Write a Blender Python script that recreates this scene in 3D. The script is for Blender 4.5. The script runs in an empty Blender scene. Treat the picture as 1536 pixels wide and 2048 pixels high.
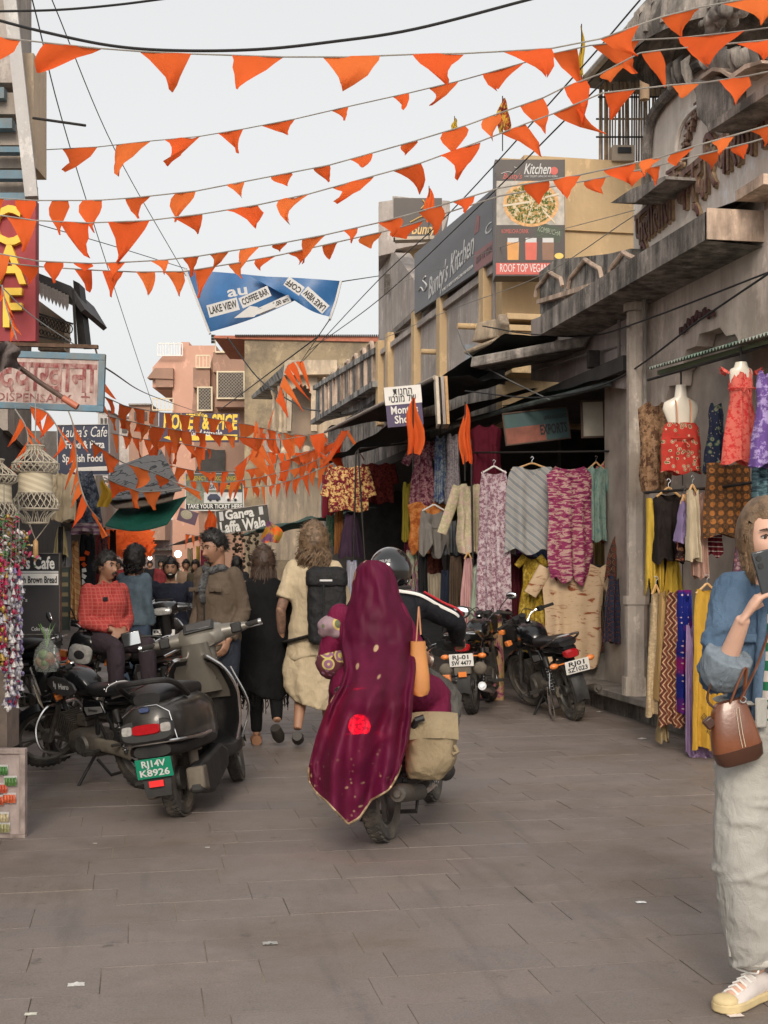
import bpy, math, random
import numpy as np
from mathutils import Vector, Matrix, noise
V = Vector
PI = math.pi
sin, cos, rad = math.sin, math.cos, math.radians
random.seed(7)
scene = bpy.context.scene
COL = scene.collection
# ------------------------------------------------------------------ camera, sky, sun, exposure
F, EYE, HY, CX = 2600.0, 1.5, 1130.0, 768.0          # focal length and horizon in pixels of a 1536 px wide picture
A = math.atan((768 - 280) / F)                         # the camera is turned this far right of the street
SA, CA = sin(A), cos(A)
CD, CR, CP, UP = V((SA, CA, 0)), V((CA, -SA, 0)), V((0, 0, EYE)), V((0, 0, 1))
cam_data = bpy.data.cameras.new('camera')
cam = bpy.data.objects.new('camera', cam_data); COL.objects.link(cam)
cam.location = CP
cam.rotation_euler = (PI / 2, 0, -A)
cam_data.sensor_fit = 'HORIZONTAL'; cam_data.sensor_width = 36; cam_data.lens = 36 * F / 1536
cam_data.shift_y = (HY - 1024) / 1536
cam_data.clip_end = 2000; cam_data.clip_start = .1
scene.camera = cam
w = bpy.data.worlds.new('World'); scene.world = w; w.use_nodes = True
wn, wl = w.node_tree.nodes, w.node_tree.links
sky = wn.new('ShaderNodeTexSky'); sky.sky_type = 'NISHITA'; sky.sun_disc = False
SUN_EL, SUN_AZ = rad(30), rad(193)                     # behind the camera, high and hazy; azimuth clockwise from +Y
sky.sun_elevation = SUN_EL; sky.sun_rotation = SUN_AZ
sky.air_density = 1.0; sky.dust_density = 6.0; sky.ozone_density = 1.0
hs = wn.new('ShaderNodeHueSaturation'); hs.inputs['Saturation'].default_value = .24
mixw = wn.new('ShaderNodeMix'); mixw.data_type = 'RGBA'; mixw.inputs[0].default_value = .62
mixw.inputs[7].default_value = (6.2, 6.2, 6.1, 1)    # thin even overcast veil
bg = wn['Background']; bg.inputs[1].default_value = .135
wl.new(sky.outputs[0], hs.inputs['Color']); wl.new(hs.outputs[0], mixw.inputs[6]); wl.new(mixw.outputs[2], bg.inputs[0])
sd = bpy.data.lights.new('sun', 'SUN'); sd.energy = 1.5; sd.angle = rad(18); sd.color = (1.0, .87, .70)
sun = bpy.data.objects.new('sun', sd); COL.objects.link(sun)
sun.rotation_euler = (PI / 2 - SUN_EL, 0, PI - SUN_AZ); sun.location = (0, -20, 30)
scene.view_settings.view_transform = 'Standard'; scene.view_settings.look = 'None'
scene.view_settings.exposure = 0.30; scene.view_settings.gamma = 1
scene.render.engine = 'CYCLES'
scene.cycles.use_denoising = True
scene.cycles.use_adaptive_sampling = True; scene.cycles.adaptive_threshold = .02
scene.cycles.max_bounces = 6; scene.cycles.diffuse_bounces = 3; scene.cycles.glossy_bounces = 3
scene.cycles.transparent_max_bounces = 12; scene.cycles.sample_clamp_indirect = 4
# ------------------------------------------------------------------ pixel to place
def P(px, py, D): return CP + CD * D + CR * ((px - CX) / F * D) + UP * ((HY - py) / F * D)
def DX(px, X): return X / (SA + (px - CX) / F * CA)
def PX(px, py, X): return P(px, py, DX(px, X))
def G(px, py): return P(px, py, F * EYE / (py - HY))
def rotz(a): return Matrix.Rotation(a, 4, 'Z')
def frontal(px, py, D, yaw=0):                          # frame facing the camera: x right, y away, z up
    return Matrix.Translation(P(px, py, D)) @ rotz(-A + yaw)
def frame(o, x, z):                                     # frame with x, z axes given (y = z cross x)
    x = V(x).normalized(); z = V(z); y = z.cross(x).normalized(); z = x.cross(y)
    m = Matrix.Identity(4)
    for i in range(3): m[i][0], m[i][1], m[i][2], m[i][3] = x[i], y[i], z[i], o[i]
    return m
def lerp(a, b, t): return a + (b - a) * t
def sstep(a, b, x):
    t = min(1, max(0, (x - a) / (b - a))); return t * t * (3 - 2 * t)
def cat(pts, n):                                        # Catmull-Rom through points (Vectors or tuples)
    pts = [V(p) for p in pts]; out = []
    q = [pts[0] * 2 - pts[1]] + pts + [pts[-1] * 2 - pts[-2]]
    for i in range(len(pts) - 1):
        for k in range(n):
            t = k / n; a, b, c, d = q[i:i + 4]
            out.append(.5 * (2 * b + (c - a) * t + (2 * a - 5 * b + 4 * c - d) * t * t + (3 * b - a - 3 * c + d) * t ** 3))
    return out + [pts[-1]]
def interp(tab, x):
    if x <= tab[0][0]: return tab[0][1]
    for (a, b), (c, d) in zip(tab, tab[1:]):
        if x <= c: return b + (d - b) * (x - a) / (c - a)
    return tab[-1][1]
# ------------------------------------------------------------------ objects
def link(o, parent=None):
    COL.objects.link(o)
    if parent is not None: o.parent = parent
    return o
def tag(o, label=None, cat_=None, group=None, kind=None):
    if label: o['label'] = label
    if cat_: o['category'] = cat_
    if group: o['group'] = group
    if kind: o['kind'] = kind
    return o
def thing(name, label, cat_, m=None, group=None):
    o = bpy.data.objects.new(name, None); o.empty_display_size = .1
    if m is not None: o.matrix_world = m if isinstance(m, Matrix) else Matrix.Translation(V(m))
    return tag(link(o), label, cat_, group)
class MB:
    def __init__(s, M=None): s.v, s.f, s.mi, s.M = [], [], [], M
    def add(s, vs, fs, m=0):
        n = len(s.v)
        s.v += [tuple(s.M @ V(p)) for p in vs] if s.M is not None else [tuple(p) for p in vs]
        s.f += [tuple(i + n for i in f) for f in fs]; s.mi += [m] * len(fs); return s
    def bx(s, x0, x1, y0, y1, z0, z1, m=0):
        return s.add([(x, y, z) for z in (z0, z1) for y in (y0, y1) for x in (x0, x1)],
                     [(0, 2, 3, 1), (4, 5, 7, 6), (0, 1, 5, 4), (2, 6, 7, 3), (0, 4, 6, 2), (1, 3, 7, 5)], m)
    def box(s, c, d, rot=None, m=0, taper=1):
        vs = []
        for z in (-1, 1):
            k = taper if z > 0 else 1
            for y in (-1, 1):
                for x in (-1, 1):
                    p = V((x * d[0] / 2 * k, y * d[1] / 2 * k, z * d[2] / 2))
                    if rot is not None: p = rot @ p
                    vs.append(V(c) + p)
        return s.add(vs, [(0, 2, 3, 1), (4, 5, 7, 6), (0, 1, 5, 4), (2, 6, 7, 3), (0, 4, 6, 2), (1, 3, 7, 5)], m)
    def beam(s, a, b, w, h=None, up=(0, 0, 1), m=0):
        a, b = V(a), V(b); h = h or w; d = (b - a).normalized(); u = V(up)
        if abs(d.dot(u)) > .98: u = V((1, 0, 0))
        x = d.cross(u).normalized() * w / 2; y = x.cross(d).normalized() * h / 2
        return s.add([a - x - y, a + x - y, a + x + y, a - x + y, b - x - y, b + x - y, b + x + y, b - x + y],
                     [(0, 1, 2, 3), (7, 6, 5, 4), (0, 4, 5, 1), (1, 5, 6, 2), (2, 6, 7, 3), (3, 7, 4, 0)], m)
    def loft(s, rings, m=0, caps=True, closed=False):   # rings: lists of equal length
        n = len(rings[0]); vs = [p for r in rings for p in r]; fs = []
        L = len(rings)
        for i in range(L if closed else L - 1):
            j = (i + 1) % L
            for k in range(n):
                fs.append((i * n + k, i * n + (k + 1) % n, j * n + (k + 1) % n, j * n + k))
        if caps and not closed:
            fs.append(tuple(range(n))[::-1]); fs.append(tuple((L - 1) * n + k for k in range(n)))
        return s.add(vs, fs, m)
    def tube(s, pts, r, n=8, m=0, caps=True, closed=False, flat=1, up=None):
        pts = [V(p) for p in pts]; L = len(pts); rs = r if isinstance(r, (list, tuple)) else [r] * L
        rings = []; px = None
        for i, p in enumerate(pts):
            a = pts[(i - 1) % L] if (closed or i) else p; b = pts[(i + 1) % L] if (closed or i < L - 1) else p
            t = (b - a)
            t = t.normalized() if t.length > 1e-9 else V((0, 0, 1))
            if px is None:
                u = V(up) if up is not None else (V((0, 0, 1)) if abs(t.z) < .9 else V((1, 0, 0)))
                px = t.cross(u).normalized()
            px = (px - t * px.dot(t)); px = px.normalized() if px.length > 1e-6 else t.orthogonal().normalized()
            py = t.cross(px)
            rings.append([p + (px * cos(2 * PI * k / n) + py * sin(2 * PI * k / n) * flat) * rs[i] for k in range(n)])
        return s.loft(rings, m, caps, closed)
    def cyl(s, a, b, r, r2=None, n=12, m=0): return s.tube([a, b], [r, r if r2 is None else r2], n, m)
    def lathe(s, prof, n=16, M=None, m=0, arc=2 * PI):
        M = M or Matrix.Identity(4); full = abs(arc - 2 * PI) < 1e-6; k = n if full else n + 1
        vs = [M @ V((r * cos(arc * j / n), r * sin(arc * j / n), z)) for r, z in prof for j in range(k)]
        fs = [(i * k + j, i * k + (j + 1) % k, (i + 1) * k + (j + 1) % k, (i + 1) * k + j) for i in range(len(prof) - 1) for j in range(n)]
        return s.add(vs, fs, m)
    def grid(s, fn, nu, nv, m=0, flip=False):
        vs = [fn(i / nu, j / nv) for j in range(nv + 1) for i in range(nu + 1)]; k = nu + 1
        fs = [(j * k + i, j * k + i + 1, (j + 1) * k + i + 1, (j + 1) * k + i) for j in range(nv) for i in range(nu)]
        return s.add(vs, [f[::-1] for f in fs] if flip else fs, m)
    def prism(s, poly, y0, y1, M=None, m=0):             # poly in (x, z), extruded along y
        M = M or Matrix.Identity(4); n = len(poly)
        vs = [M @ V((x, y0, z)) for x, z in poly] + [M @ V((x, y1, z)) for x, z in poly]
        return s.add(vs, [tuple(range(n)), tuple(range(2 * n - 1, n - 1, -1))] + [(i, i + n, (i + 1) % n + n, (i + 1) % n) for i in range(n)], m)
    def ball(s, c, r, nu=12, nv=8, m=0, M=None):
        r = r if isinstance(r, (tuple, list)) else (r, r, r); c = V(c); M = M or Matrix.Identity(3)
        vs = [c + M @ V((r[0] * cos(2 * PI * i / nu) * sin(PI * j / nv), r[1] * sin(2 * PI * i / nu) * sin(PI * j / nv), r[2] * cos(PI * j / nv))) for j in range(1, nv) for i in range(nu)]
        vs += [c + M @ V((0, 0, r[2])), c + M @ V((0, 0, -r[2]))]; t, b = len(vs) - 2, len(vs) - 1
        fs = [(j * nu + i, (j + 1) * nu + i, (j + 1) * nu + (i + 1) % nu, j * nu + (i + 1) % nu) for j in range(nv - 2) for i in range(nu)]
        fs += [(t, i, (i + 1) % nu) for i in range(nu)] + [(b, (nv - 2) * nu + (i + 1) % nu, (nv - 2) * nu + i) for i in range(nu)]
        return s.add(vs, fs, m)
    def mesh(s, name, mats, smooth=True, angle=40):
        me = bpy.data.meshes.new(name); me.from_pydata(s.v, [], s.f)
        for m in (mats if isinstance(mats, (list, tuple)) else [mats]): me.materials.append(m)
        if any(s.mi): me.polygons.foreach_set('material_index', s.mi)
        if smooth:
            me.shade_smooth()
            if angle < 180: me.set_sharp_from_angle(angle=rad(angle))
        me.update(); return me
    def build(s, name, mats, parent=None, smooth=True, angle=40, bevel=0, M=None):
        o = link(bpy.data.objects.new(name, s.mesh(name, mats, smooth, angle)), parent)
        if M is not None: o.matrix_local = M
        if bevel:
            b = o.modifiers.new('bevel', 'BEVEL'); b.width = bevel; b.segments = 2; b.limit_method = 'ANGLE'; b.angle_limit = rad(40)
        return o
def skinned(o, voxel=.01, smooth=4, disp=0, dscale=.12, shade=True):      # fuse overlapping shells into one continuous surface
    r = o.modifiers.new('fuse', 'REMESH'); r.mode = 'VOXEL'; r.voxel_size = voxel; r.use_smooth_shade = True
    if smooth:
        k = o.modifiers.new('soft', 'SMOOTH'); k.factor = .5; k.iterations = smooth
    if disp:
        key = 'wr%.3f' % dscale
        t = bpy.data.textures.get(key) or bpy.data.textures.new(key, 'CLOUDS'); t.noise_scale = dscale; t.noise_depth = 2
        d = o.modifiers.new('wrinkle', 'DISPLACE'); d.texture = t; d.strength = disp; d.mid_level = .5; d.texture_coords = 'LOCAL'
    return o
_fc = {}
def text(s, size, mt, parent, M, ex=.002, shear=0, bold=0, xs=1, align='CENTER', name='lettering', fit=None, sp=1):
    cu = bpy.data.curves.new('t', 'FONT'); cu.body = s; cu.size = size; cu.extrude = ex; cu.shear = shear; cu.offset = bold * size
    cu.align_x = align; cu.align_y = 'CENTER'; cu.resolution_u = 2; cu.space_character = sp
    ob = bpy.data.objects.new('t', cu)
    me = bpy.data.meshes.new_from_object(ob); bpy.data.objects.remove(ob); bpy.data.curves.remove(cu)
    if fit and len(me.vertices):
        xv = [v.co.x for v in me.vertices]; xs = fit / (max(xv) - min(xv))
    for v in me.vertices: v.co = V((v.co.x * xs, -v.co.z, v.co.y))   # upright in x, z, facing -y
    me.materials.clear(); me.materials.append(mt)
    o = link(bpy.data.objects.new(name, me), parent); o.matrix_local = M; return o
# ------------------------------------------------------------------ materials
def lin(c):
    return tuple((x / 255 / 12.92 if x <= 10 else ((x / 255 + .055) / 1.055) ** 2.4) for x in c[:3]) + (1,)
def C(*c): return lin(c) if max(c) > 1.001 else tuple(c) + (1,)
_mats = {}
class N:                                                # small node-tree writer
    def __init__(s, name, rough=.6, metal=0, **kw):
        s.m = bpy.data.materials.new(name); s.m.use_nodes = True; s.t = s.m.node_tree; s.b = s.t.nodes['Principled BSDF']
        s.set('Roughness', rough); s.set('Metallic', metal)
        for k, v in kw.items(): s.set(k.replace('_', ' '), v)
        s._co = None
    def set(s, k, v):
        if isinstance(v, bpy.types.NodeSocket): s.t.links.new(v, s.b.inputs[k])
        else: s.b.inputs[k].default_value = v
    def n(s, typ, **kw):
        o = s.t.nodes.new('ShaderNode' + typ)
        for k, v in kw.items(): setattr(o, k, v)
        return o
    def l(s, a, b): s.t.links.new(a, b); return s
    def put(s, sock, v):
        if isinstance(v, bpy.types.NodeSocket): s.t.links.new(v, sock)
        elif v is not None: sock.default_value = v
    def co(s, scale=(1, 1, 1), rot=(0, 0, 0), gen=False, loc=(0, 0, 0)):
        if s._co is None: s._co = s.n('TexCoord')
        mp = s.n('Mapping'); mp.inputs['Scale'].default_value = scale if isinstance(scale, (tuple, list)) else (scale,) * 3
        mp.inputs['Rotation'].default_value = rot; mp.inputs['Location'].default_value = loc
        s.l(s._co.outputs['Generated' if gen else 'Object'], mp.inputs[0]); return mp.outputs[0]
    def noise(s, vec, scale=5, detail=4, rough=.55, dist=0):
        o = s.n('TexNoise'); s.put(o.inputs['Vector'], vec); o.inputs['Scale'].default_value = scale; o.inputs['Detail'].default_value = detail
        o.inputs['Roughness'].default_value = rough; o.inputs['Distortion'].default_value = dist; return o.outputs[0]
    def vor(s, vec, scale=5, feature='F1', out='Distance', rnd=1):
        o = s.n('TexVoronoi', feature=feature); s.put(o.inputs['Vector'], vec); o.inputs['Scale'].default_value = scale
        o.inputs['Randomness'].default_value = rnd; return o.outputs[out]
    def wave(s, vec, scale=5, dist=0, prof='SIN', axis='X', typ='BANDS', detail=2, dscale=1):
        o = s.n('TexWave', wave_type=typ, wave_profile=prof)
        if typ == 'BANDS': o.bands_direction = axis
        s.put(o.inputs['Vector'], vec); o.inputs['Scale'].default_value = scale; o.inputs['Distortion'].default_value = dist
        o.inputs['Detail'].default_value = detail; o.inputs['Detail Scale'].default_value = dscale; return o.outputs['Fac']
    def math(s, op, a, b=None, c=None):
        o = s.n('Math', operation=op); s.put(o.inputs[0], a)
        if b is not None: s.put(o.inputs[1], b)
        if c is not None: s.put(o.inputs[2], c)
        return o.outputs[0]
    def ramp(s, fac, stops, const=False):
        o = s.n('ValToRGB'); e = o.color_ramp.elements; o.color_ramp.interpolation = 'CONSTANT' if const else 'LINEAR'
        while len(e) < len(stops): e.new(.5)
        for k, (p, c) in zip(e, stops): k.position = p; k.color = c if isinstance(c, tuple) else (c, c, c, 1)
        s.l(fac, o.inputs[0]); return o.outputs[0]
    def mix(s, fac, a, b, blend='MIX'):
        o = s.n('Mix', data_type='RGBA', blend_type=blend); s.put(o.inputs[0], fac); s.put(o.inputs[6], a); s.put(o.inputs[7], b); return o.outputs[2]
    def bump(s, h, strength=.3, dist=.01):
        o = s.n('Bump'); o.inputs['Strength'].default_value = strength; o.inputs['Distance'].default_value = dist
        s.l(h, o.inputs['Height']); s.l(o.outputs[0], s.b.inputs['Normal']); return s
    def sheer(s, k, col):                                # let some light pass through cloth
        tr = s.n('BsdfTranslucent'); s.put(tr.inputs[0], col); mx = s.n('MixShader'); mx.inputs[0].default_value = k
        out = s.t.nodes['Material Output']; s.l(s.b.outputs[0], mx.inputs[1]).l(tr.outputs[0], mx.inputs[2]).l(mx.outputs[0], out.inputs[0]); return mx
def M1(name, col, rough=.6, metal=0, var=.12, vs=6, bump=0, bs=40, coat=0, dirt=None, ds=3, spec=.5, emit=0):
    if name in _mats: return _mats[name]
    n = N(name, rough, metal); c = C(*col); n.set('Specular IOR Level', spec)
    if coat: n.set('Coat Weight', coat); n.set('Coat Roughness', .15)
    fac = n.noise(n.co(), vs, 5)
    a = tuple(min(1, x * (1 - var)) for x in c[:3]) + (1,); b = tuple(min(1, x * (1 + var)) for x in c[:3]) + (1,)
    colr = n.ramp(fac, [(.3, a), (.7, b)])
    if dirt:
        f2 = n.ramp(n.noise(n.co((1, 1, .5)), ds, 6, .65), [(.42, 0.0), (.68, 1.0)])
        colr = n.mix(f2, colr, C(*dirt)); 
        n.set('Roughness', n.math('MULTIPLY_ADD', f2, .3, rough))
    n.set('Base Color', colr)
    if bump: n.bump(n.noise(n.co(), bs, 5), bump, .01)
    if emit: n.set('Emission Color', c); n.set('Emission Strength', emit)
    _mats[name] = n.m; return n.m
def plaster(name, c1, c2, stain, k=.5, sc=1.0, streak=1, bump=.35):      # weathered plaster with rain streaks of grime
    n = N(name, .9); n.set('Specular IOR Level', .2)
    base = n.ramp(n.noise(n.co(), 2.2 * sc, 8, .6), [(.3, C(*c1)), (.7, C(*c2))])
    st = n.noise(n.co((1.6 * sc, 1.6 * sc, .22 * sc)), 1.6, 8, .7); bl = n.noise(n.co(), .9 * sc, 9, .68)
    f = n.math('MULTIPLY', n.ramp(n.math('ADD', n.math('MULTIPLY', st, .55 * streak), n.math('MULTIPLY', bl, 1 - .55 * streak)), [(.44, 0.0), (.57, 1.0)]), k)
    pe = n.ramp(n.noise(n.co((1, 1, .6)), 3.1 * sc, 10, .72), [(.56, 0.0), (.60, .8)]); base = n.mix(pe, base, tuple(min(.85, x * 1.28) for x in C(*c1)[:3]) + (1,))
    col = n.mix(f, base, C(*stain)); n.set('Base Color', col)
    n.bump(n.noise(n.co(), 14 * sc, 9, .7), bump, .03); return n.m
def pattern(name, kind, bg, c1, c2=None, sc=10, rot=0, rough=.85, sheer=.12):
    n = N(name, rough); n.set('Specular IOR Level', .15); bgc, a, b = C(*bg), C(*c1), C(*(c2 or c1))
    co = n.co((1, .02, 1), (0, rot, 0))
    if kind == 'floral':
        d = n.vor(co, sc); ring = n.ramp(d, [(0, a), (.16, b), (.28, a), (.36, bgc)], True)
        d2 = n.vor(n.co(1, (0, 0, .6), loc=(3, 5, 1)), sc * 2.1); col = n.mix(n.ramp(d2, [(.2, 1.0), (.24, 0.0)]), ring, b)
    elif kind == 'speckle':
        d = n.noise(co, sc, 6, .7); d2 = n.noise(n.co(loc=(4, 2, 7)), sc * .6, 6, .7)
        col = n.mix(n.ramp(d2, [(.52, 0.0), (.56, 1.0)]), n.ramp(d, [(.46, bgc), (.52, a)]), b)
    elif kind == 'stripe':
        wv = n.wave(co, sc * .3, .6, 'SIN'); col = n.ramp(wv, [(.0, bgc), (.38, bgc), (.45, a), (.62, a), (.68, b), (1, b)])
    elif kind == 'plaid':
        w1 = n.wave(co, sc * .35, .2, 'SIN', 'X'); w2 = n.wave(co, sc * .35, .2, 'SIN', 'Z')
        f = n.math('MAXIMUM', n.ramp(w1, [(.80, 0.0), (.95, 1.0)]), n.ramp(w2, [(.80, 0.0), (.95, 1.0)]))
        col = n.mix(n.math('MULTIPLY', f, .28), n.mix(n.noise(co, 20), bgc, b), a)
    elif kind == 'zigzag':
        sx = n.n('SeparateXYZ'); n.l(co, sx.inputs[0]); z = n.math('PINGPONG', n.math('MULTIPLY', sx.outputs[2], sc), 1.0)
        x = n.math('FRACT', n.math('ADD', n.math('MULTIPLY', sx.outputs[0], sc * .6), n.math('MULTIPLY', z, .5)))
        col = n.ramp(x, [(0, bgc), (.35, a), (.5, b), (.85, a)], True)
    elif kind == 'brush':
        d = n.noise(n.co((sc * 1.0, 1, sc * 3.0), (0, .5 + rot, 0)), 1.6, 4, .6, .6); col = n.ramp(d, [(.34, b), (.42, bgc), (.5, bgc), (.55, a), (.62, a), (.68, b)])
    elif kind == 'tie':
        d = n.noise(n.co((sc, 1, sc * .55)), 1, 6, .75, 1.2); col = n.ramp(d, [(.36, bgc), (.45, a), (.5, b), (.6, bgc), (.68, a)])
    elif kind == 'dots':
        d = n.vor(co, sc, rnd=.25); col = n.mix(n.ramp(d, [(.17, 1.0), (.21, 0.0)]), n.mix(n.ramp(n.noise(co, 2), [(.45, 0.0), (.55, 1.0)]), bgc, b), a)
    elif kind == 'medallion':
        d = n.vor(co, sc, rnd=.1); col = n.ramp(d, [(0, a), (.3, a), (.34, bgc), (.42, b), (.48, bgc), (.58, a), (.62, bgc)], True)
        col = n.mix(n.ramp(n.noise(co, 60, 3), [(.55, 0.0), (.6, .8)]), col, bgc)
    elif kind == 'band':                                  # plain cloth with a printed band near the hem
        col = bgc
    else: col = n.ramp(n.noise(co, sc), [(.35, bgc), (.65, a)])
    col = n.mix(n.math('MULTIPLY', n.noise(n.co(), 3, 3), .12), col, (.12, .1, .09, 1), 'MULTIPLY')
    col = n.mix(1, col, (1.25, 1.25, 1.25, 1), 'MULTIPLY')
    n.set('Base Color', col); n.bump(n.noise(n.co((60, 60, 12)), 3, 4), .2, .01)
    if sheer: n.sheer(sheer, col)
    return n.m
def cloth(name, c, c2=None, rough=.88, sheer=.1, sc=8, fuzz=0, bk=.75):
    n = N(name, rough); n.set('Specular IOR Level', .2); a = C(*c); b = C(*(c2 or tuple(x * .82 for x in c)))
    col = n.ramp(n.noise(n.co((1, 1, .4)), sc, 5), [(.32, b), (.68, a)]); n.set('Base Color', col)
    wv = n.noise(n.co(), 260, 2); n.bump(n.math('ADD', n.math('MULTIPLY', wv, .12), n.noise(n.co((11, 11, 6), (.5, .4, .3)), 1.3, 5, .6, 1.2)), bk, .022)
    if fuzz: n.set('Sheen Weight', fuzz)
    if sheer: n.sheer(sheer, col)
    return n.m
mt_black = M1('black_paint', (.005, .005, .006), .22, 0, .2, coat=.35)
mt_rubber = M1('rubber', (.014, .013, .013), .85, 0, .25, 20, .4, 60, dirt=(.05, .042, .034), ds=9)
mt_tyre_dusty = M1('dusty_tyre', (.05, .045, .04), .9, 0, .3, 12, .5, 50, dirt=(.16, .135, .105), ds=7)
mt_plastic = M1('black_plastic', (.008, .008, .009), .5, 0, .3, 30, dirt=(.028, .025, .022), ds=6)
mt_seat = M1('seat_vinyl', (.012, .012, .013), .42, 0, .2, 8, .15, 120)
mt_chrome = M1('chrome', (.62, .61, .6), .2, 1, .1)
mt_alu = M1('cast_aluminium', (.20, .19, .175), .45, .8, .25, 14, .2, 60, dirt=(.11, .09, .07), ds=8)
mt_engine = M1('grimy_engine', (.085, .078, .07), .6, .4, .4, 20, .3, 60, dirt=(.10, .08, .06), ds=7)
mt_dust = M1('dusty_case', (.13, .11, .085), .9, 0, .3, 10, .3, 40)
mt_red_lens = M1('red_lens', (.35, .008, .012), .15, 0, .15, 40, coat=.5)
mt_amber = M1('amber_lens', (.75, .22, .05), .2, 0, .1, 40, coat=.4)
mt_clear = M1('clear_lens', (.45, .43, .40), .12, .25, .25, 40, coat=.6)
mt_glassdark = M1('dark_screen', (.02, .022, .025), .06, 0, .1, coat=1)
mt_mirror = M1('mirror_glass', (.85, .87, .88), .03, 1, .02)
mt_white = M1('white_paint', (.72, .70, .66), .6, 0, .06)
mt_cream = M1('cream_paint', (.62, .54, .42), .7, 0, .1)
mt_ink = M1('black_ink', (.012, .012, .014), .6, 0, .1)
mt_yellow = M1('yellow_paint', (.78, .52, .05), .55, 0, .1)
mt_wood = M1('hanger_wood', (.55, .32, .13), .5, 0, .2, 20)
mt_wire = M1('black_cable', (.012, .012, .013), .6, 0, .2)
mt_wiregrey = M1('grey_wire', (.10, .10, .10), .6, 0, .2)
mt_rope = M1('bunting_cord', (.28, .26, .23), .9, 0, .2)
mt_iron = M1('dark_iron', (.03, .026, .024), .6, .5, .3, 20)
mt_skin = M1('tan_skin', (.36, .19, .115), .55, 0, .08, 14, .08, 120)
mt_skin_d = M1('brown_skin', (.30, .155, .095), .5, 0, .10, 14, .08, 120)
mt_skin_l = M1('fair_skin', (.60, .36, .265), .5, 0, .06, 14, .06, 120)
mt_hair = M1('dark_hair', (.012, .009, .008), .45, 0, .4, 60, .5, 150)
mt_hair_br = M1('brown_hair', (.055, .030, .018), .5, 0, .5, 40, .5, 150)
mt_hair_lb = M1('light_brown_hair', (.15, .092, .05), .5, 0, .5, 30, .5, 150)
mt_eye = M1('eye_white', (.55, .53, .50), .25, 0, .02)
mt_iris = M1('eye_dark', (.02, .012, .008), .15, 0, .1)
mt_lip = M1('lips', (.30, .11, .085), .5, 0, .1)
def orange_mat(name, c, tr):
    n = N(name, .8); n.set('Specular IOR Level', .15)
    col = n.ramp(n.noise(n.co(), 5, 5), [(.3, tuple(x * .82 for x in C(*c)[:3]) + (1,)), (.7, C(*c))]); n.set('Base Color', col)
    n.bump(n.noise(n.co((7, 7, 7)), 2, 5), .35, .01); n.sheer(tr, n.mix(.5, col, (1, .2, .045, 1))); return n.m
FLAGM = [orange_mat('orange_flag_cloth', (.94, .165, .040), .46), orange_mat('deep_orange_flag_cloth', (.90, .135, .032), .44), orange_mat('pale_orange_flag_cloth', (.95, .22, .055), .46)]
# ------------------------------------------------------------------ street
def stone_mat():
    n = N('street_stone', .62); n.set('Specular IOR Level', .35)
    g = n.n('NewGeometry'); pos = g.outputs['Position']; oi = n.n('ObjectInfo')
    base = n.ramp(n.noise(pos, 1.1, 7, .6), [(.3, C(.235, .196, .178)), (.5, C(.215, .185, .173)), (.72, C(.27, .226, .198))])
    tint = n.ramp(oi.outputs['Random'], [(0, (.93, .93, .94, 1)), (.5, (1, .99, .98, 1)), (1, (1.05, 1.02, .99, 1))])
    col = n.mix(1, base, tint, 'MULTIPLY')
    dirt = n.ramp(n.noise(pos, .55, 8, .7), [(.46, 0.0), (.62, .8)]); col = n.mix(dirt, col, C(.15, .118, .096))
    spots = n.ramp(n.noise(pos, 6, 6, .7), [(.62, 0.0), (.70, .7)]); col = n.mix(spots, col, C(.085, .074, .07))
    mp = n.n('Mapping'); mp.inputs['Scale'].default_value = (3, .35, 1); mp.inputs['Rotation'].default_value = (0, 0, .5); n.l(pos, mp.inputs[0])
    skid = n.ramp(n.noise(mp.outputs[0], 1.3, 7, .65), [(.56, 0.0), (.72, .6)]); col = n.mix(skid, col, C(.12, .105, .10))
    grain = n.ramp(n.noise(pos, 120, 3, .7), [(.35, (.82, .81, .80, 1)), (.65, (1.12, 1.12, 1.12, 1))]); col = n.mix(1, col, grain, 'MULTIPLY')
    dust = n.ramp(n.noise(pos, 2.3, 8, .75), [(.6, 0.0), (.8, .45)]); col = n.mix(dust, col, C(.30, .255, .21))
    n.set('Base Color', col); n.set('Roughness', n.ramp(n.noise(pos, 3, 5), [(.3, .42), (.7, .72)]))
    n.bump(n.math('ADD', n.noise(pos, 30, 6, .7), n.math('MULTIPLY', n.noise(pos, 3, 3), .6)), .25, .012); return n.m
mt_stone = stone_mat()
mt_grout = M1('sandy_grout', (.30, .245, .18), .95, 0, .35, 5, .4, 60, dirt=(.10, .085, .075), ds=2)
mt_concrete = plaster('grey_concrete', (.30, .27, .24), (.24, .215, .195), (.07, .062, .055), .6, 1.2)
street = tag(MB().add([(-60, -20, -.0035), (60, -20, -.0035), (60, 300, -.0035), (-60, 300, -.0035)], [(0, 1, 2, 3)]).build('street', mt_grout), kind='structure')
SW, SL = .3, .6
slabs = []
rr = random.Random(3)
row = 0; y = 3.6
while y < 46:
    off = rr.uniform(0, SL); x = -2.2 - off
    while x < 5.0:
        L = SL * rr.choice((1, 1, 1, .97, .8, 1.1)); slabs.append((x, y, L)); x += L
    y += SW
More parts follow.
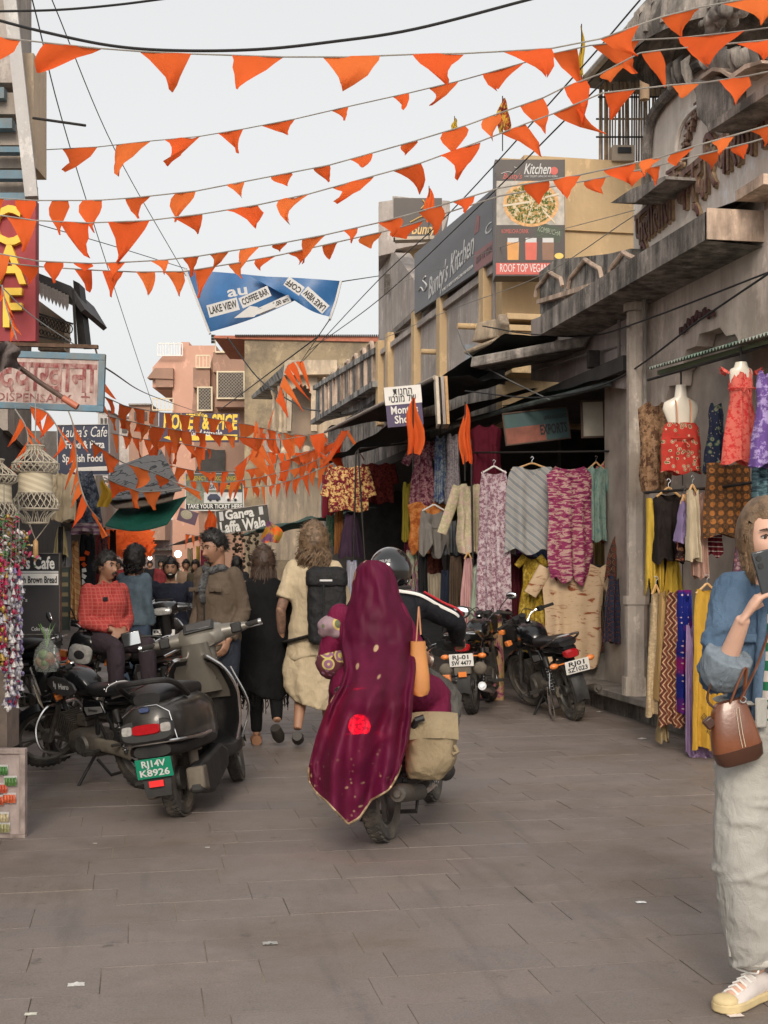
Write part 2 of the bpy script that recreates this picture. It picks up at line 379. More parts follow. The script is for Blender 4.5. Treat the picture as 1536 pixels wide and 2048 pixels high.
def slab_mesh(L, g=.004, s=0):
    b = MB(); a = .0012
    r = random.Random(s); e = [r.uniform(0, .001) for _ in range(4)]
    b.add([(-L / 2 + g + e[0], -SW / 2 + g, -.02), (L / 2 - g - e[1], -SW / 2 + g, -.02), (L / 2 - g - e[2], SW / 2 - g, -.02), (-L / 2 + g + e[3], SW / 2 - g, -.02),
           (-L / 2 + g + a, -SW / 2 + g + a, 0), (L / 2 - g - a, -SW / 2 + g + a, 0), (L / 2 - g - a, SW / 2 - g - a, 0), (-L / 2 + g + a, SW / 2 - g - a, 0)],
          [(4, 5, 6, 7), (0, 1, 5, 4), (1, 2, 6, 5), (2, 3, 7, 6), (3, 0, 4, 7)]); return b
def seen(x, y):
    d = V((x, y, 0)).dot(CD); l = V((x, y, 0)).dot(CR)
    if d < 1: return None
    px = CX + l / d * F; py = HY + EYE / d * F
    return d if (-330 < px < 1860 and py < 2300) else None
vis = sorted([(seen(x + L / 2, y), x, y, L) for x, y, L in slabs if seen(x + L / 2, y)], key=lambda t: t[0])
lib = {}
far_b = MB()
for i, (d, x, y, L) in enumerate(vis):
    dz = rr.uniform(-.0025, .0015)
    if i < 300:
        k = (round(L, 2), i % 3)
        if k not in lib: lib[k] = slab_mesh(L, rr.uniform(.0006, .0016), i).mesh('paving_slab', mt_stone, False)
        o = link(bpy.data.objects.new('paving_slab', lib[k]), street); o.location = (x + L / 2, y, dz + .001)
        o.rotation_euler = (rr.uniform(-.004, .004), rr.uniform(-.003, .003), rr.uniform(-.004, .004))
    else:
        b = slab_mesh(L, .001, i % 7); n0 = len(far_b.v)
        far_b.v += [(p[0] + x + L / 2, p[1] + y, p[2] + dz) for p in b.v]; far_b.f += [tuple(q + n0 for q in f) for f in b.f]; far_b.mi += b.mi
o = far_b.build('far_paving', mt_stone, street, False); o['kind'] = 'stuff'
# ------------------------------------------------------------------ shape tracing at real places
def ex(mb, pts, vec, m=0):                               # polygon of world points pushed along vec
    n = len(pts); v2 = [V(p) + V(vec) for p in pts]
    nrm = V((0, 0, 0))
    for i in range(n): nrm += V(pts[i]).cross(V(pts[(i + 1) % n]))
    fs = [tuple(range(n)), tuple(range(2 * n - 1, n - 1, -1))] + [(i, i + n, (i + 1) % n + n, (i + 1) % n) for i in range(n)]
    if nrm.dot(V(vec)) > 0: fs = [f[::-1] for f in fs]
    return mb.add(list(pts) + v2, fs, m)
def fac(mb, pp, X, dep, m=0): return ex(mb, [PX(x, y, X) for x, y in pp], (dep, 0, 0), m)
def fro(mb, pp, D, dep, m=0, yaw=0):                      # outline on a plane facing the camera at distance D
    return ex(mb, [P(x, y, D) for x, y in pp], CD * dep, m)
def rect(x0, y0, x1, y1): return [(x0, y0), (x1, y0), (x1, y1), (x0, y1)]
def cusped(cx, yb, w, h, cusps=7, bulge=.18):             # outline of a cusped arch opening, pixels, from bottom left over the top
    pts = [(cx - w / 2, yb)]; ys = yb - h + w * .62
    for k in range(cusps):
        a0, a1 = PI * (1 - k / cusps), PI * (1 - (k + 1) / cusps)
        for t in (0, .25, .5, .75):
            a = lerp(a0, a1, t); r = 1 - bulge * .5 + bulge * sin(PI * t)
            pts.append((cx + w / 2 * r * cos(a), ys - w * .62 * r * sin(a)))
    pts.append((cx + w / 2, ys)); pts.append((cx + w / 2, yb)); return pts
WX = 4.85
mt_marble = plaster('veined_marble', (.66, .575, .505), (.56, .485, .43), (.28, .225, .185), .65, .9)
mt_temple = plaster('temple_limewash', (.80, .74, .67), (.72, .66, .59), (.32, .25, .19), .4, 1.2)
mt_ledge = plaster('blackened_ledge', (.36, .32, .285), (.22, .20, .18), (.055, .05, .046), .85, 2.2)
mt_ledgelt = plaster('pale_ledge_face', (.66, .50, .39), (.55, .42, .33), (.12, .09, .07), .7, 1.9)
mt_yellow_wall = plaster('ochre_plaster', (.62, .44, .25), (.56, .40, .23), (.36, .27, .17), .35, .8)
mt_grey_wall = plaster('grey_lilac_plaster', (.48, .425, .39), (.41, .36, .33), (.21, .18, .16), .5, 1.2)
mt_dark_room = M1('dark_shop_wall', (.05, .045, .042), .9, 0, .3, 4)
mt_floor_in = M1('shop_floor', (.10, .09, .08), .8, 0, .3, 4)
mt_redletter = M1('maroon_letter', (.12, .05, .045), .7, 0, .4, 25, dirt=(.30, .22, .15), ds=8)
mt_goldletter = M1('weathered_letter_edge', (.38, .27, .16), .8, 0, .3, 20)
# temple on the right
temple = thing('temple', 'weathered white temple front with raised lettering, arched pediment and black ledge', 'temple', PX(1400, 1300, WX))
mb = MB()
arch = [(PX(x, y, WX)) for x, y in ((1332, 1290), (1332, 800), (1338, 772), (1350, 770), (1352, 742), (1366, 728), (1372, 700), (1392, 692), (1398, 668), (1420, 662), (1440, 655), (1452, 672), (1470, 668), (1482, 690), (1500, 700), (1500, 1290))]
outl = [PX(1272, 1300, WX)] + [PX(1272, 520, WX), PX(1600, 360, WX), PX(1600, 1400, WX), PX(1500, 1290, WX)]
ex(mb, [PX(1272, 1295, WX), PX(1272, 520, WX), PX(1620, 340, WX), PX(1620, 1420, WX)] + [PX(1500, 1370, WX)] + arch[::-1] , (.16, 0, 0))
ob = mb.build('wall', mt_marble, None, False); 
def adopt(o, parent):                                    # parent while keeping the place
    o.parent = parent; o.matrix_parent_inverse = parent.matrix_world.inverted(); return o
bpy.context.view_layer.update()
def part(mb, name, mat_, parent, smooth=False, bevel=0, angle=40): return adopt(mb.build(name, mat_, None, smooth, angle, bevel), parent)
adopt(ob, temple)
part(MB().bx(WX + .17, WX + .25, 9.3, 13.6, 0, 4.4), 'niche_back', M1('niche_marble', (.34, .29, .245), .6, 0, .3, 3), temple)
mb = MB()                                                # garland of dry leaves over the niche
for k in range(9):
    px, py = lerp(1362, 1425, k / 8), 662 - 38 * sin(PI * .62 * k / 8) + 4 * (k % 2)
    mb.box(PX(px, py, WX - .03), (.02, .055, .07), Matrix.Rotation(k, 3, 'X'))
part(mb, 'leaf_garland', M1('dry_leaf', (.06, .02, .018), .8, 0, .3), temple)
# ledge: street edge at X 4.36, near end at Y0, far end at Y1
Y0, Y1 = PX(1410, 478, 4.36).y, PX(1081, 668, 4.36).y
mb = MB()
mb.add([(4.36, Y0, 4.05), (4.36, Y1, 4.05), (4.36, Y1, 4.27), (4.36, Y0, 4.27), (4.95, Y0, 4.02), (4.95, Y1, 4.02), (4.95, Y1, 4.5), (4.95, Y0, 4.5)],
       [(1, 0, 3, 2), (0, 1, 5, 4), (3, 7, 6, 2), (5, 1, 2, 6)])
part(mb, 'ledge', mt_ledge, temple)
mb = MB(); mb.bx(4.37, 8, Y0 - .02, Y0 + .0, 4.055, 4.30); part(mb, 'ledge_end', mt_ledgelt, temple)
mb = MB(); mb.bx(4.96, 8, Y0 + .004, Y1, 3.95, 4.04); part(mb, 'soffit', plaster('soffit_plaster', (.36, .31, .28), (.28, .24, .215), (.12, .10, .09), .75, 1.2), temple)
mb = MB(); mb.bx(4.85, 8, Y0 - .35, Y0 - .02, 4.30, 4.36); mb.bx(4.6, 8, Y0 - .5, Y0 - .03, 4.36, 4.44); part(mb, 'end_cornice', mt_ledgelt, temple)
# lettering wall and pediment
mb = MB(); fac(mb, [(1267, 512), (1267, 404), (1330, 372), (1620, 160), (1620, 330)], WX - .02, .3)
part(mb, 'lettering_wall', mt_temple, temple)
mb = MB(); fac(mb, [(1292, 372), (1293, 312), (1299, 250), (1316, 213), (1345, 180), (1391, 133), (1440, 112), (1500, 108), (1620, 110), (1620, 190), (1420, 330)], WX + .02, .3)
part(mb, 'pediment', mt_temple, temple)
mb = MB(); rim = cat([PX(x, y, WX - .03) for x, y in ((1292, 380), (1293, 312), (1299, 250), (1316, 213), (1345, 180), (1391, 133), (1450, 112), (1540, 108))], 6)
mb.tube(rim, .05, 8); part(mb, 'pediment_rim', mt_ledge, temple, True)
mb = MB(); rim = cat([PX(x, y, WX - .02) for x, y in ((1352, 350), (1353, 300), (1362, 255), (1384, 222), (1420, 200), (1480, 190))], 6)
mb.tube(rim, .022, 6); part(mb, 'inner_rim', mt_temple, temple, True)
r2 = random.Random(5)
for k in range(9):                                       # raised letters following the inner curve
    t = k / 8; px, py = lerp(1366, 1400, t), lerp(318, 205, t ** .8)
    c = PX(px, py, WX - .01)
    text('बदरीनाथपर'[k], .17, mt_redletter, None, frame(c, (0, -1, 0), (0, 0, 1)), .02, bold=.02, name='raised_letter')
    adopt(COL.objects[-1], temple)
for s, (x0, y0), (x1, y1), sz in (('फूलीलाल', (1275, 465), (1345, 405), .50), ('के', (1336, 365), (1364, 348), .30), ('मन्दिर', (1358, 392), (1432, 332), .55), ('बिराजमान', (1440, 316), (1562, 232), .52)):
    a, b = PX(x0, y0, WX - .045), PX(x1, y1, WX - .045)
    ctr = (a + b) / 2; ctr.x = WX - .045
    for mt_, dx, bo in ((mt_goldletter, .012, .028), (mt_redletter, -.006, .012)):
        o = text(s, sz, mt_, None, frame(ctr + V((dx, 0, 0)), (b - a), (0, 0, 1)), .018, bold=bo, fit=(b - a).length * 1.05, name='raised_letter'); adopt(o, temple)
# small ledge beside the lettering, upper ledge, lotus crown
mb = MB(); ex(mb, [PX(1221, 406, 4.5), PX(1262, 378, 4.5), PX(1330, 352, 4.5), PX(1332, 358, 4.5), PX(1270, 405, 4.5)], (.45, 0, 0)); part(mb, 'small_ledge', mt_ledge, temple)
mb = MB(); ex(mb, [PX(1413, 250, 4.5), PX(1560, 150, 4.5), PX(1560, 172, 4.5), PX(1416, 264, 4.5)], (.6, 0, 0)); part(mb, 'upper_ledge', mt_ledge, temple)
mb = MB(); fac(mb, [(1394, 232), (1392, 190), (1380, 160), (1430, 150), (1460, 165), (1462, 222), (1415, 255)], WX - .12, .2); part(mb, 'bracket_scroll', mt_ledge, temple)
for k, (px, py, w_, h_) in enumerate(((1352, 150, 18, 46), (1372, 138, 18, 46), (1420, 118, 16, 30), (1436, 116, 20, 34), (1464, 116, 24, 40), (1490, 112, 20, 34), (1508, 108, 16, 30))):
    for q in (-.45, .45):
        c = PX(px + q * w_, py + abs(q) * 6, WX - .12); s = DX(px, WX) / F; lot = MB(); lot.tube([c + V((0, 0, -h_ * s * .55)), c + V((-.03, 0, -h_ * s * .1)), c + V((-.05, 0, h_ * s * .3)), c + V((0, 0, h_ * s * .62))], [w_ * s * .45, w_ * s * .62, w_ * s * .5, .008], 10, flat=.5, up=(0, 1, 0)); part(lot, 'lotus_petal', mt_ledge, temple, True)
mb = MB(); ex(mb, [PX(x, y, WX - .2) for x, y in ((1395, 156), (1425, 134), (1442, 136), (1460, 150), (1490, 128), (1522, 120), (1524, 126), (1490, 138), (1462, 158), (1440, 144), (1424, 142), (1400, 160))], (.3, 0, 0)); part(mb, 'wavy_moulding', mt_ledgelt, temple)
dome = MB(); c = PX(1475, 100, WX + .5)
dome.lathe([(.02, 1.55), (.10, 1.3), (.3, .95), (.62, .62), (.92, .35), (1.0, .12), (.98, 0)], 28, Matrix.Translation(c + V((0, 0, -.05))))
for k in range(28):
    a = 2 * PI * k / 28
    dome.tube([c + V((cos(a) * r, sin(a) * r, z - .05)) for r, z in ((1.0, .05), (.97, .3), (.66, .64), (.34, .97), (.12, 1.32))], .028, 5)
part(dome, 'crown_dome', mt_ledge, temple, True)
r4 = random.Random(9); mb = MB()
for k in range(26):
    t = k / 25; p = PX(lerp(1425, 1475, t), lerp(62, 8, t), WX - .25); mb.ball(p + V((r4.uniform(-.1, .1), r4.uniform(-.06, .06), r4.uniform(-.05, .05))), r4.uniform(.03, .075), 7, 5)
part(mb, 'carved_beading', mt_ledge, temple, True)
# pillar
mb = MB(); c0 = PX(1272, 1300, 4.72)
for z0, z1, r_ in ((.2, .42, .135), (.42, 1.12, .11), (1.12, 1.2, .125), (1.2, 3.95, .09), (3.95, 4.03, .12)):
    mb.lathe([(r_, z0), (r_, z1)], 8, Matrix.Translation((c0.x, c0.y, 0)) @ Matrix.Rotation(PI / 8, 4, 'Z')); mb.lathe([(0, z1), (r_, z1)], 8, Matrix.Translation((c0.x, c0.y, 0)) @ Matrix.Rotation(PI / 8, 4, 'Z'))
part(mb, 'pillar', plaster('pillar_plaster', (.60, .52, .44), (.50, .43, .37), (.22, .175, .135), .7, 2), temple)
# platform, low wall with tap, kerb
plat = thing('stone_plinth', 'low stone plinth with slab edge and tap wall beneath the temple', 'plinth', (4.8, 12, 0))
mb = MB(); a, b = G(1185, 1395), G(1400, 1490)
mb.add([(4.55, 8.4, .18), (4.62, 14.0, .18), (5.2, 14.0, .18), (5.2, 8.4, .18), (4.55, 8.4, .24), (4.62, 14.0, .24), (5.2, 14.0, .24), (5.2, 8.4, .24)],
       [(0, 1, 2, 3), (7, 6, 5, 4), (1, 0, 4, 5), (0, 3, 7, 4), (2, 1, 5, 6)]); part(mb, 'slab_edge', mt_concrete, plat)
mb = MB().bx(4.72, 5.2, 8.4, 13.9, 0, .18); part(mb, 'plinth_base', mt_ledge, plat)
mb = MB(); tw = P(1150, 1400, 14.6); 
fro(mb, [(1152, 1388), (1152, 1312), (1160, 1308), (1232, 1306), (1238, 1288), (1290, 1286), (1290, 1390)], 14.3, .35); part(mb, 'tap_wall', mt_concrete, plat, False, .012)
mb = MB(); fro(mb, rect(1284, 1364, 1330, 1395), 13.4, .3); part(mb, 'step', mt_concrete, plat, False, .015)
mb = MB(); c = P(1239, 1296, 14.22); mb.tube([c, c + V((-.03, -.05, .0)), c + V((-.04, -.07, -.03))], .012, 6); mb.beam(c + V((-.03, -.03, .02)), c + V((.03, -.05, .03)), .012); part(mb, 'tap', mt_alu, plat, True)
# building with the restaurant signs
bh = thing('restaurant_building', 'grey and ochre building with roof terrace behind the large restaurant banner', 'building', (5, 22, 0))
XB = 4.85; YN = P(985, 600, 17.7).y
mb = MB(); mb.bx(XB, 10.5, YN, YN + .3, 3.4, 7.05); part(mb, 'end_wall', mt_yellow_wall, bh)
mb = MB(); fac(mb, [(757, 830), (757, 708), (985, 536), (990, 700), (760, 860)], XB, .3); part(mb, 'wall', mt_grey_wall, bh)
mb = MB(); fac(mb, [(757, 710), (757, 505), (790, 505), (830, 562), (830, 625), (990, 510), (992, 540)], XB + .1, .3); part(mb, 'parapet_wall', mt_grey_wall, bh)
mb = MB(); fac(mb, [(757, 712), (757, 703), (985, 529), (992, 528), (992, 540)], XB - .07, .12); part(mb, 'string_course', mt_grey_wall, bh)
for px in (765, 785, 838, 890, 978):
    y_t = 703 - (px - 762) * .776
    mb = MB(); a = PX(px, y_t - 6, XB); mb.bx(XB - .12, XB + .02, a.y - .13, a.y + .13, a.z - 1.6, a.z + .12); part(mb, 'pilaster', mt_yellow_wall, bh, False, .01)
a = PX(788, 600, XB + .25); D2 = (a - CP).dot(CD)
mb = MB(); fro(mb, [(757, 512), (757, 404), (785, 400), (785, 392), (900, 402), (900, 420), (880, 480), (792, 498), (788, 505)], D2 - .5, 2.2); part(mb, 'stair_room', mt_grey_wall, bh)
mb = MB(); fro(mb, [(789, 500), (872, 482), (872, 640), (789, 590)], D2 - .1, .2); part(mb, 'lit_wall', mt_yellow_wall, bh)
mb = MB(); fro(mb, [(789, 590), (821, 562), (830, 562), (830, 720), (789, 720)], D2 - .3, .15); part(mb, 'low_wall', mt_grey_wall, bh)
mb = MB(); fro(mb, rect(768, 548, 780, 588), D2 - .52, .03); part(mb, 'vent_grille', mt_ledge, bh)
for k in range(3):
    px, py = ((915, 652), (842, 703), (775, 715))[k]; a = PX(px, py, XB - .3)
    if k < 2: mb = MB(); mb.cyl(a, a + V((.5, 0, 0)), .045, n=10); part(mb, 'drain_spout', mt_yellow_wall, bh, True)
mb = MB(); mb.bx(XB - .01, XB + .7, YN - .5, YN - .02, 4.05, 4.6); mb.bx(XB - .06, XB + .75, YN - .55, YN - .02, 4.6, 4.68); mb.bx(XB - .1, XB + .8, YN - .6, YN - .02, 4.74, 4.82); part(mb, 'corner_column', mt_yellow_wall, bh, False, .01)
mb = MB(); mb.bx(XB, 10, YN + .32, 25.6, 6.0, 6.1); part(mb, 'terrace', mt_concrete, bh)
# ornamented parapet beside the temple and concrete canopies over the shop
pp = thing('ornamented_parapet', 'blackened plaster parapet with pointed relief arches beside the temple ledge', 'parapet', PX(1170, 560, 4.6))
mb = MB(); fac(mb, [(1080, 628), (1078, 545), (1110, 519), (1215, 508), (1262, 497), (1262, 575)], 4.62, .25); part(mb, 'wall', plaster('black_streaked_plaster', (.40, .37, .33), (.30, .28, .255), (.05, .046, .044), .9, 2.2), pp)
for cx, cy, s in ((1170, 545, 1), (1098, 565, .8), (1246, 525, .8)):
    mb = MB(); pts = [PX(cx + s * x, cy + s * y - (x * .3), 4.60) for x, y in ((-34, 22), (-30, 2), (-14, -12), (0, -26), (14, -12), (30, 2), (34, 22))]
    mb.tube(pts, .025, 6); part(mb, 'relief_arch', mt_ledgelt, pp, True)
mb = MB(); mb.beam(PX(1078, 604, 4.58), PX(1262, 548, 4.58), .06, .05); part(mb, 'moulding', mt_ledgelt, pp)
cn = thing('concrete_canopy', 'cracked concrete canopy slab jutting over the clothes shop', 'canopy', P(1060, 690, 15))
mb = MB(); q = [P(942, 738, 14.6), P(946, 712, 14.6), P(1020, 668, 15.6), P(1160, 652, 15.6), P(1186, 664, 15.0), P(1168, 688, 14.4)]
ex(mb, [P(940, 735, 14.9), P(943, 714, 14.9), P(1165, 672, 14.3), P(1184, 668, 14.2), P(1166, 694, 14.3)], V((.55, 1.1, .12))); part(mb, 'slab', mt_ledge, cn, False, .02)
mt_haveli_ = plaster('dusty_rubble', (.42, .33, .23), (.34, .27, .2), (.15, .12, .10), .6, 3)
bs = thing('broken_ledge', 'sunlit broken ledge slab with rubble above the canopy', 'ledge', P(960, 690, 16.5))
mb = MB(); ex(mb, [P(925, 702, 16.6), P(1010, 668, 16.2), P(1012, 676, 16.2), P(932, 710, 16.6)], V((.4, .9, .1))); mb.box(P(985, 662, 16.6), (.3, .5, .25), Matrix.Rotation(.5, 3, 'Z'), 0, .7); mb.box(P(1003, 655, 16.4), (.2, .3, .3), Matrix.Rotation(.9, 3, 'X'), 0, .6); part(mb, 'slab', mt_haveli_, bs, False, .03)
# upper wall over the shop, shop room
uw = thing('shop_building', 'plastered building over the clothes shop with dark open front', 'building', (5, 15, 0))
mb = MB(); fac(mb, [(1062, 760), (1062, 640), (1275, 560), (1275, 780)], WX + .05, .2); part(mb, 'wall', plaster('lilac_grey_plaster', (.44, .38, .355), (.38, .33, .31), (.22, .185, .165), .6, .9), uw)
mb = MB(); Ya, Yb = 12.35, 34
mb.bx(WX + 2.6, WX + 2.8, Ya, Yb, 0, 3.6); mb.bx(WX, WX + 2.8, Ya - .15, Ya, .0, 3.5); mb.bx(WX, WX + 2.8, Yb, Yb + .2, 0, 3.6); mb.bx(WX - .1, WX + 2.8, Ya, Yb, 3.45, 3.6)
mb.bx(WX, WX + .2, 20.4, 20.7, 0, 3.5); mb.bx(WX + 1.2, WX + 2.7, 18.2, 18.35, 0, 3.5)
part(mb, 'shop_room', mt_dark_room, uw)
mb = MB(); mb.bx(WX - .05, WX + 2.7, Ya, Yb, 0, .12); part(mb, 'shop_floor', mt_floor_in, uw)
mb = MB(); mb.bx(WX + .02, WX + .25, 17.5, 34, 3.55, 5.0); part(mb, 'upper_wall', mt_ledge, uw)
mb = MB(); a, b = P(930, 762, 17.5), P(1010, 770, 16.3); mb.add([a, b, b + V((0, 0, .45)), a + V((0, 0, .5))], [(0, 1, 2, 3)]); 
part(mb, 'steel_panel', M1('galvanised_sheet', (.30, .31, .32), .45, .6, .3, 4), uw)
# ------------------------------------------------------------------ left side and far street
LX = -1.35
mt_pink = plaster('salmon_plaster', (.60, .35, .26), (.56, .32, .24), (.45, .27, .20), .35, .3, .6, .1)
mt_bay = plaster('rose_brown_plaster', (.36, .22, .16), (.33, .20, .15), (.24, .16, .12), .4, .5)
mt_mudwall = plaster('ochre_mud_plaster', (.34, .265, .17), (.28, .22, .145), (.17, .135, .10), .8, .9, .25, .8)
mt_haveli = plaster('aged_limewash', (.60, .47, .33), (.52, .41, .30), (.22, .19, .165), .6, .9)
mt_arcade = plaster('mouldy_plaster', (.42, .40, .37), (.32, .31, .30), (.06, .06, .062), .95, 1.4)
mt_leftwall = plaster('left_wall_plaster', (.40, .34, .29), (.33, .29, .25), (.14, .12, .105), .5, .8)
mt_blue = M1('blue_paint', (.10, .20, .27), .6, 0, .2, 8, .2, 30, dirt=(.20, .20, .19), ds=5)
mt_palewall = plaster('pale_grey_wall', (.52, .50, .48), (.46, .44, .43), (.30, .28, .26), .5, 1)
mt_alum_frame = M1('cream_window_frame', (.66, .55, .38), .5, 0, .1)
mt_lattice = M1('dark_lattice', (.06, .05, .042), .6, 0, .2)
mt_tile = M1('red_brick_edge', (.40, .14, .085), .85, 0, .2, 8)
lb = thing('cafe_building', 'pale building with blue louvres above the red cafe sign on the left', 'building', (LX, 12, 0))
mb = MB(); mb.bx(LX - 3, LX, 14.0, 17.0, 2.9, 9.5); part(mb, 'wall', mt_leftwall, lb)
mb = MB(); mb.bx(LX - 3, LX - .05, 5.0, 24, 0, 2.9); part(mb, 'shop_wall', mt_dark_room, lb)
mb = MB(); mb.beam(P(18, -20, 12.6), P(64, 398, 12.6), .19, .12); part(mb, 'sloping_beam', mt_palewall, lb)
mb = MB(); fro(mb, rect(36, 106, 67, 330), 12.9, .5); part(mb, 'tan_panel', mt_haveli, lb)
for k, (y0, y1, xr) in enumerate(((20, 165, 30), (185, 228, 42), (262, 290, 48), (312, 336, 52), (358, 384, 60))):
    mb = MB(); fro(mb, rect(-40, y0, xr, y1), 12.75 + .05 * k, .3); part(mb, 'soffit_slab', mt_leftwall if k else mt_grey_wall, lb)
for k, (y0, y1, xr) in enumerate(((174, 196, 8), (236, 256, 24), (293, 304, 42), (340, 357, 54), (385, 402, 63))):
    mb = MB(); fro(mb, rect(-40, y0, xr, y1), 12.7, .12); part(mb, 'blue_louvre', mt_blue, lb)
mb = MB(); mb.cyl(P(66, 236, 12.5), P(171, 251, 12.3), .013, n=8); part(mb, 'iron_rod', mt_iron, lb, True)
# ---- helper for frontal boards
class Board:
    def __init__(s, name, label, x0, y0, x1, y1, D, mt_, roll=0, yaw=0, thick=.03, frame_mt=None, fw=4, cat_='sign', part_='panel'):
        s.s = D / F; s.cx, s.cy = (x0 + x1) / 2, (y0 + y1) / 2; w_, h_ = (x1 - x0) * s.s, (y1 - y0) * s.s
        s.o = thing(name, label, cat_, frontal(s.cx, s.cy, D, yaw) @ Matrix.Rotation(roll, 4, 'Y')); s.w, s.h = w_, h_
        MB().bx(-w_ / 2, w_ / 2, 0, thick, -h_ / 2, h_ / 2).build(part_, mt_, s.o, False)
        if frame_mt:
            f = fw * s.s; t = .012
            for nm, a in (('x', (-w_ / 2 - f, w_ / 2 + f, h_ / 2, h_ / 2 + f)), ('x', (-w_ / 2 - f, w_ / 2 + f, -h_ / 2 - f, -h_ / 2)), ('z', (-w_ / 2 - f, -w_ / 2, -h_ / 2, h_ / 2)), ('z', (w_ / 2, w_ / 2 + f, -h_ / 2, h_ / 2))):
                MB().bx(a[0], a[1], -t, thick + .01, a[2], a[3]).build('frame_rail', frame_mt, s.o, False, bevel=.004)
    def at(s, x, y, off=.004): return V(((x - s.cx) * s.s, -off, (s.cy - y) * s.s))
    def t(s, st, x, y, hpx, mt_, fit=None, roll=0, shear=0, bold=0, off=.004, name='lettering'):
        return text(st, hpx * s.s * 1.38, mt_, s.o, Matrix.Translation(s.at(x, y, off)) @ Matrix.Rotation(roll, 4, 'Y'), .0015, shear, bold, name=name, fit=fit * s.s if fit else None)
    def r(s, x0, y0, x1, y1, mt_, name='printed_panel', off=.003, roll=0):
        a, b = s.at(x0, y1, off), s.at(x1, y0, off); c = (a + b) / 2
        o = MB().bx(-(b.x - a.x) / 2, (b.x - a.x) / 2, -.0005, .0015, -(b.z - a.z) / 2, (b.z - a.z) / 2).build(name, mt_, s.o, False); o.matrix_local = Matrix.Translation(c) @ Matrix.Rotation(roll, 4, 'Y'); return o
    def poly(s, pts, mt_, name='printed_shape', off=.004):
        mb = MB(); mb.prism([((x - s.cx) * s.s, (s.cy - y) * s.s) for x, y in pts], -off - .001, -off + .001); return mb.build(name, mt_, s.o, False)
    def disc(s, x, y, r, mt_, name='printed_disc', off=.004, ry=None):
        return s.poly([(x + r * cos(2 * PI * k / 24), y + (ry or r) * sin(2 * PI * k / 24)) for k in range(24)], mt_, name, off)
mt_signred = M1('sign_red', (.30, .012, .022), .5, 0, .12, 4, dirt=(.20, .03, .03), ds=2)
mt_navy = M1('sign_navy', (.028, .035, .07), .5, 0, .2, 3)
mt_signblack = M1('sign_charcoal', (.03, .028, .03), .45, 0, .25, 3)
b = Board('vertical_sign', 'tall red sign with raised yellow letters spelling cafe', -60, 400, 71, 682, 12.0, mt_signred, thick=.12)
for s_, x, y in (('C', 14, 458), ('A', 22, 536), ('F', 26, 622), ('E', 26, 712)):
    if s_ != 'E': text(s_, 108 * b.s, mt_yellow, b.o, Matrix.Translation(b.at(x, y, .03)), .03, bold=.022, name='letter', xs=.85)
# dispensary board
mt_pinkboard = M1('peeling_pink_board', (.52, .40, .36), .8, 0, .1, 6, .3, 30, dirt=(.30, .20, .17), ds=9)
mt_hindi = M1('faded_maroon_paint', (.22, .045, .045), .8, 0, .3, 12, dirt=(.45, .33, .29), ds=16)
b = Board('painted_board', 'peeling pink dispensary board in a blue wooden frame with maroon lettering', -70, 716, 196, 806, 11.0, mt_pinkboard, roll=.035, frame_mt=mt_blue, fw=13)
b.t('दवाखाना', 95, 754, 62, mt_hindi, fit=196, bold=.02)
b.t('DISPENSARY', 68, 796, 17, mt_hindi, fit=150); b.t('+', 172, 792, 26, mt_hindi)
mb = MB(); mb.beam(P(-30, 687, 11.0), P(196, 694, 11.0), .05, .03); mb.cyl(P(190, 694, 11), P(197, 720, 11), .008); o = mb.build('rusty_bracket', M1('rusted_iron', (.12, .07, .045), .9, .2, .4, 20), None, False); tag(o, 'rusty iron bar running above the dispensary board', 'bar')
mb = MB(); mb.tube([P(8, 712, 10.4), P(80, 765, 10.4), P(128, 797, 10.4)], .02, 8); o = thing('awning_pole', 'brown wooden pole with orange tip slanting across the dispensary board', 'pole', P(80, 765, 10.4)); part(mb, 'shaft', M1('dark_wood_pole', (.10, .06, .045), .7, 0, .3, 20), o, True)
mb = MB(); mb.tube([P(126, 796, 10.4), P(155, 814, 10.4)], .028, 10); part(mb, 'tip', M1('orange_tip', (.45, .14, .08), .5), o, True)
mb = MB(); r_ = random.Random(4)
mb.grid(lambda u, v: P(-40 + 78 * u + 4 * sin(9 * v), 690 + 70 * v * (1 - .35 * u) + 8 * sin(7 * u), 10.2 + .12 * sin(11 * u + 5 * v)), 12, 8); o = mb.build('folded_awning', cloth('dusty_awning', (.20, .16, .15), (.11, .09, .085)), None, True, 180); tag(o, 'dusty brown awning cloth rolled up at the left edge above the shop', 'awning')
# iron lattice balcony
bl = thing('iron_balcony', 'dark cast iron balcony canopy with scalloped lattice fringe beside the red sign', 'balcony', P(120, 640, 15))
mb = MB(); ex(mb, [P(74, 545, 15), P(142, 572, 15), P(170, 618, 15), P(162, 624, 15), P(136, 588, 15), P(74, 560, 15)], CD * 1.2); part(mb, 'roof', M1('slate_roof', (.07, .065, .065), .7, 0, .3, 6), bl)
for k in range(9):
    x = 76 + k * 7.2; y = 562 + k * 3.4
    mb = MB(); mb.prism([(-.02, 0), (.02, 0), (.02, -.13), (.0, -.19), (-.02, -.13)], 0, .01, frontal(x, y, 14.9)); part(mb, 'fringe_board', mt_grey_wall, bl)
for k in range(10):
    x = 76 + k * 7; yb = 640 + 2 * k
    mb = MB(); pts = [P(x + 6 * cos(t) , yb + 9 * sin(t), 14.8) for t in np.linspace(0, 2 * PI, 9)[:-1]]; mb.tube(pts, .007, 4, closed=True)
    pts = [P(x + 3 * cos(t), yb + 22 + 5 * sin(t), 14.8) for t in np.linspace(0, 2 * PI, 7)[:-1]]; mb.tube(pts, .006, 4, closed=True); part(mb, 'scroll', mt_iron, bl, True)
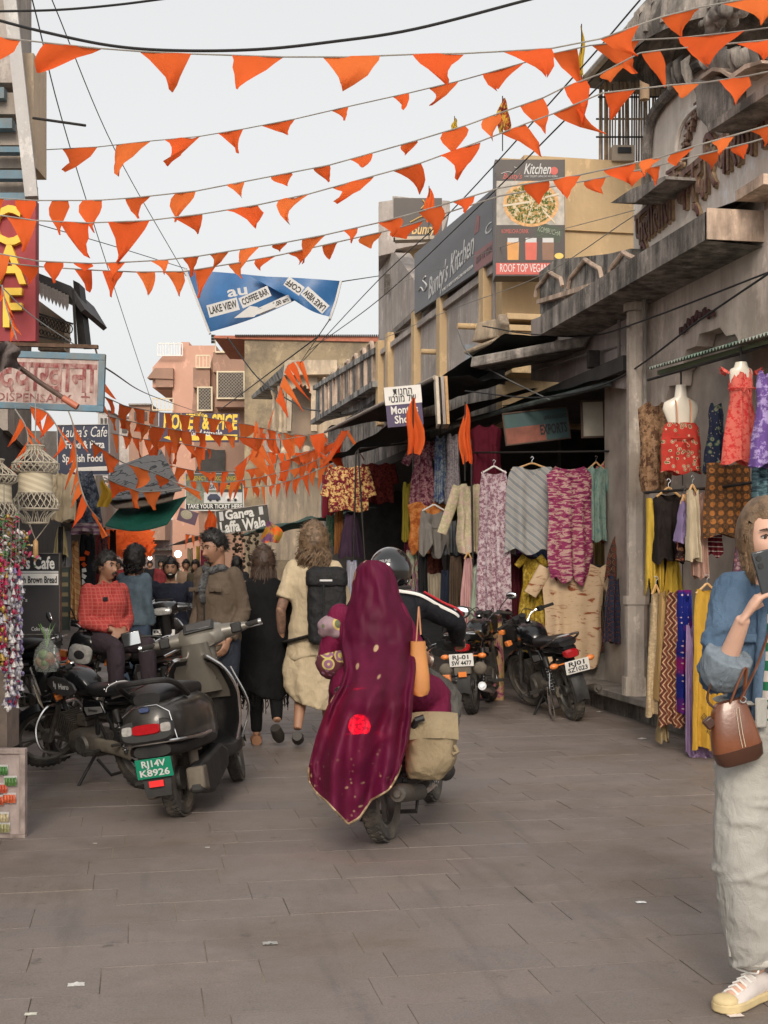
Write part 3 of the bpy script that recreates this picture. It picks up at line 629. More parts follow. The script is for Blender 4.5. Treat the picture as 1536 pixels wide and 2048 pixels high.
mb = MB(); mb.beam(P(72, 626, 14.8), P(146, 648, 14.8), .02); mb.beam(P(72, 672, 14.8), P(140, 684, 14.8), .02); mb.beam(P(146, 580, 14.8), P(152, 690, 14.8), .03); part(mb, 'rail', mt_iron, bl)
mb = MB(); fro(mb, [(146, 560), (158, 566), (172, 690), (156, 690)], 15.2, .3); part(mb, 'drain_pipe', mt_iron, bl)
mb = MB(); fro(mb, [(76, 600), (130, 640), (128, 700), (76, 700)], 16.2, .3); part(mb, 'wall', mt_haveli, bl)
# left row receding
lr = thing('left_shop_row', 'row of old shopfronts receding along the left side of the street', 'building', (LX, 40, 0))
mb = MB(); mb.bx(LX - 4, LX, 24, 44, 2.8, 3.9); part(mb, 'upper_wall', mt_leftwall, lr)
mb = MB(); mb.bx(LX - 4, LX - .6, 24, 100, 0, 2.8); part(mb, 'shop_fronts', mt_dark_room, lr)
mb = MB(); mb.bx(LX - 6, LX - .1, 44, 100, 2.8, 5.0); part(mb, 'far_wall', mt_leftwall, lr)
mb = MB(); mb.bx(LX - .6, LX + .25, 26, 60, 2.55, 2.6); part(mb, 'awning', M1('faded_awning', (.20, .16, .14), .9, 0, .3, 2), lr)
# closing house where the street bends
eh = thing('street_end_house', 'pinkish house with dark doorway closing the far end of the street', 'building', (0, 108, 0))
mb = MB(); mb.bx(-6, 8, 108, 112, 0, 5.2); part(mb, 'wall', plaster('dusty_rose_plaster', (.30, .215, .20), (.26, .19, .18), (.16, .12, .115), .5, .4), eh)
for x in (-.6, 1.2, 2.6):
    mb = MB(); mb.bx(x, x + 1.0, 107.9, 108.02, .2, 2.3); part(mb, 'doorway', mt_dark_room, eh)
mb = MB(); mb.bx(-3, 6, 107.2, 108, 2.7, 2.85); part(mb, 'ledge', mt_ledge, eh)
for x in (-1.4, 3.8):
    mb = MB(); mb.bx(x, x + .9, 107.95, 108.03, 3.3, 4.4); part(mb, 'window', mt_lattice, eh)
for k, (x0, y0, x1, y1, D, m_) in enumerate(((196, 822, 216, 960, 70, mt_palewall), (210, 835, 262, 960, 85, mt_grey_wall), (258, 810, 300, 960, 80, mt_bay), (285, 855, 330, 985, 72, mt_pink), (212, 930, 330, 1080, 104, mt_bay))):
    h = thing('distant_house', ['pale distant house low on the skyline left of the others', 'grey distant house behind the small flags', 'maroon brown distant house beside the pink house', 'narrow salmon distant house below the pink house', 'brown distant house low behind the tarpaulins'][k], 'building', P((x0 + x1) / 2, y1, D), group='distant houses')
    mb = MB(); fro(mb, rect(x0, y0, x1, y1), D, 3); part(mb, 'wall', m_, h)
    for q in range(2):
        xx = lerp(x0, x1, .25 + .4 * q); mb = MB(); fro(mb, rect(xx, y0 + 14, xx + (x1 - x0) * .2, y0 + 30), D - .1, .05); part(mb, 'window', mt_lattice, h)
    mb = MB(); fro(mb, rect(x0 - 1, y0 - 3, x1 + 1, y0), D - .2, 3.3); part(mb, 'roof_slab', mt_concrete, h)
# salmon house
ph = thing('salmon_house', 'tall salmon pink house with stepped terraces and white railing', 'building', P(380, 1100, 66))
mb = MB(); fro(mb, [(345, 1215), (345, 775), (305, 775), (305, 735), (325, 712), (362, 712), (362, 684), (378, 684), (378, 691), (432, 691), (432, 1215)], 66, 6); part(mb, 'wall', mt_pink, ph)
mb = MB(); fro(mb, [(294, 756), (310, 736), (346, 736), (346, 758)], 65.6, .8); part(mb, 'jutting_slab', mt_bay, ph)
mb = MB(); fro(mb, rect(311, 757, 346, 774), 65.7, 1); part(mb, 'bracket', mt_bay, ph)
def railing(o, x0, y0, x1, y1, D, mt_, nb, t=.035):
    mb = MB()
    for y in (y0, y1): mb.beam(P(x0, y, D), P(x1, y, D), t)
    part(mb, 'rail', mt_, o)
    for k in range(nb + 1):
        x = lerp(x0, x1, k / nb); mb = MB(); mb.beam(P(x, y0, D), P(x, y1, D), t * .7); part(mb, 'baluster', mt_, o)
railing(ph, 315, 687, 365, 711, 65.6, mt_white, 9, .06); railing(ph, 305, 797, 346, 820, 65.5, mt_alum_frame, 5, .06)
mb = MB(); fro(mb, rect(318, 985, 340, 1020), 65.9, .1); part(mb, 'window', mt_lattice, ph)
# bay-window house
bw = thing('bay_window_house', 'brown house with projecting bay windows behind diamond lattice grilles', 'building', P(440, 1100, 58))
mb = MB(); fro(mb, [(408, 1215), (384, 820), (390, 742), (418, 735), (428, 705), (492, 705), (492, 1215)], 58.4, 6); part(mb, 'wall', mt_bay, bw)
for x0, y0, x1, y1, D in ((426, 704, 491, 744, 57.4), (386, 735, 420, 775, 58.0), (430, 795, 489, 814, 57.4)):
    mb = MB(); fro(mb, rect(x0, y0, x1, y1), D, 1); part(mb, 'bay_panel', mt_bay, bw)
for x0, y0, x1, y1, D in ((436, 745, 487, 795, 57.3), (397, 776, 422, 819, 57.9), (400, 990, 424, 1012, 58.0)):
    mb = MB(); fro(mb, rect(x0, y0, x1, y1), D, .06); w_ = part(mb, 'window', mt_lattice, bw)
    mb = MB(); f = 3
    for a in (rect(x0 - f, y0 - f, x1 + f, y0), rect(x0 - f, y1, x1 + f, y1 + f), rect(x0 - f, y0, x0, y1), rect(x1, y0, x1 + f, y1)): fro(mb, a, D - .05, .12)
    part(mb, 'window_frame', mt_alum_frame, bw)
    mb = MB(); st = 6.5
    for k in range(int((x1 - x0 + y1 - y0) / st)):
        for sg in (1, -1):
            q = k * st; p0 = (q, 0) if q <= x1 - x0 else (x1 - x0, q - (x1 - x0)); p1 = (0, q) if q <= y1 - y0 else (q - (y1 - y0), y1 - y0)
            X = (lambda a: x0 + a) if sg > 0 else (lambda a: x1 - a); mb.beam(P(X(p0[0]), y0 + p0[1], D - .02), P(X(p1[0]), y0 + p1[1], D - .02), .022)
    part(mb, 'grille', M1('grille_tan', (.30, .25, .2), .6), bw)
railing(bw, 431, 676, 490, 704, 57.3, mt_alum_frame, 4, .07); railing(bw, 392, 711, 420, 735, 57.9, mt_alum_frame, 4, .06)
for k in range(3):
    x = 428 + k * 2; mb = MB(); mb.beam(P(425, 672 + 6 * k, 57), P(428, 672 + 6 * k, 60), .12); part(mb, 'roof_batten', mt_iron, bw)
mb = MB(); fro(mb, [(398, 1008), (388, 948), (410, 900), (450, 900), (450, 1008)], 58.2, .05); part(mb, 'dark_opening', mt_dark_room, bw)
# mud plaster wall house
mw = thing('plaster_wall_house', 'broad blank ochre plaster wall with a red brick edge on top', 'building', P(600, 1100, 50))
mb = MB(); fro(mb, [(489, 1215), (489, 678), (768, 683), (768, 1215)], 50, 5); part(mb, 'wall', mt_mudwall, mw)
mb = MB(); fro(mb, [(428, 671), (470, 671), (768, 673), (768, 684), (489, 678), (428, 676)], 49.9, 5.1); part(mb, 'brick_edge', mt_tile, mw)
mb = MB(); 
for k in range(70):
    x = 470 + k * 4.2; fro(mb, rect(x, 669, x + 3.2, 672.5), 49.8, .3)
o = part(mb, 'tile_teeth', mt_iron, mw); o['kind'] = 'stuff'
# haveli with cusped balcony
hv = thing('haveli', 'aged cream haveli balcony with scalloped arches and tilted roof slab', 'building', P(600, 1100, 40))
mb = MB(); ol = [(574, 862), (574, 752), (632, 752), (632, 862)]
ar = cusped(602, 862, 40, 92)
ex(mb, [P(x, y, 39) for x, y in ([(574, 862), (574, 745), (634, 745), (634, 862)] + ar[::-1])], CD * .4); part(mb, 'arch_front', mt_haveli, hv)
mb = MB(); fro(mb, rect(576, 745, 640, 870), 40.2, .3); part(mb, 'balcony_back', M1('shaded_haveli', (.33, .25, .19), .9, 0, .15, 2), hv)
mb = MB(); fro(mb, [(566, 750), (570, 720), (674, 720), (674, 748)], 38.6, 3); part(mb, 'roof_block', mt_haveli, hv)
mb = MB(); ex(mb, [P(502, 792, 47), P(570, 728, 39), P(578, 746, 39), P(504, 798, 47)], V((1.0, 0, .0))); part(mb, 'tilted_roof', mt_arcade, hv)
mb = MB(); fro(mb, [(632, 745), (690, 745), (690, 900), (632, 900)], 39.4, 2.5); part(mb, 'side_wall', mt_haveli, hv)
for k in range(4):
    px, D = (548, 562, 571, 578)[k], (43, 41.6, 40.6, 39.2)[k]
    mb = MB(); a = P(px, 866, D); mb.lathe([(.10, 0), (.10, .1), (.06, .2), (.075, .8), (.05, 1.2), (.11, 1.35), (.11, 1.5)], 8, Matrix.Translation(a)); part(mb, 'column', mt_haveli, hv, True)
mb = MB(); ex(mb, [P(520, 905, 45), P(520, 868, 45), P(650, 868, 38.6), P(672, 905, 38.6), P(640, 935, 38.6)], CD * .4); part(mb, 'balcony_floor', mt_haveli, hv)
mb = MB(); ex(mb, [P(530, 1120, 44), P(530, 905, 44), P(690, 900, 38.9), P(690, 1120, 38.9)], CD * .5); part(mb, 'lower_wall', mt_haveli, hv)
for k in range(5):
    px = 545 + k * 22; mb = MB(); a = P(px, 935, 42 - k * .8); mb.tube([a + V((0, -.2, .55)), a + V((0, -.5, .35)), a + V((0, -.25, .1)), a + V((0, -.1, -.3))], [.12, .14, .1, .05], 8); part(mb, 'bracket', mt_haveli, hv, True)
mb = MB(); fro(mb, [(528, 905), (532, 865), (560, 862), (560, 905)], 43, .3); part(mb, 'balcony_panel', mt_grey_wall, hv)
mb = MB(); fro(mb, cusped(652, 1060, 22, 100, 5), 38.7, .1); part(mb, 'niche', mt_arcade, hv)
# mouldy arcade parapet along the right
ap = thing('arcade_parapet', 'mould blackened parapet with a row of blind scalloped arches', 'parapet', PX(700, 780, WX))
mb = MB(); fac(mb, [(630, 842), (632, 775), (752, 700), (757, 708), (757, 810)], WX + .02, .3); part(mb, 'wall', mt_arcade, ap)
for k in range(7):
    px = 648 + k * 15.5; py = 818 - k * 9.5; s = DX(px, WX) / F; a = PX(px, py, WX - .02)
    mb = MB(); pl = []
    for i in range(13):
        t = PI * i / 12; rr_ = 1 + .09 * abs(sin(4 * t)); pl.append(a + V((0, -.40 * cos(t) * rr_, .35 + .42 * sin(t) * rr_)))
    pl = [a + V((0, -.4, -.3))] + pl + [a + V((0, .4, -.3))]
    mb.tube(pl, .05, 5); ar_ = part(mb, 'blind_arch', mt_ledgelt, ap, True)
    mb = MB(); mb.add([p + V((-.005, 0, 0)) for p in pl], [tuple(range(len(pl)))]); part(mb, 'arch_recess', mt_ledge, ap)
mb = MB(); mb.beam(PX(630, 845, WX - .1), PX(757, 768, WX - .1), .25, .12); part(mb, 'cornice', mt_arcade, ap)
mb = MB(); mb.beam(PX(630, 776, WX - .03), PX(754, 701, WX - .03), .12, .12); part(mb, 'coping', mt_arcade, ap)
# bamboo hut on the terrace
ht = thing('bamboo_hut', 'rooftop shelter of bamboo poles under a sloping dark tin roof', 'hut', P(1250, 320, 15.6))
mb = MB(); ex(mb, [P(1166, 160, 18.4), P(1330, -30, 14.6), P(1336, -18, 14.6), P(1172, 175, 18.4)], V((3.2, .6, .05))); part(mb, 'roof', M1('dark_tin', (.05, .045, .042), .6, .2, .3, 5), ht)
mb = MB(); mb.tube([P(1164, 166, 18.3), P(1340, -36, 14.5)], .055, 8); part(mb, 'roof_edge_pole', M1('grey_pole', (.32, .29, .26), .7, 0, .2, 8), ht, True)
r_ = random.Random(12); mt_bam = [M1('bamboo_a', (.30, .20, .11), .6, 0, .3, 12), M1('bamboo_b', (.17, .115, .07), .6, 0, .3, 12)]
for k in range(24):
    px = 1199 + k * 5.3 + r_.uniform(-1, 1); mb = MB(); D = 18.1
    mb.tube([P(px, 322, D), P(px + r_.uniform(-2, 2), r_.uniform(150, 172), D)], r_.uniform(.010, .018), 6); part(mb, 'bamboo_pole', mt_bam[k % 2], ht, True)
mb = MB(); mb.beam(P(1196, 194, 18), P(1340, 194, 18), .02); mb.beam(P(1192, 274, 18), P(1300, 274, 18), .02); mb.beam(P(1192, 238, 18.2), P(1320, 238, 18.2), .02); part(mb, 'crossbar', mt_iron, ht)
mb = MB(); fro(mb, rect(1225, 290, 1270, 321), 17.9, .2); part(mb, 'meter_box', M1('tan_box', (.36, .29, .22), .7), ht)
mb = MB(); fro(mb, rect(1236, 294, 1263, 305), 17.87, .02); part(mb, 'box_label', mt_ink, ht)
mb = MB(); a = P(1289, 155, 14.5); mb.lathe([(.0, .22), (.055, .2), (.055, -.15), (0, -.16)], 10, Matrix.Translation(a + V((0, 0, -.1)))); mb.cyl(a, a + V((0, 0, .5)), .004); o = mb.build('hanging_lantern', M1('straw', (.30, .20, .12), .8), None); tag(o, 'small woven lantern hanging from the bamboo hut roof', 'lantern')
mb = MB(); mb.bx(XB + .3, 9, P(1250, 320, 18).y, P(1250, 320, 18).y + 3, 6.1, P(1250, 322, 18).z); part(mb, 'terrace_base', mt_yellow_wall, bh)
# restaurant signs
mt_banner = M1('grey_banner', (.115, .112, .118), .5, 0, .06, 2); mt_brownsign = M1('brown_sign_print', (.045, .032, .028), .45, 0, .2, 3)
mt_coral = M1('coral_print', (.55, .09, .07), .5, 0, .08); mt_pale = M1('pale_print', (.58, .57, .56), .55, 0, .05); mt_dullred = M1('dull_red_print', (.24, .075, .07), .5, 0, .1)
XS = XB - .12
o = thing('restaurant_banner', 'long grey restaurant banner with white script running along the terrace wall', 'banner', PX(905, 520, XS))
mb = MB(); fac(mb, [(829, 628), (829, 508), (985, 378), (985, 522)], XS, .05); part(mb, 'panel', mt_banner, o)
def ftext(st, a, b, hpx, mt_, bold=0, shear=0, X=XS):
    pa, pb = PX(a[0], a[1], X - .006), PX(b[0], b[1], X - .006); D = ((pa + pb) / 2 - CP).dot(CD)
    return adopt(text(st, hpx * D / F * 1.38, mt_, None, frame((pa + pb) / 2, pb - pa, UP), .002, shear, bold, fit=(pb - pa).length), o)
ftext("Bunty's Kitchen", (856, 582), (947, 486), 46, mt_pale, .004, .35); ftext('A PART OF BUNTY CAPPUCCINO AND PIZZERIA', (884, 582), (946, 532), 7, mt_pale); ftext('C', (970, 465), (983, 452), 20, mt_pale)
mb = MB(); mb.tube(cat([PX(x, y, XS - .01) for x, y in ((836, 582), (842, 575), (848, 582), (853, 570), (846, 560), (851, 552))], 5), .015, 5); part(mb, 'printed_swirl', mt_pale, o, True)
mb = MB(); fac(mb, [(949, 545), (949, 506), (985, 480), (985, 520)], XS - .005, .004); part(mb, 'red_print', mt_dullred, o)
ftext('ROOF TOP VEGAN', (953, 522), (984, 497), 15, mt_brownsign)
mb = MB(); fac(mb, [(948, 470), (953, 430), (959, 432), (957, 462)], XS - .005, .004); part(mb, 'red_print', mt_dullred, o)
b = Board('kitchen_sign', 'tall box sign with pizza and drinks pictures above a coral strip', 990, 319, 1130, 552, 17.0, mt_brownsign, thick=.35)
b.r(992, 526, 1129, 549, mt_coral); b.t('ROOF TOP VEGAN', 1048, 537, 17, mt_white, fit=96); b.t('Kitchen', 1074, 339, 22, mt_pale, fit=54, shear=.35, bold=.01); b.t("Bunty's", 1024, 353, 12, mt_coral, fit=38, shear=.35)
b.t('A PART OF BUNTY CAPPUCCINO AND PIZZERIA', 1082, 353, 4, mt_pale, fit=66)
b.r(993, 362, 1129, 450, M1('marble_print', (.42, .38, .33), .5, 0, .3, 9), off=.002)
b.disc(1062, 408, 56, M1('pizza_crust', (.62, .33, .12), .5, 0, .3, 20), off=.004, ry=46)
b.disc(1062, 408, 49, pattern('pizza_greens', 'speckle', (.42, .25, .10), (.06, .10, .03), (.55, .45, .30), 26, sheer=0), off=.006, ry=40)
for x0, y0, x1, y1 in ((1006, 412, 1060, 404), (1053, 442, 1068, 400), (1085, 420, 1110, 446), (1090, 395, 1118, 388)):
    b.poly([(x0, y0 - 2), (x1, y1 - 2), (x1, y1 + 2), (x0, y0 + 2)], M1('cheese_print', (.62, .52, .38), .5), off=.008)
b.r(993, 450, 1129, 524, mt_brownsign, off=.0025); b.t('KOMBUCHA DRINK', 1030, 463, 9, mt_coral, fit=54); b.r(1072, 450, 1124, 480, M1('slate_print', (.06, .075, .05), .6), roll=.25); b.t('KOMBUCHA', 1098, 463, 11, M1('chalk', (.35, .4, .3), .8), fit=46, roll=.22, off=.008)
for x, c_ in ((1026, (.62, .27, .05)), (1062, (.60, .09, .05)), (1096, (.22, .10, .05))):
    b.poly([(x - 12, 484), (x + 12, 484), (x + 11, 520), (x - 11, 520)], M1('drink_%d' % x, c_, .4), 'printed_jar'); b.r(x - 11, 476, x + 11, 485, mt_pale, 'printed_lid', off=.005)
b.disc(1118, 512, 9, M1('lemon', (.8, .55, .12), .5), off=.005, ry=6); b.disc(1108, 342, 8, mt_coral)
mb = MB(); mb.tube(cat([b.at(x, y, .006) for x, y in ((1002, 348), (1015, 344), (1028, 346), (1034, 338), (1028, 334))], 5), .006, 4); mb.build('printed_swirl', mt_pale, b.o)
b = Board('stair_sign', 'dark brown rooftop sign with golden script beyond the grey banner', 787, 396, 884, 476, 24.0, mt_brownsign, thick=.3); b.t('Bunty', 845, 459, 22, M1('gold_print', (.62, .40, .14), .5), fit=48, shear=.3, bold=.01)
mb = MB(); mb.tube(cat([b.at(x, y, .02) for x, y in ((820, 445), (850, 432), (880, 444), (884, 430), (872, 428))], 5), .012, 4); mb.tube(cat([b.at(x, y, .02) for x, y in ((842, 418), (850, 408), (845, 400))], 4), .012, 4); mb.build('printed_cup', _mats['gold_print'], b.o)
mb = MB(); mb.beam(P(790, 480, 23.6), P(868, 478, 23.6), .25, .06); o = mb.build('sign_shelf', M1('pale_shelf', (.45, .38, .3), .8), None, False); tag(o, 'thin pale shelf below the golden script rooftop sign', 'shelf')
# cafe banner on the left, cafe board
b = Board('cafe_banner', 'navy cafe banner with white script and left arrow hanging above the left shop', 116, 850, 218, 950, 13.0, mt_navy, roll=-.015, frame_mt=mt_pale, fw=1.3, thick=.02)
b.t("Laura's Cafe", 142 + 26, 865, 22, mt_white, fit=92, shear=.3); b.t('Food & Pizza', 170, 890, 16, mt_white, fit=78, bold=.02); b.t('Spanish Food', 165, 917, 16, mt_white, fit=80, bold=.02); b.poly([(138, 938), (152, 932), (152, 935), (215, 933), (215, 942), (152, 942), (152, 946)], mt_white)
b = Board('cafe_board', 'black standing cafe board advertising fresh brown bread by the motorcycles', -30, 1108, 118, 1268, 9.6, mt_signblack, frame_mt=mt_alu, fw=2, thick=.05)
b.r(-30, 1110, 117, 1142, mt_ink); b.t("Laura's Cafe", 53, 1127, 25, mt_white, fit=112, bold=.025); b.r(-30, 1147, 117, 1170, mt_white, off=.004); b.r(-30, 1142, 117, 1146, mt_pale); b.t('Make Fresh Brown Bread', 58, 1160, 14, mt_ink, fit=112, bold=.02, off=.007)
for k, (s_, x, y) in enumerate((('Running Coffee', 20, 1179), ('Chocolate Cake', 16, 1189), ("Sandwich's", 24, 1200), ('Cheese Cake', 10, 1212), ('Coke Diet', 80, 1258))): b.t(s_, x, y, 8, mt_pale, fit=62 if k < 4 else 34)
b = Board('menu_panel', 'narrow dark green menu panel leaning beside the cafe board', 120, 1135, 139, 1260, 10.2, M1('menu_green', (.03, .04, .028), .5), frame_mt=mt_alu, fw=1.5, yaw=.5)
for k in range(5): b.r(123, 1145 + k * 20, 136, 1153 + k * 20, M1('menu_print', (.22, .17, .08), .6))
# signs down the street
b = Board('honey_banner', 'purple cafe banner with bold yellow lettering hung across the far street', 318, 826, 478, 884, 36.0, M1('banner_purple', (.04, .02, .055), .5, 0, .3, 3), roll=.012, thick=.02, cat_='banner')
b.t('HONEY & SPICE', 400, 845, 30, mt_yellow, fit=148, bold=.035, shear=.08); b.t('cafe', 397, 829, 9, mt_yellow, fit=22); b.t('the food temple', 400, 866, 13, mt_white, fit=88, bold=.01, shear=.15); b.poly([(327, 876), (345, 869), (345, 872), (475, 868), (475, 879), (345, 882)], mt_yellow)
b = Board('ticket_board', 'currency and ticket board with vehicle pictures down the street', 372, 948, 486, 1020, 38.0, M1('ticket_print', (.20, .21, .15), .6, 0, .35, 12), frame_mt=mt_pale, fw=2)
b.t('CURRENCY', 388, 957, 9, mt_yellow, fit=50, bold=.02); b.t('EXCHANGE', 450, 957, 9, mt_yellow, fit=50, bold=.02); b.r(372, 1008, 486, 1019, mt_ink); b.t('TAKE YOUR TICKET HERE', 430, 1013, 9, mt_white, fit=110, bold=.02, off=.02)
b.r(436, 966, 484, 984, mt_signblack); b.t('WESTERN UNION', 462, 975, 8, mt_yellow, fit=40, bold=.02, off=.02); b.r(410, 963, 433, 980, mt_pale); b.t('VISA', 421, 974, 8, mt_navy, fit=18, bold=.02, off=.02); b.r(408, 985, 484, 1006, mt_pale)
for cx, c_ in ((428, mt_navy), (464, mt_white)):
    b.poly([(cx - 13, 1000), (cx - 13, 994), (cx - 7, 988), (cx + 6, 988), (cx + 13, 995), (cx + 13, 1000)], c_, 'printed_car', off=.02); b.disc(cx - 7, 1000, 3, mt_ink, off=.03); b.disc(cx + 7, 1000, 3, mt_ink, off=.03)
b = Board('laffa_sign', 'dark food stall sign with white letters tilted above the crowd', 434, 1016, 538, 1062, 30.0, M1('olive_black_sign', (.05, .047, .04), .6, 0, .2, 4), roll=-.13, frame_mt=mt_grey_wall, fw=1.5)
b.t('Ganga', 480, 1027, 19, mt_white, fit=58, bold=.035); b.t('Laffa Wala', 484, 1051, 22, mt_white, fit=92, bold=.035); b.r(440, 1018, 448, 1036, mt_pale); b.r(520, 1018, 528, 1034, mt_pale)
b = Board('food_pennant', 'small hanging food picture sign with purple border', 356, 1020, 394, 1046, 27, M1('pennant_purple', (.16, .10, .14), .7), roll=.3); b.disc(372, 1030, 12, M1('rice_print', (.5, .45, .32), .7, 0, .3, 60), ry=9)
b = Board('monty_sign', 'hanging shop sign with white upper half and purple lower half', 772, 774, 844, 852, 14.6, M1('sign_purple', (.055, .035, .095), .5), roll=-.09, thick=.08)
b.r(771, 772, 845, 808, mt_white, off=.003); b.t('החנות'[::-1], 808, 783, 15, mt_ink, fit=38, bold=.012, off=.008); b.t('של מונטי'[::-1], 806, 797, 15, mt_ink, fit=54, bold=.012, off=.008)
b.t("Monty's", 808, 820, 16, mt_white, fit=54, bold=.02, off=.008); b.t('Shop', 806, 839, 16, mt_white, fit=38, bold=.02, off=.008)
b = Board('exports_sign', 'faded teal and orange exports sign deep under the shop awning', 1010, 822, 1136, 882, 15.2, M1('faded_teal', (.03, .075, .075), .6, 0, .2, 4), roll=-.12, frame_mt=M1('sign_wood', (.08, .05, .035), .8), fw=3)
b.r(1010, 850, 1090, 882, M1('faded_orange', (.22, .07, .045), .7, 0, .4, 6)); b.t('EXPORTS', 1106, 862, 20, mt_ink, fit=54, bold=.03, off=.008); b.t('GEMS & HANDICRAFTS', 1112, 838, 8, mt_ink, fit=46, off=.008)
b = Board('blank_board', 'blank cream board beside the exports sign', 1166, 804, 1206, 872, 14.6, M1('blank_cream', (.38, .34, .27), .7), roll=-.03, frame_mt=_mats['sign_wood'], fw=4)
for k, (x, c_) in enumerate(((876, mt_cream), (887, mt_grey_wall), (894, mt_wood))):
    b = Board('edge_on_sign', ['cream sign panel seen edge on', 'grey sign panel seen edge on', 'tan sign panel seen edge on'][k] + ' beside the two tone shop sign', x - 3, 752, x + 3, 848, 14.8 + .15 * k, c_, roll=-.05, thick=.5)
# twisted blue banner
bb = thing('twisted_banner', 'twisted blue coffee bar banner strung across the street', 'banner', P(530, 600, 18))
mt_bluebanner = M1('blue_vinyl', (.035, .135, .33), .35, 0, .2, 3, .2, 6)
def bil(a, b, c, d, D, amp):
    def f(u, v):
        x = lerp(lerp(a[0], b[0], u), lerp(d[0], c[0], u), v); y = lerp(lerp(a[1], b[1], u), lerp(d[1], c[1], u), v)
        return P(x, y + 7 * sin(PI * u) * (v - .2), D + amp * sin(6 * u + 3 * v) * .1)
    return f
mb = MB(); mb.grid(bil((374, 540), (560, 556), (600, 596), (420, 664), 18, .5), 16, 8); part(mb, 'left_sheet', mt_bluebanner, bb, True, angle=180)
mb = MB(); mb.grid(bil((500, 552), (683, 562), (662, 634), (588, 600), 17.8, .5), 14, 8); part(mb, 'folded_sheet', mt_bluebanner, bb, True, angle=180)
mb = MB(); mb.beam(P(370, 538, 17.7), P(420, 668, 17.7), .06, .03); part(mb, 'edge_batten', mt_pale, bb)
mb = MB(); mb.beam(P(682, 562, 17.5), P(672, 602, 17.5), .06, .03); mb.beam(P(672, 602, 17.5), P(659, 640, 17.5), .06, .03); part(mb, 'edge_batten', mt_pale, bb)
def btext(s_, x, y, h, fit, ang, box=True, D=17.5, mt_=mt_ink):
    fm = frontal(x, y, D) @ Matrix.Rotation(-rad(ang), 4, 'Y'); k = D / F
    if box: adopt(MB().bx(-fit * k * .56, fit * k * .56, .004, .008, -h * k * .85, h * k * .85).build('printed_panel', mt_pale, None, False, M=fm), bb)
    adopt(text(s_, h * k * 1.38, mt_, None, fm, .002, fit=fit * k, bold=.02), bb)
btext('LAKE VIEW', 446, 615, 15, 56, 15); btext('COFFEE BAR', 510, 594, 13, 56, 24); btext('Time : 8.00 am', 548, 610, 9, 62, 24, True); btext('LAKE VIEW', 630, 600, 13, 52, 180 - 42, D=17.3); btext('COFF', 588, 572, 12, 34, 180 - 35, D=17.3); btext('au', 475, 582, 22, 40, 10, False, mt_=mt_pale)
mb = MB(); fro(mb, [(468, 636), (500, 612), (516, 614), (514, 620), (550, 606), (552, 614), (512, 630), (508, 634)], 17.45, .004); part(mb, 'printed_arrow', mt_pale, bb)
# tarpaulins
def tarp(name, label, q, D, mt_, sag=14, back=2.0):
    mb = MB(); a, b_, c, d = q
    def f(u, v):
        x = lerp(lerp(a[0], b_[0], u), lerp(d[0], c[0], u), v); y = lerp(lerp(a[1], b_[1], u), lerp(d[1], c[1], u), v) + sag * sin(PI * u) * (.4 + .6 * v)
        return P(x, y, D + back * (1 - v) + .05 * sin(9 * u + 4 * v))
    mb.grid(f, 20, 12); mb.grid(lambda u, v: f(u, v) + V((0, 0, -.012)), 20, 12, flip=True)
    return tag(mb.build(name, mt_, None, True, 180), label, 'tarpaulin')
def camo():
    n = N('grey_printed_tarp', .85); d = n.wave(n.co(), 1.6, 14, 'SIN', 'Z', detail=4, dscale=1.5); col = n.ramp(d, [(.0, C(.03, .03, .03)), (.06, C(.05, .05, .05)), (.12, C(.19, .185, .18)), (1, C(.17, .165, .165))])
    n.set('Base Color', col); n.sheer(.15, col); return n.m
tarp('printed_tarpaulin', 'grey tarpaulin with dark squiggle print strung over the street', ((222, 936), (322, 898), (364, 980), (212, 1000)), 19, camo(), 4)
tarp('brown_tarpaulin', 'brown tarpaulin strip below the grey printed one', ((214, 1000), (350, 984), (345, 1000), (232, 1016)), 18.8, cloth('brown_tarp', (.20, .15, .11)), 4, .5)
tarp('green_tarpaulin', 'green tarpaulin sagging over the street above the crowd', ((240, 1014), (374, 992), (334, 1048), (210, 1050)), 18.5, cloth('green_tarp', (.02, .15, .105), (.015, .115, .08), .7, .3), 12, .9)
mtk = cloth('black_tarp', (.03, .03, .03), (.02, .02, .02), .6, 0); mtg = cloth('grey_tarp', (.14, .135, .13), (.09, .088, .085), .7, .05)
def sheet3(name, label, a, b_, c, d, mt_, sag=.15, w_=.04, cat_='awning'):
    a, b_, c, d = map(V, (a, b_, c, d)); mb = MB(); nz = random.random() * 9
    def f(u, v):
        p = lerp(lerp(a, b_, u), lerp(d, c, u), v); return p + V((0, 0, -sag * sin(PI * u) * sin(PI * min(1, v * 1.0)) + w_ * noise.noise(V((u * 6 + nz, v * 4, 0)))))
    mb.grid(f, 20, 10); mb.grid(lambda u, v: f(u, v) + V((0, 0, -.015)), 20, 10, flip=True); return tag(mb.build(name, mt_, None, True, 180), label, cat_)
sheet3('grey_awning', 'crumpled grey awning cloth over the far clothes stall', P(650, 862, 26), P(872, 752, 15.2), P(885, 772, 15.6) + V((.9, 0, .1)), P(700, 845, 26) + V((.9, 0, .2)), mtg, .1, .12)
sheet3('black_awning', 'black awning sheet sloping over the dark stall front', P(640, 930, 24.5), P(775, 852, 15), P(885, 770, 15.5) + V((1.2, 0, 0)), P(660, 865, 25) + V((1.2, 0, 0)), mtk, .12, .08)
sheet3('dark_tin_awning', 'dark corrugated sheet lying over the shop roof edge', P(860, 768, 16.6), P(1010, 668, 15), P(1030, 660, 15.2) + V((.8, .3, 0)), P(880, 745, 17) + V((.8, .3, 0)), mtk, .02, .03)
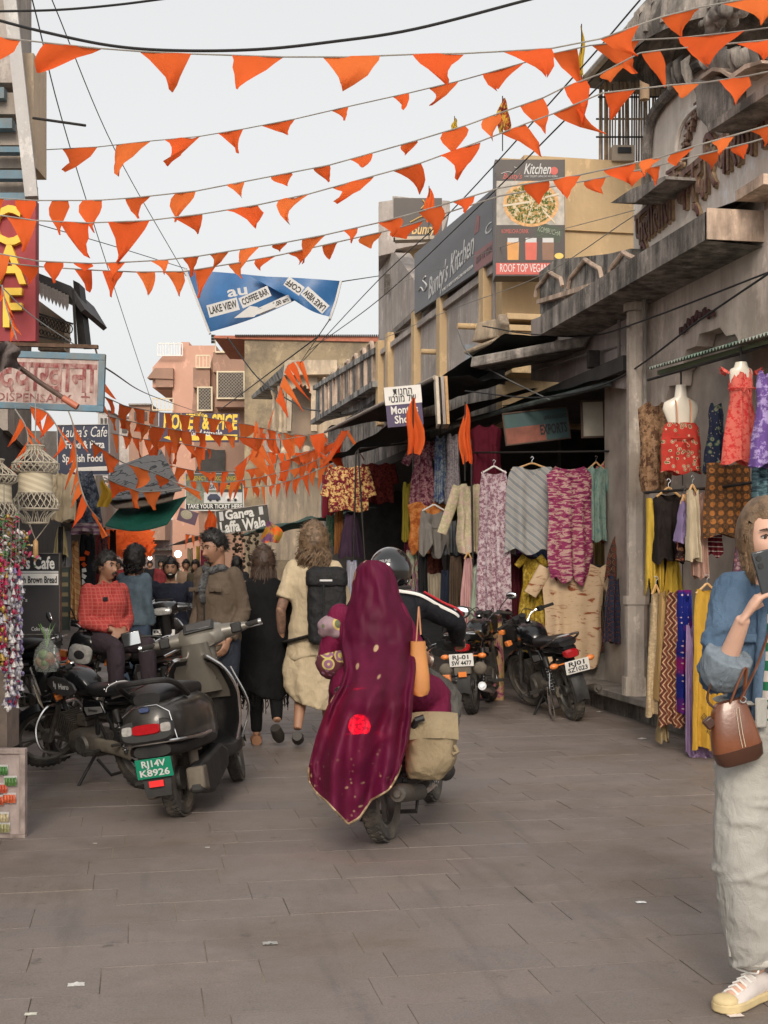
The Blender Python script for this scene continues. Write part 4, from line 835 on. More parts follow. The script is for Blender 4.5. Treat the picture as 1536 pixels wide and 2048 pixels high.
mb = MB(); mb.tube([P(650, 864, 25.8), P(870, 755, 15.1)], .03, 8); o = mb.build('awning_pole', M1('pale_pole', (.34, .29, .24), .7), None); tag(o, 'pale awning pole running along the front of the grey awning cloth', 'pole')
mb = MB(); pa, pb = P(836, 862, 17.6), P(1222, 766, 13.6); mb.tube([pa, lerp(pa, pb, .35) + V((0, 0, -.02)), pb], .032, 8); o = mb.build('awning_pole', M1('wrapped_pole', (.06, .075, .07), .6, 0, .5, 9), None); tag(o, 'dark green awning pole carrying the hanging clothes', 'pole')
sheet3('green_awning', 'green edged tarpaulin awning over the clothes shop front', P(985, 815, 16), P(1240, 748, 13.3), P(1262, 742, 14) + V((.6, .4, .05)), P(1000, 800, 17) + V((1, .4, .1)), cloth('dark_green_tarp', (.02, .06, .04), None, .6, .05), .03, .03)
# corrugated awning at the right
aw = thing('corrugated_awning', 'green corrugated plastic awning strip above the hanging dresses', 'awning', P(1420, 700, 11))
mb = MB(); pa, pb = P(1296, 738, 11.0), P(1560, 660, 9.1); n_ = 150; dr = (pb - pa) / n_
mb.grid(lambda u, v: pa + (pb - pa) * u + V((.75, .1, .22)) * v + V((0, 0, .016 * sin(u * 2 * PI * 42))), n_, 4); part(mb, 'sheet', M1('corrugated_green', (.13, .19, .15), .5, 0, .4, 3, dirt=(.32, .32, .28), ds=4), aw, True, angle=180)
mb = MB(); mb.beam(pa + V((.1, 0, -.03)), pb + V((.1, 0, -.03)), .035); part(mb, 'batten', M1('green_batten', (.10, .12, .06), .7), aw)
# ------------------------------------------------------------------ bunting, wires, pennants
rf = random.Random(21)
def flag_mesh(p0, p1, tip, mt_, r, kite=0, nv=5, nu=4):
    p0, p1, tip = V(p0), V(p1), V(tip); w_ = (p1 - p0); L = w_.length; mid = (p0 + p1) / 2
    nrm = w_.cross(tip - mid); nrm = nrm.normalized() if nrm.length > 1e-9 else V((0, -1, 0)); h = (tip - mid).length
    ph, am, pw = r.uniform(0, 6), r.uniform(.05, .16) * min(L, h), r.uniform(.7, 1.4); cur = r.uniform(-.2, .2) * L; c0 = mid
    def f(u, v):
        k = (1 - v) ** pw
        if kite: k = (1 - v) ** .9 * (1 + kite * 1.1 * sin(PI * min(1, v * 1.25)))
        base = lerp(p0, p1, u); p = lerp(lerp(p0, p1, .5) + (tip - mid) * v, base + (tip - mid) * v, k)
        p += w_.normalized() * (cur * sin(PI * v)); p += nrm * (am * sin(ph + 5 * u + 2.5 * v) * (.25 + v) + am * .6 * noise.noise(V((u * 3 + ph, v * 3, ph))))
        if v >= 1: p += w_ * ((u - .5) * .05)
        if u in (0, 1) and v > 0: p += w_ * (.05 * noise.noise(V((v * 7 + ph, u * 5, 1)))) + (tip - mid) * (.05 * noise.noise(V((v * 9 + ph, u * 3, 4))))
        return p - c0
    mb = MB(); mb.grid(f, nu, nv); return mb.mesh('flag', mt_, True, 180), c0
def string_pts(ctrl):
    return [P(*c) for c in ctrl]
def bunting(label, ctrl, flags, lower=False, cord=.006, group='orange bunting strings', name='bunting_string'):
    o = thing(name, label, 'bunting', P(*ctrl[0]), group); xs = [c[0] for c in ctrl]
    def on(x): return P(x, interp([(c[0], c[1]) for c in ctrl], x), interp([(c[0], c[2]) for c in ctrl], x))
    mb = MB(); mb.tube([P(*c) for c in ctrl], cord, 5); part(mb, 'cord', mt_rope, o, True)
    for fl in flags:
        x0, x1, tx, ty = fl[:4]; kite = fl[4] if len(fl) > 4 else 0
        p0, p1 = on(x0), on(x1); D = ((p0 + p1) / 2 - CP).dot(CD) + rf.uniform(-.12, .12)
        me, c0 = flag_mesh(p0, p1, P(tx, ty, D), rf.choice(FLAGM + FLAGM[:1]), rf, kite)
        f_ = link(bpy.data.objects.new('flag', me)); f_.location = c0; adopt(f_, o)
    return o
def auto(ctrl, n, hpx, r, wk=.62, fill=.78):
    x0, x1 = ctrl[0][0], ctrl[-1][0]; out = []; st = (x1 - x0) / n
    for k in range(n):
        a = x0 + (k + r.uniform(.05, .2)) * st; b_ = a + st * fill * r.uniform(.5, 1.35); yb = interp([(c[0], c[1]) for c in ctrl], (a + b_) / 2)
        out.append((a, b_, lerp(a, b_, r.uniform(-.25, 1.25)), yb + hpx * r.uniform(.55, 1.35), r.choice((0, 0, 0, .3, .6))))
    return out
def ctl(pts, D0, D1): 
    a, b_ = pts[0][0], pts[-1][0]; return [(x, y, lerp(D0, D1, (x - a) / (b_ - a))) for x, y in pts]
S1 = ctl([(-60, 68), (40, 80), (200, 97), (280, 103), (383, 108), (567, 114), (700, 114), (824, 109), (928, 107), (1005, 103), (1103, 97), (1200, 78), (1278, 50), (1320, 35), (1402, 14), (1560, -14)], 9, 9)
bunting('topmost bunting string of large orange flags across the sky', S1, [(-40, 40, -18, 135), (90, 205, 78, 146), (278, 383, 341, 182), (464, 567, 475, 177), (646, 760, 682, 174), (824, 928, 896, 167), (1005, 1103, 1093, 152), (1200, 1278, 1276, 112), (1322, 1402, 1362, 74), (1442, 1528, 1523, 50)])
S2 = ctl([(-40, 304), (82, 300), (195, 294), (302, 282), (398, 273), (487, 258), (590, 238), (697, 213), (818, 186), (918, 162), (1050, 125), (1103, 108), (1180, 91), (1278, 80), (1360, 76), (1490, 62), (1580, 50)], 15, 9)
bunting('second bunting string from the top rising to the right', S2, [(22, 88, 62, 352), (124, 195, 127, 342), (232, 302, 233, 350), (328, 400, 331, 328), (436, 487, 475, 306), (522, 590, 575, 270), (662, 697, 688, 241), (785, 818, 805, 219), (857, 918, 860, 211), (967, 1050, 994, 179), (1105, 1152, 1164, 170), (1182, 1278, 1272, 147), (1358, 1490, 1415, 130)])
S3 = ctl([(-40, 394), (70, 401), (170, 401), (205, 400), (250, 397), (302, 392), (393, 382), (490, 363), (583, 345), (660, 330), (745, 306), (833, 281), (935, 250), (1000, 226), (1088, 195), (1128, 175), (1200, 148), (1280, 106), (1325, 100), (1580, 76)], 11.4, 9.5)
bunting('third bunting string with several folded kite shaped flags', S3, [(0, 8, -6, 450), (32, 72, 55, 446, .4), (104, 136, 120, 470, .7), (166, 203, 188, 465, .6), (250, 302, 278, 437), (352, 392, 350, 444, .6), (452, 489, 483, 393), (542, 583, 575, 372, .3), (626, 660, 658, 364, .2), (698, 745, 724, 335), (803, 833, 810, 310, .5), (886, 930, 905, 312, .7), (966, 1000, 985, 280, .7), (1040, 1086, 1090, 267, .3), (1128, 1172, 1165, 248, .3), (1202, 1245, 1220, 165, .5), (1282, 1320, 1330, 175, .3), (1470, 1560, 1525, 118)])
S4 = ctl([(-30, 426), (70, 441), (177, 446), (298, 441), (405, 428), (515, 410), (618, 388), (747, 352), (842, 326), (960, 283), (1050, 248), (1105, 228), (1205, 186), (1345, 170), (1410, 165), (1495, 152), (1580, 134)], 11.3, 9.4)
bunting('fourth bunting string of frayed orange flags crossing mid sky', S4, [(12, 74, 45, 503), (118, 178, 174, 514), (218, 300, 235, 525), (345, 405, 396, 468), (450, 515, 510, 455), (557, 620, 578, 445), (664, 747, 672, 405), (785, 842, 840, 388), (880, 960, 913, 357), (1002, 1050, 1082, 313), (1106, 1160, 1212, 268), (1208, 1272, 1222, 240), (1343, 1400, 1362, 196), (1437, 1497, 1472, 207, .3)])
S5 = ctl([(-40, 500), (75, 522), (180, 527), (260, 524), (330, 520), (400, 512), (455, 503), (560, 487), (650, 470), (755, 446), (830, 426), (905, 404), (1000, 376), (1090, 362), (1160, 350), (1260, 328), (1320, 315), (1390, 292), (1470, 270), (1580, 238)], 11.5, 8.9)
bunting('fifth bunting string running in front of the restaurant signs', S5, [(-30, 20, 0, 560), (92, 127, 108, 566, .5), (146, 182, 170, 545, .4), (212, 252, 224, 560), (300, 336, 328, 548), (364, 398, 384, 553), (418, 458, 425, 540), (480, 520, 482, 527), (546, 575, 560, 503, .3), (604, 652, 606, 527), (684, 715, 702, 485), (757, 800, 785, 474, .3), (836, 882, 870, 470, .2), (905, 950, 928, 425), (1046, 1098, 1078, 408, .3), (1105, 1162, 1132, 395), (1206, 1272, 1260, 366, .2), (1282, 1322, 1290, 350), (1342, 1392, 1352, 332, .2), (1422, 1468, 1438, 308), (1498, 1560, 1530, 292)])
S6 = ctl([(-40, 520), (75, 533), (180, 540), (270, 544), (370, 543), (430, 533), (480, 525), (560, 510), (640, 492), (720, 474), (790, 458), (830, 446), (1000, 392), (1170, 362), (1290, 338), (1400, 310), (1500, 285), (1580, 262)], 11.7, 9.1)
bunting('sixth bunting string close below the fifth one', S6, [(30, 78, 60, 568), (148, 184, 176, 583), (204, 246, 222, 594), (272, 310, 296, 590), (328, 368, 358, 592), (388, 432, 396, 596), (456, 493, 485, 557), (510, 552, 520, 540), (576, 625, 598, 529), (644, 676, 660, 518), (722, 764, 742, 497, .4), (790, 846, 812, 478, .5), (1168, 1212, 1205, 388, .2), (1228, 1276, 1262, 372, .4), (1286, 1320, 1312, 370), (1396, 1432, 1424, 338, .3), (1462, 1496, 1488, 318, .3)])
LOW = [
 ('low bunting string from the dispensary board over the honey banner', [(205, 792, 13), (250, 812, 15), (310, 824, 18), (400, 833, 22), (500, 850, 25), (590, 872, 27)], 13, 38),
 ('low bunting string crossing just below the honey banner lettering', [(214, 832, 14), (300, 852, 17), (380, 864, 20), (480, 874, 22), (560, 880, 24), (645, 866, 24)], 15, 42),
 ('bunting string over the ticket board', [(325, 928, 24), (400, 944, 25), (480, 942, 26), (560, 926, 26), (670, 884, 24)], 15, 32),
 ('bunting string sagging beside the haveli brackets', [(380, 962, 23), (450, 966, 23), (520, 955, 23), (600, 934, 23), (676, 902, 22)], 15, 34),
 ('lowest bunting string by the haveli lower wall', [(486, 975, 21), (540, 972, 21), (600, 955, 21), (668, 926, 21)], 11, 36),
 ('bunting string along the haveli balcony floor', [(520, 866, 33), (580, 868, 34), (640, 872, 35), (668, 880, 35)], 9, 24),
 ('bunting string hanging below the haveli balcony', [(500, 900, 30), (560, 906, 30), (610, 905, 30), (672, 880, 28)], 10, 30),
 ('bunting string between the navy banner and the honey banner', [(200, 862, 17), (280, 878, 18), (350, 885, 19), (430, 900, 20)], 11, 36),
 ('bunting string draped over the stall below the laffa sign', [(370, 1068, 30), (400, 1072, 30), (416, 1074, 30)], 4, 26),
]
for lab, c, n, h in LOW: bunting(lab, c, auto(c, n, h, rf))
c = [(176, 878, 12), (200, 896, 12.5), (245, 925, 13), (300, 942, 13.5), (345, 962, 14), (405, 985, 14)]
bunting('nearer low bunting string in front of the grey tarpaulin', c, [(202, 240, 222, 945), (252, 297, 276, 976), (314, 338, 320, 972, .5), (346, 400, 402, 1000), (184, 206, 190, 915)])
c = [(208, 955, 12), (236, 968, 12.3), (280, 984, 12.6), (326, 982, 13), (372, 975, 13.2)]
bunting('near bunting string in front of the green tarpaulin', c, [(216, 236, 226, 996, .3), (240, 262, 232, 985, .5), (254, 280, 272, 1016), (284, 322, 310, 1020)])
def garland(label, pts, n, size, D=None):                  # string of flags hanging down
    o = thing('bunting_string', label, 'bunting', P(*pts[0]), 'orange bunting strings'); cp = cat([P(*p) for p in pts], 8)
    mb = MB(); mb.tube(cp, .006, 5); part(mb, 'cord', mt_rope, o, True)
    for k in range(n):
        i = int((k + .2) / n * (len(cp) - 2)); p0 = cp[i]; p1 = cp[min(len(cp) - 1, i + max(1, len(cp) // n))]; sg = rf.choice((-1, 1, 1, -.6))
        tip = (p0 + p1) / 2 + CR * (sg * size * rf.uniform(.3, .8)) + V((0, 0, -size * rf.uniform(.7, 1.2)))
        me, c0 = flag_mesh(p0, p1, tip, rf.choice(FLAGM), rf, rf.choice((0, 0, .3))); f_ = link(bpy.data.objects.new('flag', me)); f_.location = c0; adopt(f_, o)
garland('bunting string hanging straight down in front of the navy banner', [(134, 815, 11), (146, 850, 11), (152, 905, 11), (158, 960, 11), (175, 1010, 11), (200, 1040, 11.2)], 10, .22)
garland('bunting string drooping beside the macrame lampshade', [(30, 818, 10), (50, 850, 10), (56, 880, 10), (50, 915, 10)], 6, .2)
garland('bunting string drooping under the middle of the dispensary board', [(60, 812, 10.6), (95, 826, 10.6), (122, 868, 10.6), (134, 895, 10.6)], 6, .2)
garland('bunting string running down the edge of the dispensary board', [(204, 740, 11.6), (206, 780, 11.6), (200, 820, 11.6)], 4, .16)
garland('bunting string slanting down from the haveli roof', [(606, 722, 30), (578, 728, 30), (564, 760, 30), (548, 815, 30), (536, 850, 30)], 7, .75)
garland('bunting string dangling at the middle of the far street', [(512, 838, 25), (520, 870, 25), (508, 900, 25), (470, 935, 25)], 5, .6)
garland('bunting string hanging at the left edge beside the cafe sign', [(4, 570, 11), (12, 610, 11), (24, 650, 11), (34, 680, 11)], 6, .14)
garland('bunting string caught on the black awning edge', [(676, 868, 22), (700, 860, 21.5), (662, 910, 22), (640, 905, 22)], 5, .4)
mb = MB(); r_ = random.Random(2)                         # far mass of flags under the green tarpaulin
for k in range(240):
    px, py, D = r_.uniform(216, 302), r_.uniform(1058, 1102), r_.uniform(48, 66); s = r_.uniform(.12, .3); a = P(px, py, D)
    q = r_.uniform(-.6, .6); mb.add([a + CR * -s, a + CR * s + V((0, 0, q * .1)), a + V((q * .1, q * .2, -s * 1.5)), a + V((0, q * .15, -s * .5))], [(0, 3, 2), (0, 1, 3), (1, 2, 3)])
o = mb.build('distant_flags', FLAGM[0], None, False); tag(o, 'dense mass of far orange flags below the green tarpaulin', 'flags', kind='stuff')
def pennant(label, x, y0, y1, w_, D, mt_, lean=0, pole=True, col=None):
    o = thing('pennant', label, 'flag', P(x, y1, D), 'pennants on thin poles'); s = D / F
    if pole: mb = MB(); mb.tube([P(x, y0 - 4, D), P(x + lean, y1 + 40, D)], .008, 5); part(mb, 'pole', mt_iron, o, True)
    mb = MB(); H = (y1 - y0) * s; ph = rf.uniform(0, 6)
    def f(u, v):
        q = (.1 + .9 * sin(PI * min(1, v * .75)) ) * w_ * s; return P(x, y0, D) + CR * ((u - .4) * q + .02 * sin(7 * v + ph)) + V((0, 0, -H * v - .12 * H * abs(u - .5) * (1 if v > .6 else 0))) + CD * (.06 * sin(9 * u + ph) * (.3 + v))
    mb.grid(f, 6, 10); part(mb, 'cloth', mt_, o, True, angle=180)
mt_saff = FLAGM[0]; mt_yel = cloth('yellow_flag', (.62, .40, .05), None, .8, .3); mt_redgold = pattern('red_gold_flag', 'speckle', (.30, .05, .03), (.55, .34, .05), (.12, .02, .02), 14)
pennant('long orange pennant hanging in front of the two tone shop sign', 826, 795, 905, 34, 14.2, mt_saff)
pennant('long orange pennant in front of the hanging denim clothes', 930, 808, 922, 24, 14.0, mt_saff)
pennant('red and yellow flag furled on a pole above the restaurant', 1005, 196, 262, 26, 18, mt_redgold); pennant('slim yellow flag furled on a pole over the bunting', 909, 236, 262, 12, 24, mt_yel)
pennant('yellow flag furled on a pole by the hut roof', 1163, 52, 152, 12, 18, mt_yel); pennant('orange flag furled above the golden script sign', 858, 376, 440, 22, 22, mt_saff)
pennant('orange pennant hanging left of the food stall sign', 420, 1020, 1062, 22, 26, mt_saff, pole=False); pennant('orange printed pennant beneath the food stall sign', 540, 1042, 1084, 40, 16, pattern('printed_saffron', 'speckle', (.85, .16, .03), (.5, .3, .05), (.2, .1, .2), 9, sheer=.3), pole=False)
pennant('mustard yellow flag hanging beside the dark skirt on the left', 208, 960, 1012, 22, 12.4, mt_yel, pole=False)
# wires
def wire(label, pts, r_, mt_=mt_wire, name='overhead_wire'):
    pts = [P(*p) for p in pts]; pts = cat(pts, 8) if len(pts) > 2 else pts
    mb = MB(); mb.tube(pts, r_, 6); tag(mb.build(name, mt_, None), label, 'wire', 'overhead wires and cables')
wire('thick black cable curving along the very top of the sky', [(-30, 23, 10), (110, 20, 10), (230, 10, 10), (340, -4, 10)], .009, name='overhead_cable')
wire('thick black cable sagging above the topmost bunting', [(-20, 36, 9.5), (80, 62, 9.5), (220, 91, 9.5), (350, 101, 9.5), (512, 99, 9.5), (660, 84, 9.5), (830, 58, 9.5), (1070, -4, 9.5)], .011, name='overhead_cable')
wire('thin wire slanting from top left to the blue banner, right one', [(100, -10, 12), (230, 300, 16), (372, 552, 20)], .006, mt_wiregrey)
wire('thin wire slanting from top left down to the distant houses, left one', [(62, -10, 14), (160, 360, 20), (305, 810, 40)], .008, mt_wiregrey)
wire('wire from the blue banner to the grey restaurant building', [(684, 563, 17.5), (757, 552, 24)], .008)
wire('wire holding the lower corner of the blue banner', [(660, 638, 17.3), (600, 726, 30)], .008)
wire('long dark wire rising from the haveli to the hut roof', [(604, 724, 32), (757, 560, 24), (900, 425, 19), (1150, 150, 14), (1280, 0, 12)], .009)
wire('second long dark wire rising past the restaurant signs', [(620, 700, 33), (757, 600, 25), (950, 420, 18), (1130, 240, 14), (1390, -20, 11)], .009)
wire('loose grey wire running over the concrete canopies', [(965, 652, 15), (1060, 668, 14.6), (1180, 672, 14), (1290, 640, 12), (1536, 545, 9.8)], .008)
wire('dark wire crossing the temple wall to the shop awning', [(930, 782, 14.6), (1080, 795, 14), (1230, 760, 13), (1400, 640, 10.8), (1540, 545, 9.6)], .009)
wire('pale wire strung in front of the grey banner', [(760, 680, 24), (900, 620, 19), (1080, 552, 15), (1270, 430, 12)], .005, mt_rope)
wire('thin pale wire across the kitchen sign', [(760, 580, 24), (1000, 495, 17), (1270, 420, 12)], .004, mt_rope)
wire('wire from the dispensary board to the far houses', [(205, 732, 11), (300, 790, 25), (390, 822, 45)], .008, mt_wiregrey)
wire('wire from the cafe sign down to the iron balcony', [(-10, 560, 11.5), (60, 628, 11.5), (150, 690, 11.5)], .006, mt_wiregrey)
wire('dark wire crossing in front of the ochre plaster wall', [(455, 675, 40), (520, 760, 38), (600, 812, 34), (640, 822, 30)], .02)
wire('wire from the bay window house down to the black awning', [(440, 820, 50), (560, 730, 36), (640, 670, 33)], .018)
wire('blue grey rope hanging from the concrete canopy', [(915, 660, 16), (935, 705, 15.5), (990, 745, 15), (1100, 800, 14.4)], .008, mt_wiregrey)
wire('thin wire from the left bunting to the blue banner corner', [(70, 447, 13), (220, 490, 15), (374, 538, 18)], .005, mt_wiregrey)
# ------------------------------------------------------------------ motorcycles and scooters (x forward, y left, z up, origin under the rear axle)
def sring(x, yc, zc, w_, h, p=2.6, n=16, tilt=0):
    out = []
    for k in range(n):
        a = 2 * PI * k / n; c, s = cos(a), sin(a)
        y_ = w_ / 2 * math.copysign(abs(c) ** (2 / p), c); z_ = h / 2 * math.copysign(abs(s) ** (2 / p), s); out.append(V((x + tilt * z_, yc + y_, zc + z_)))
    return out
def sl(mb, secs, p=2.6, n=16, m=0): return mb.loft([sring(*s[:5], s[5] if len(s) > 5 else p, n, s[6] if len(s) > 6 else 0) for s in secs], m)
AX = Matrix.Rotation(PI / 2, 4, 'X')                       # lathe axis z -> along y
def wheel(root, c, r, w_, M=None, tyre=None, rim=None, spokes=5, hub=.05, disc=False):
    M = (M or Matrix.Identity(4)) @ Matrix.Translation(V(c)) @ AX
    b = MB(); hw = w_ / 2; ri = r - w_ * .78
    b.lathe([(ri, -hw * .55), (r - w_ * .45, -hw), (r - w_ * .16, -hw * .92), (r - .004, -hw * .45), (r, 0), (r - .004, hw * .45), (r - w_ * .16, hw * .92), (r - w_ * .45, hw), (ri, hw * .55), (ri - .004, 0), (ri, -hw * .55)], 36, M)
    for k in range(40):                                    # tread blocks
        a = 2 * PI * k / 40
        for sg in (-1, 1):
            q = M @ Matrix.Rotation(a + sg * .04, 4, 'Z') @ Matrix.Translation((r - .003, 0, sg * hw * .42)) @ Matrix.Rotation(sg * .5, 4, 'X')
            b2 = MB(q); b2.bx(-.004, .005, -.012, .012, -hw * .3, hw * .3); b.v += [] ; n0 = len(b.v); b.v += b2.v; b.f += [tuple(i + n0 for i in f) for f in b2.f]; b.mi += b2.mi
    t = b.build('wheel', tyre or mt_rubber, root)
    b = MB(); b.lathe([(ri + .006, -hw * .6), (ri - .012, -hw * .62), (ri - .02, -hw * .2), (ri - .02, hw * .2), (ri - .012, hw * .62), (ri + .006, hw * .6)], 32, M)
    b.lathe([(0, -hw * .9), (hub, -hw * .85), (hub, hw * .85), (0, hw * .9)], 16, M)
    for k in range(spokes):
        a = 2 * PI * k / spokes
        for da in ((-.13, .0), (.13, .0)) if spokes <= 6 else ((0, 0),):
            b.beam(M @ V((cos(a) * hub * .8, sin(a) * hub * .8, 0)), M @ V((cos(a + da[0]) * (ri - .01), sin(a + da[0]) * (ri - .01), 0)), .018 if spokes <= 6 else .004, .02 if spokes <= 6 else .004, up=M.to_3x3() @ V((0, 0, 1)))
    if disc: b.lathe([(.11, hw + .012), (.06, hw + .012)], 24, M); b.lathe([(.11, hw + .016), (.06, hw + .016)], 24, M)
    b.build('rim', rim or mt_alu, t)
    return t
def plate(root, M, w_, h, lines, bgm, ink, fs=.036, parent=None):
    o = MB(M).bx(-w_ / 2, w_ / 2, -.004, .004, -h / 2, h / 2).build('number_plate', bgm, root, False, bevel=.003)
    for k, s in enumerate(lines):
        z = h * (.23 if len(lines) > 1 else 0) * (1 if k == 0 else -1); text(s, h * (.47 if len(lines) > 1 else .72), ink, root, M @ Matrix.Translation((0, -.006, z)), .001, bold=.02, fit=w_ * (.82 if k or len(lines) == 1 else .66), name='plate_lettering')
    return o
def place(px, py, hd, lean=0, s=1.0):                       # hd: heading right of the camera axis, degrees
    g = G(px, py); g.z = 0; d = CD * cos(rad(hd)) + CR * sin(rad(hd))
    return Matrix.Translation(g) @ rotz(math.atan2(d.y, d.x)) @ Matrix.Rotation(-rad(lean), 4, 'X') @ Matrix.Scale(s, 4)
def motorcycle(label, M, steer=0, body=None, cowl=True, pl_front=None, pl_rear=None, tyre=None, stripe=None, seat_studs=False, mirrors='LR', boxtail=False, leg_guard=False, hero=False, tail_on=False, pillion=True):
    body = body or mt_black; o = thing('motorcycle', label, 'motorcycle', M)
    B = lambda b, n_, m_, par=None, **k: b.build(n_, m_, par or o, **k)
    WB, R = 1.24, .30; tilt = rad(26); hx, hz = 1.0, .86     # steering head
    S = Matrix.Translation((hx, 0, hz)) @ Matrix.Rotation(-tilt, 4, 'Y') @ Matrix.Rotation(steer, 4, 'Z') @ Matrix.Rotation(tilt, 4, 'Y') @ Matrix.Translation((-hx, 0, -hz))
    wheel(o, (0, 0, R), R, .10, tyre=tyre); wheel(o, (WB, 0, R), R, .085, S, tyre=tyre)
    for sg in (1, -1):                                        # forks
        b = MB(S); b.cyl((WB, sg * .085, R), (1.06, sg * .085, .62), .024, n=10); b.cyl((1.06, sg * .085, .62), (.985, sg * .085, .86), .017, n=10); B(b, 'fork_leg', mt_alu)
    b = MB(S)
    b.grid(lambda u, v: V((WB + (R + .035) * cos(rad(lerp(155, 20, u))), (v - .5) * .12, R + (R + .035) * sin(rad(lerp(155, 20, u))) - .03 * abs(v - .5) * 2)), 14, 4); b.grid(lambda u, v: V((WB + (R + .031) * cos(rad(lerp(155, 20, u))), (v - .5) * .12, R + (R + .031) * sin(rad(lerp(155, 20, u))) - .03 * abs(v - .5) * 2)), 14, 4, flip=True)
    B(b, 'front_mudguard', body)
    b = MB(S); b.box((1.02, 0, .70), (.06, .22, .03)); b.box((.98, 0, .87), (.06, .22, .03)); B(b, 'fork_yoke', mt_plastic)
    # headlight and cowl
    b = MB(S)
    sl(b, [(1.0, 0, .86, .16, .24), (1.06, 0, .87, .24, .27), (1.13, 0, .86, .25, .25), (1.17, 0, .83, .22, .20)], 3); B(b, 'headlight_housing', body if cowl else mt_plastic)
    b = MB(S); sl(b, [(1.165, 0, .82, .20, .15), (1.185, 0, .815, .19, .14), (1.192, 0, .812, .15, .11)], 3.4); B(b, 'headlight', mt_clear)
    b = MB(S); sl(b, [(1.194, 0, .812, .09, .07), (1.198, 0, .812, .05, .04)], 2); B(b, 'bulb_reflector', mt_mirror)
    if cowl:
        b = MB(S)
        def cw(u, v): return V((1.175 - .17 * v - .05 * abs(u - .5) * 2 * (1 - .2 * v), (u - .5) * lerp(.25, .17, v), .90 + .19 * v - .02 * abs(u - .5)))
        b.grid(cw, 8, 6); b.grid(lambda u, v: cw(u, v) + V((-.012, 0, -.004)), 8, 6, flip=True); B(b, 'fairing', body, angle=180)
    else:
        for sg in (1, -1):
            b = MB(S); b.lathe([(.0, .02), (.036, .018), (.04, -.03), (0, -.035)], 14, Matrix.Translation((1.0, sg * .045, .98)) @ Matrix.Rotation(-.6, 4, 'Y')); B(b, 'instrument', mt_plastic)
    # handlebar
    b = MB(S); b.tube(cat([(.87, .36, .99), (.90, .25, 1.0), (.955, .14, .985), (.975, .06, .915), (.975, -.06, .915), (.955, -.14, .985), (.90, -.25, 1.0), (.87, -.36, .99)], 5), .011, 8); B(b, 'handlebar', mt_chrome)
    for sg in (1, -1):
        b = MB(S); b.cyl((.872, sg * .24, 1.0), (.862, sg * .365, .99), .017, n=10); B(b, 'grip', mt_rubber)
        b = MB(S); b.box((.895, sg * .215, 1.0), (.05, .05, .05)); b.tube([(.92, sg * .22, .995), (.96, sg * .28, .985), (.945, sg * .36, .975)], .006, 6); B(b, 'lever', mt_plastic)
        b = MB(S); b.cyl((1.06, sg * .09, .78), (1.05, sg * .17, .775), .008); B(b, 'indicator_stalk', mt_plastic)
        b = MB(S); b.box((1.05, sg * .195, .775), (.06, .06, .055)); B(b, 'indicator', mt_amber, bevel=.008)
        if ('L' if sg > 0 else 'R') in mirrors:
            b = MB(S); b.tube(cat([(.90, sg * .2, 1.0), (.91, sg * .24, 1.08), (.90, sg * .31, 1.16)], 4), .006, 6); B(b, 'mirror_stem', mt_plastic)
            b = MB(S); b.ball((.90, sg * .35, 1.18), (.02, .065, .042), 14, 8); mo = B(b, 'mirror', mt_plastic)
            b = MB(S); b.ball((.884, sg * .35, 1.18), (.008, .056, .035), 14, 6); B(b, 'mirror_glass', mt_mirror, mo)
    for sg in (-.05, .04, .09):                               # cables
        b = MB(S); b.tube(cat([(.90, sg * 3, 1.0), (1.02, sg * 2, 1.04), (1.04, sg, .95), (.98, sg, .80)], 5), .005, 5); B(b, 'cable', mt_rubber)
    if pl_front: plate(o, S @ Matrix.Translation((1.20, 0, .70)) @ Matrix.Rotation(PI / 2, 4, 'Z') @ Matrix.Rotation(.2, 4, 'X'), .28, .075, pl_front, mt_cream, mt_ink)
    # tank, side panels, seat, tail
    b = MB(); sl(b, [(.50, 0, .76, .14, .10), (.54, 0, .785, .20, .17), (.66, 0, .815, .27, .22), (.80, 0, .83, .285, .235), (.90, 0, .825, .24, .20), (.955, 0, .81, .14, .13)], 2.7, 20); B(b, 'tank', body)
    b = MB(); b.cyl((.78, 0, .945), (.785, 0, .958), .032, n=16); B(b, 'fuel_cap', mt_chrome)
    for sg in (1, -1):
        if hero:
            b = MB(); b.add([], []); pts = [(.56, .77), (.60, .73), (.70, .71), (.86, .735), (.935, .80), (.93, .845), (.86, .87), (.72, .86), (.60, .82)]
            b.prism([(x, z) for x, z in pts], sg * .128, sg * .150); B(b, 'tank_badge_panel', M1('badge_grey', (.045, .043, .043), .4), bevel=.006)
            text('Hero', .062, mt_pale, o, Matrix.Translation((.71, sg * .153, .79)) @ (rotz(PI) if sg > 0 else rotz(0)), .001, bold=.02, name='badge_lettering')
            for q in (-.005, .012): MB().box((.825 + q, sg * .152, .795 + q), (.009, .002, .045)).build('badge_mark', mt_pale, o, False)
        b = MB(); b.prism([(.24, .60), (.50, .54), (.54, .60), (.52, .70), (.30, .70)], sg * .09, sg * .125); B(b, 'side_panel', body, bevel=.012)
        b = MB(); b.prism([(.27, .61), (.47, .57), (.50, .61), (.50, .635), (.29, .655)], sg * .122, sg * .1275); B(b, 'side_panel_trim', M1('trim_grey', (.16, .155, .15), .4), bevel=.004)
        if hero: text('Splendor', .035, mt_ink, o, Matrix.Translation((.39, sg * .131, .62)) @ rotz(PI if sg > 0 else 0), .001, shear=.4, name='panel_lettering')
    b = MB(); sl(b, [(-.26, 0, .785, .16, .06), (-.22, 0, .79, .21, .085), (.05, 0, .79, .25, .11), (.22, 0, .775, .25, .10), (.40, 0, .755, .22, .095), (.52, 0, .765, .17, .09), (.58, 0, .775, .10, .05)], 3, 18); st = B(b, 'seat', mt_seat)
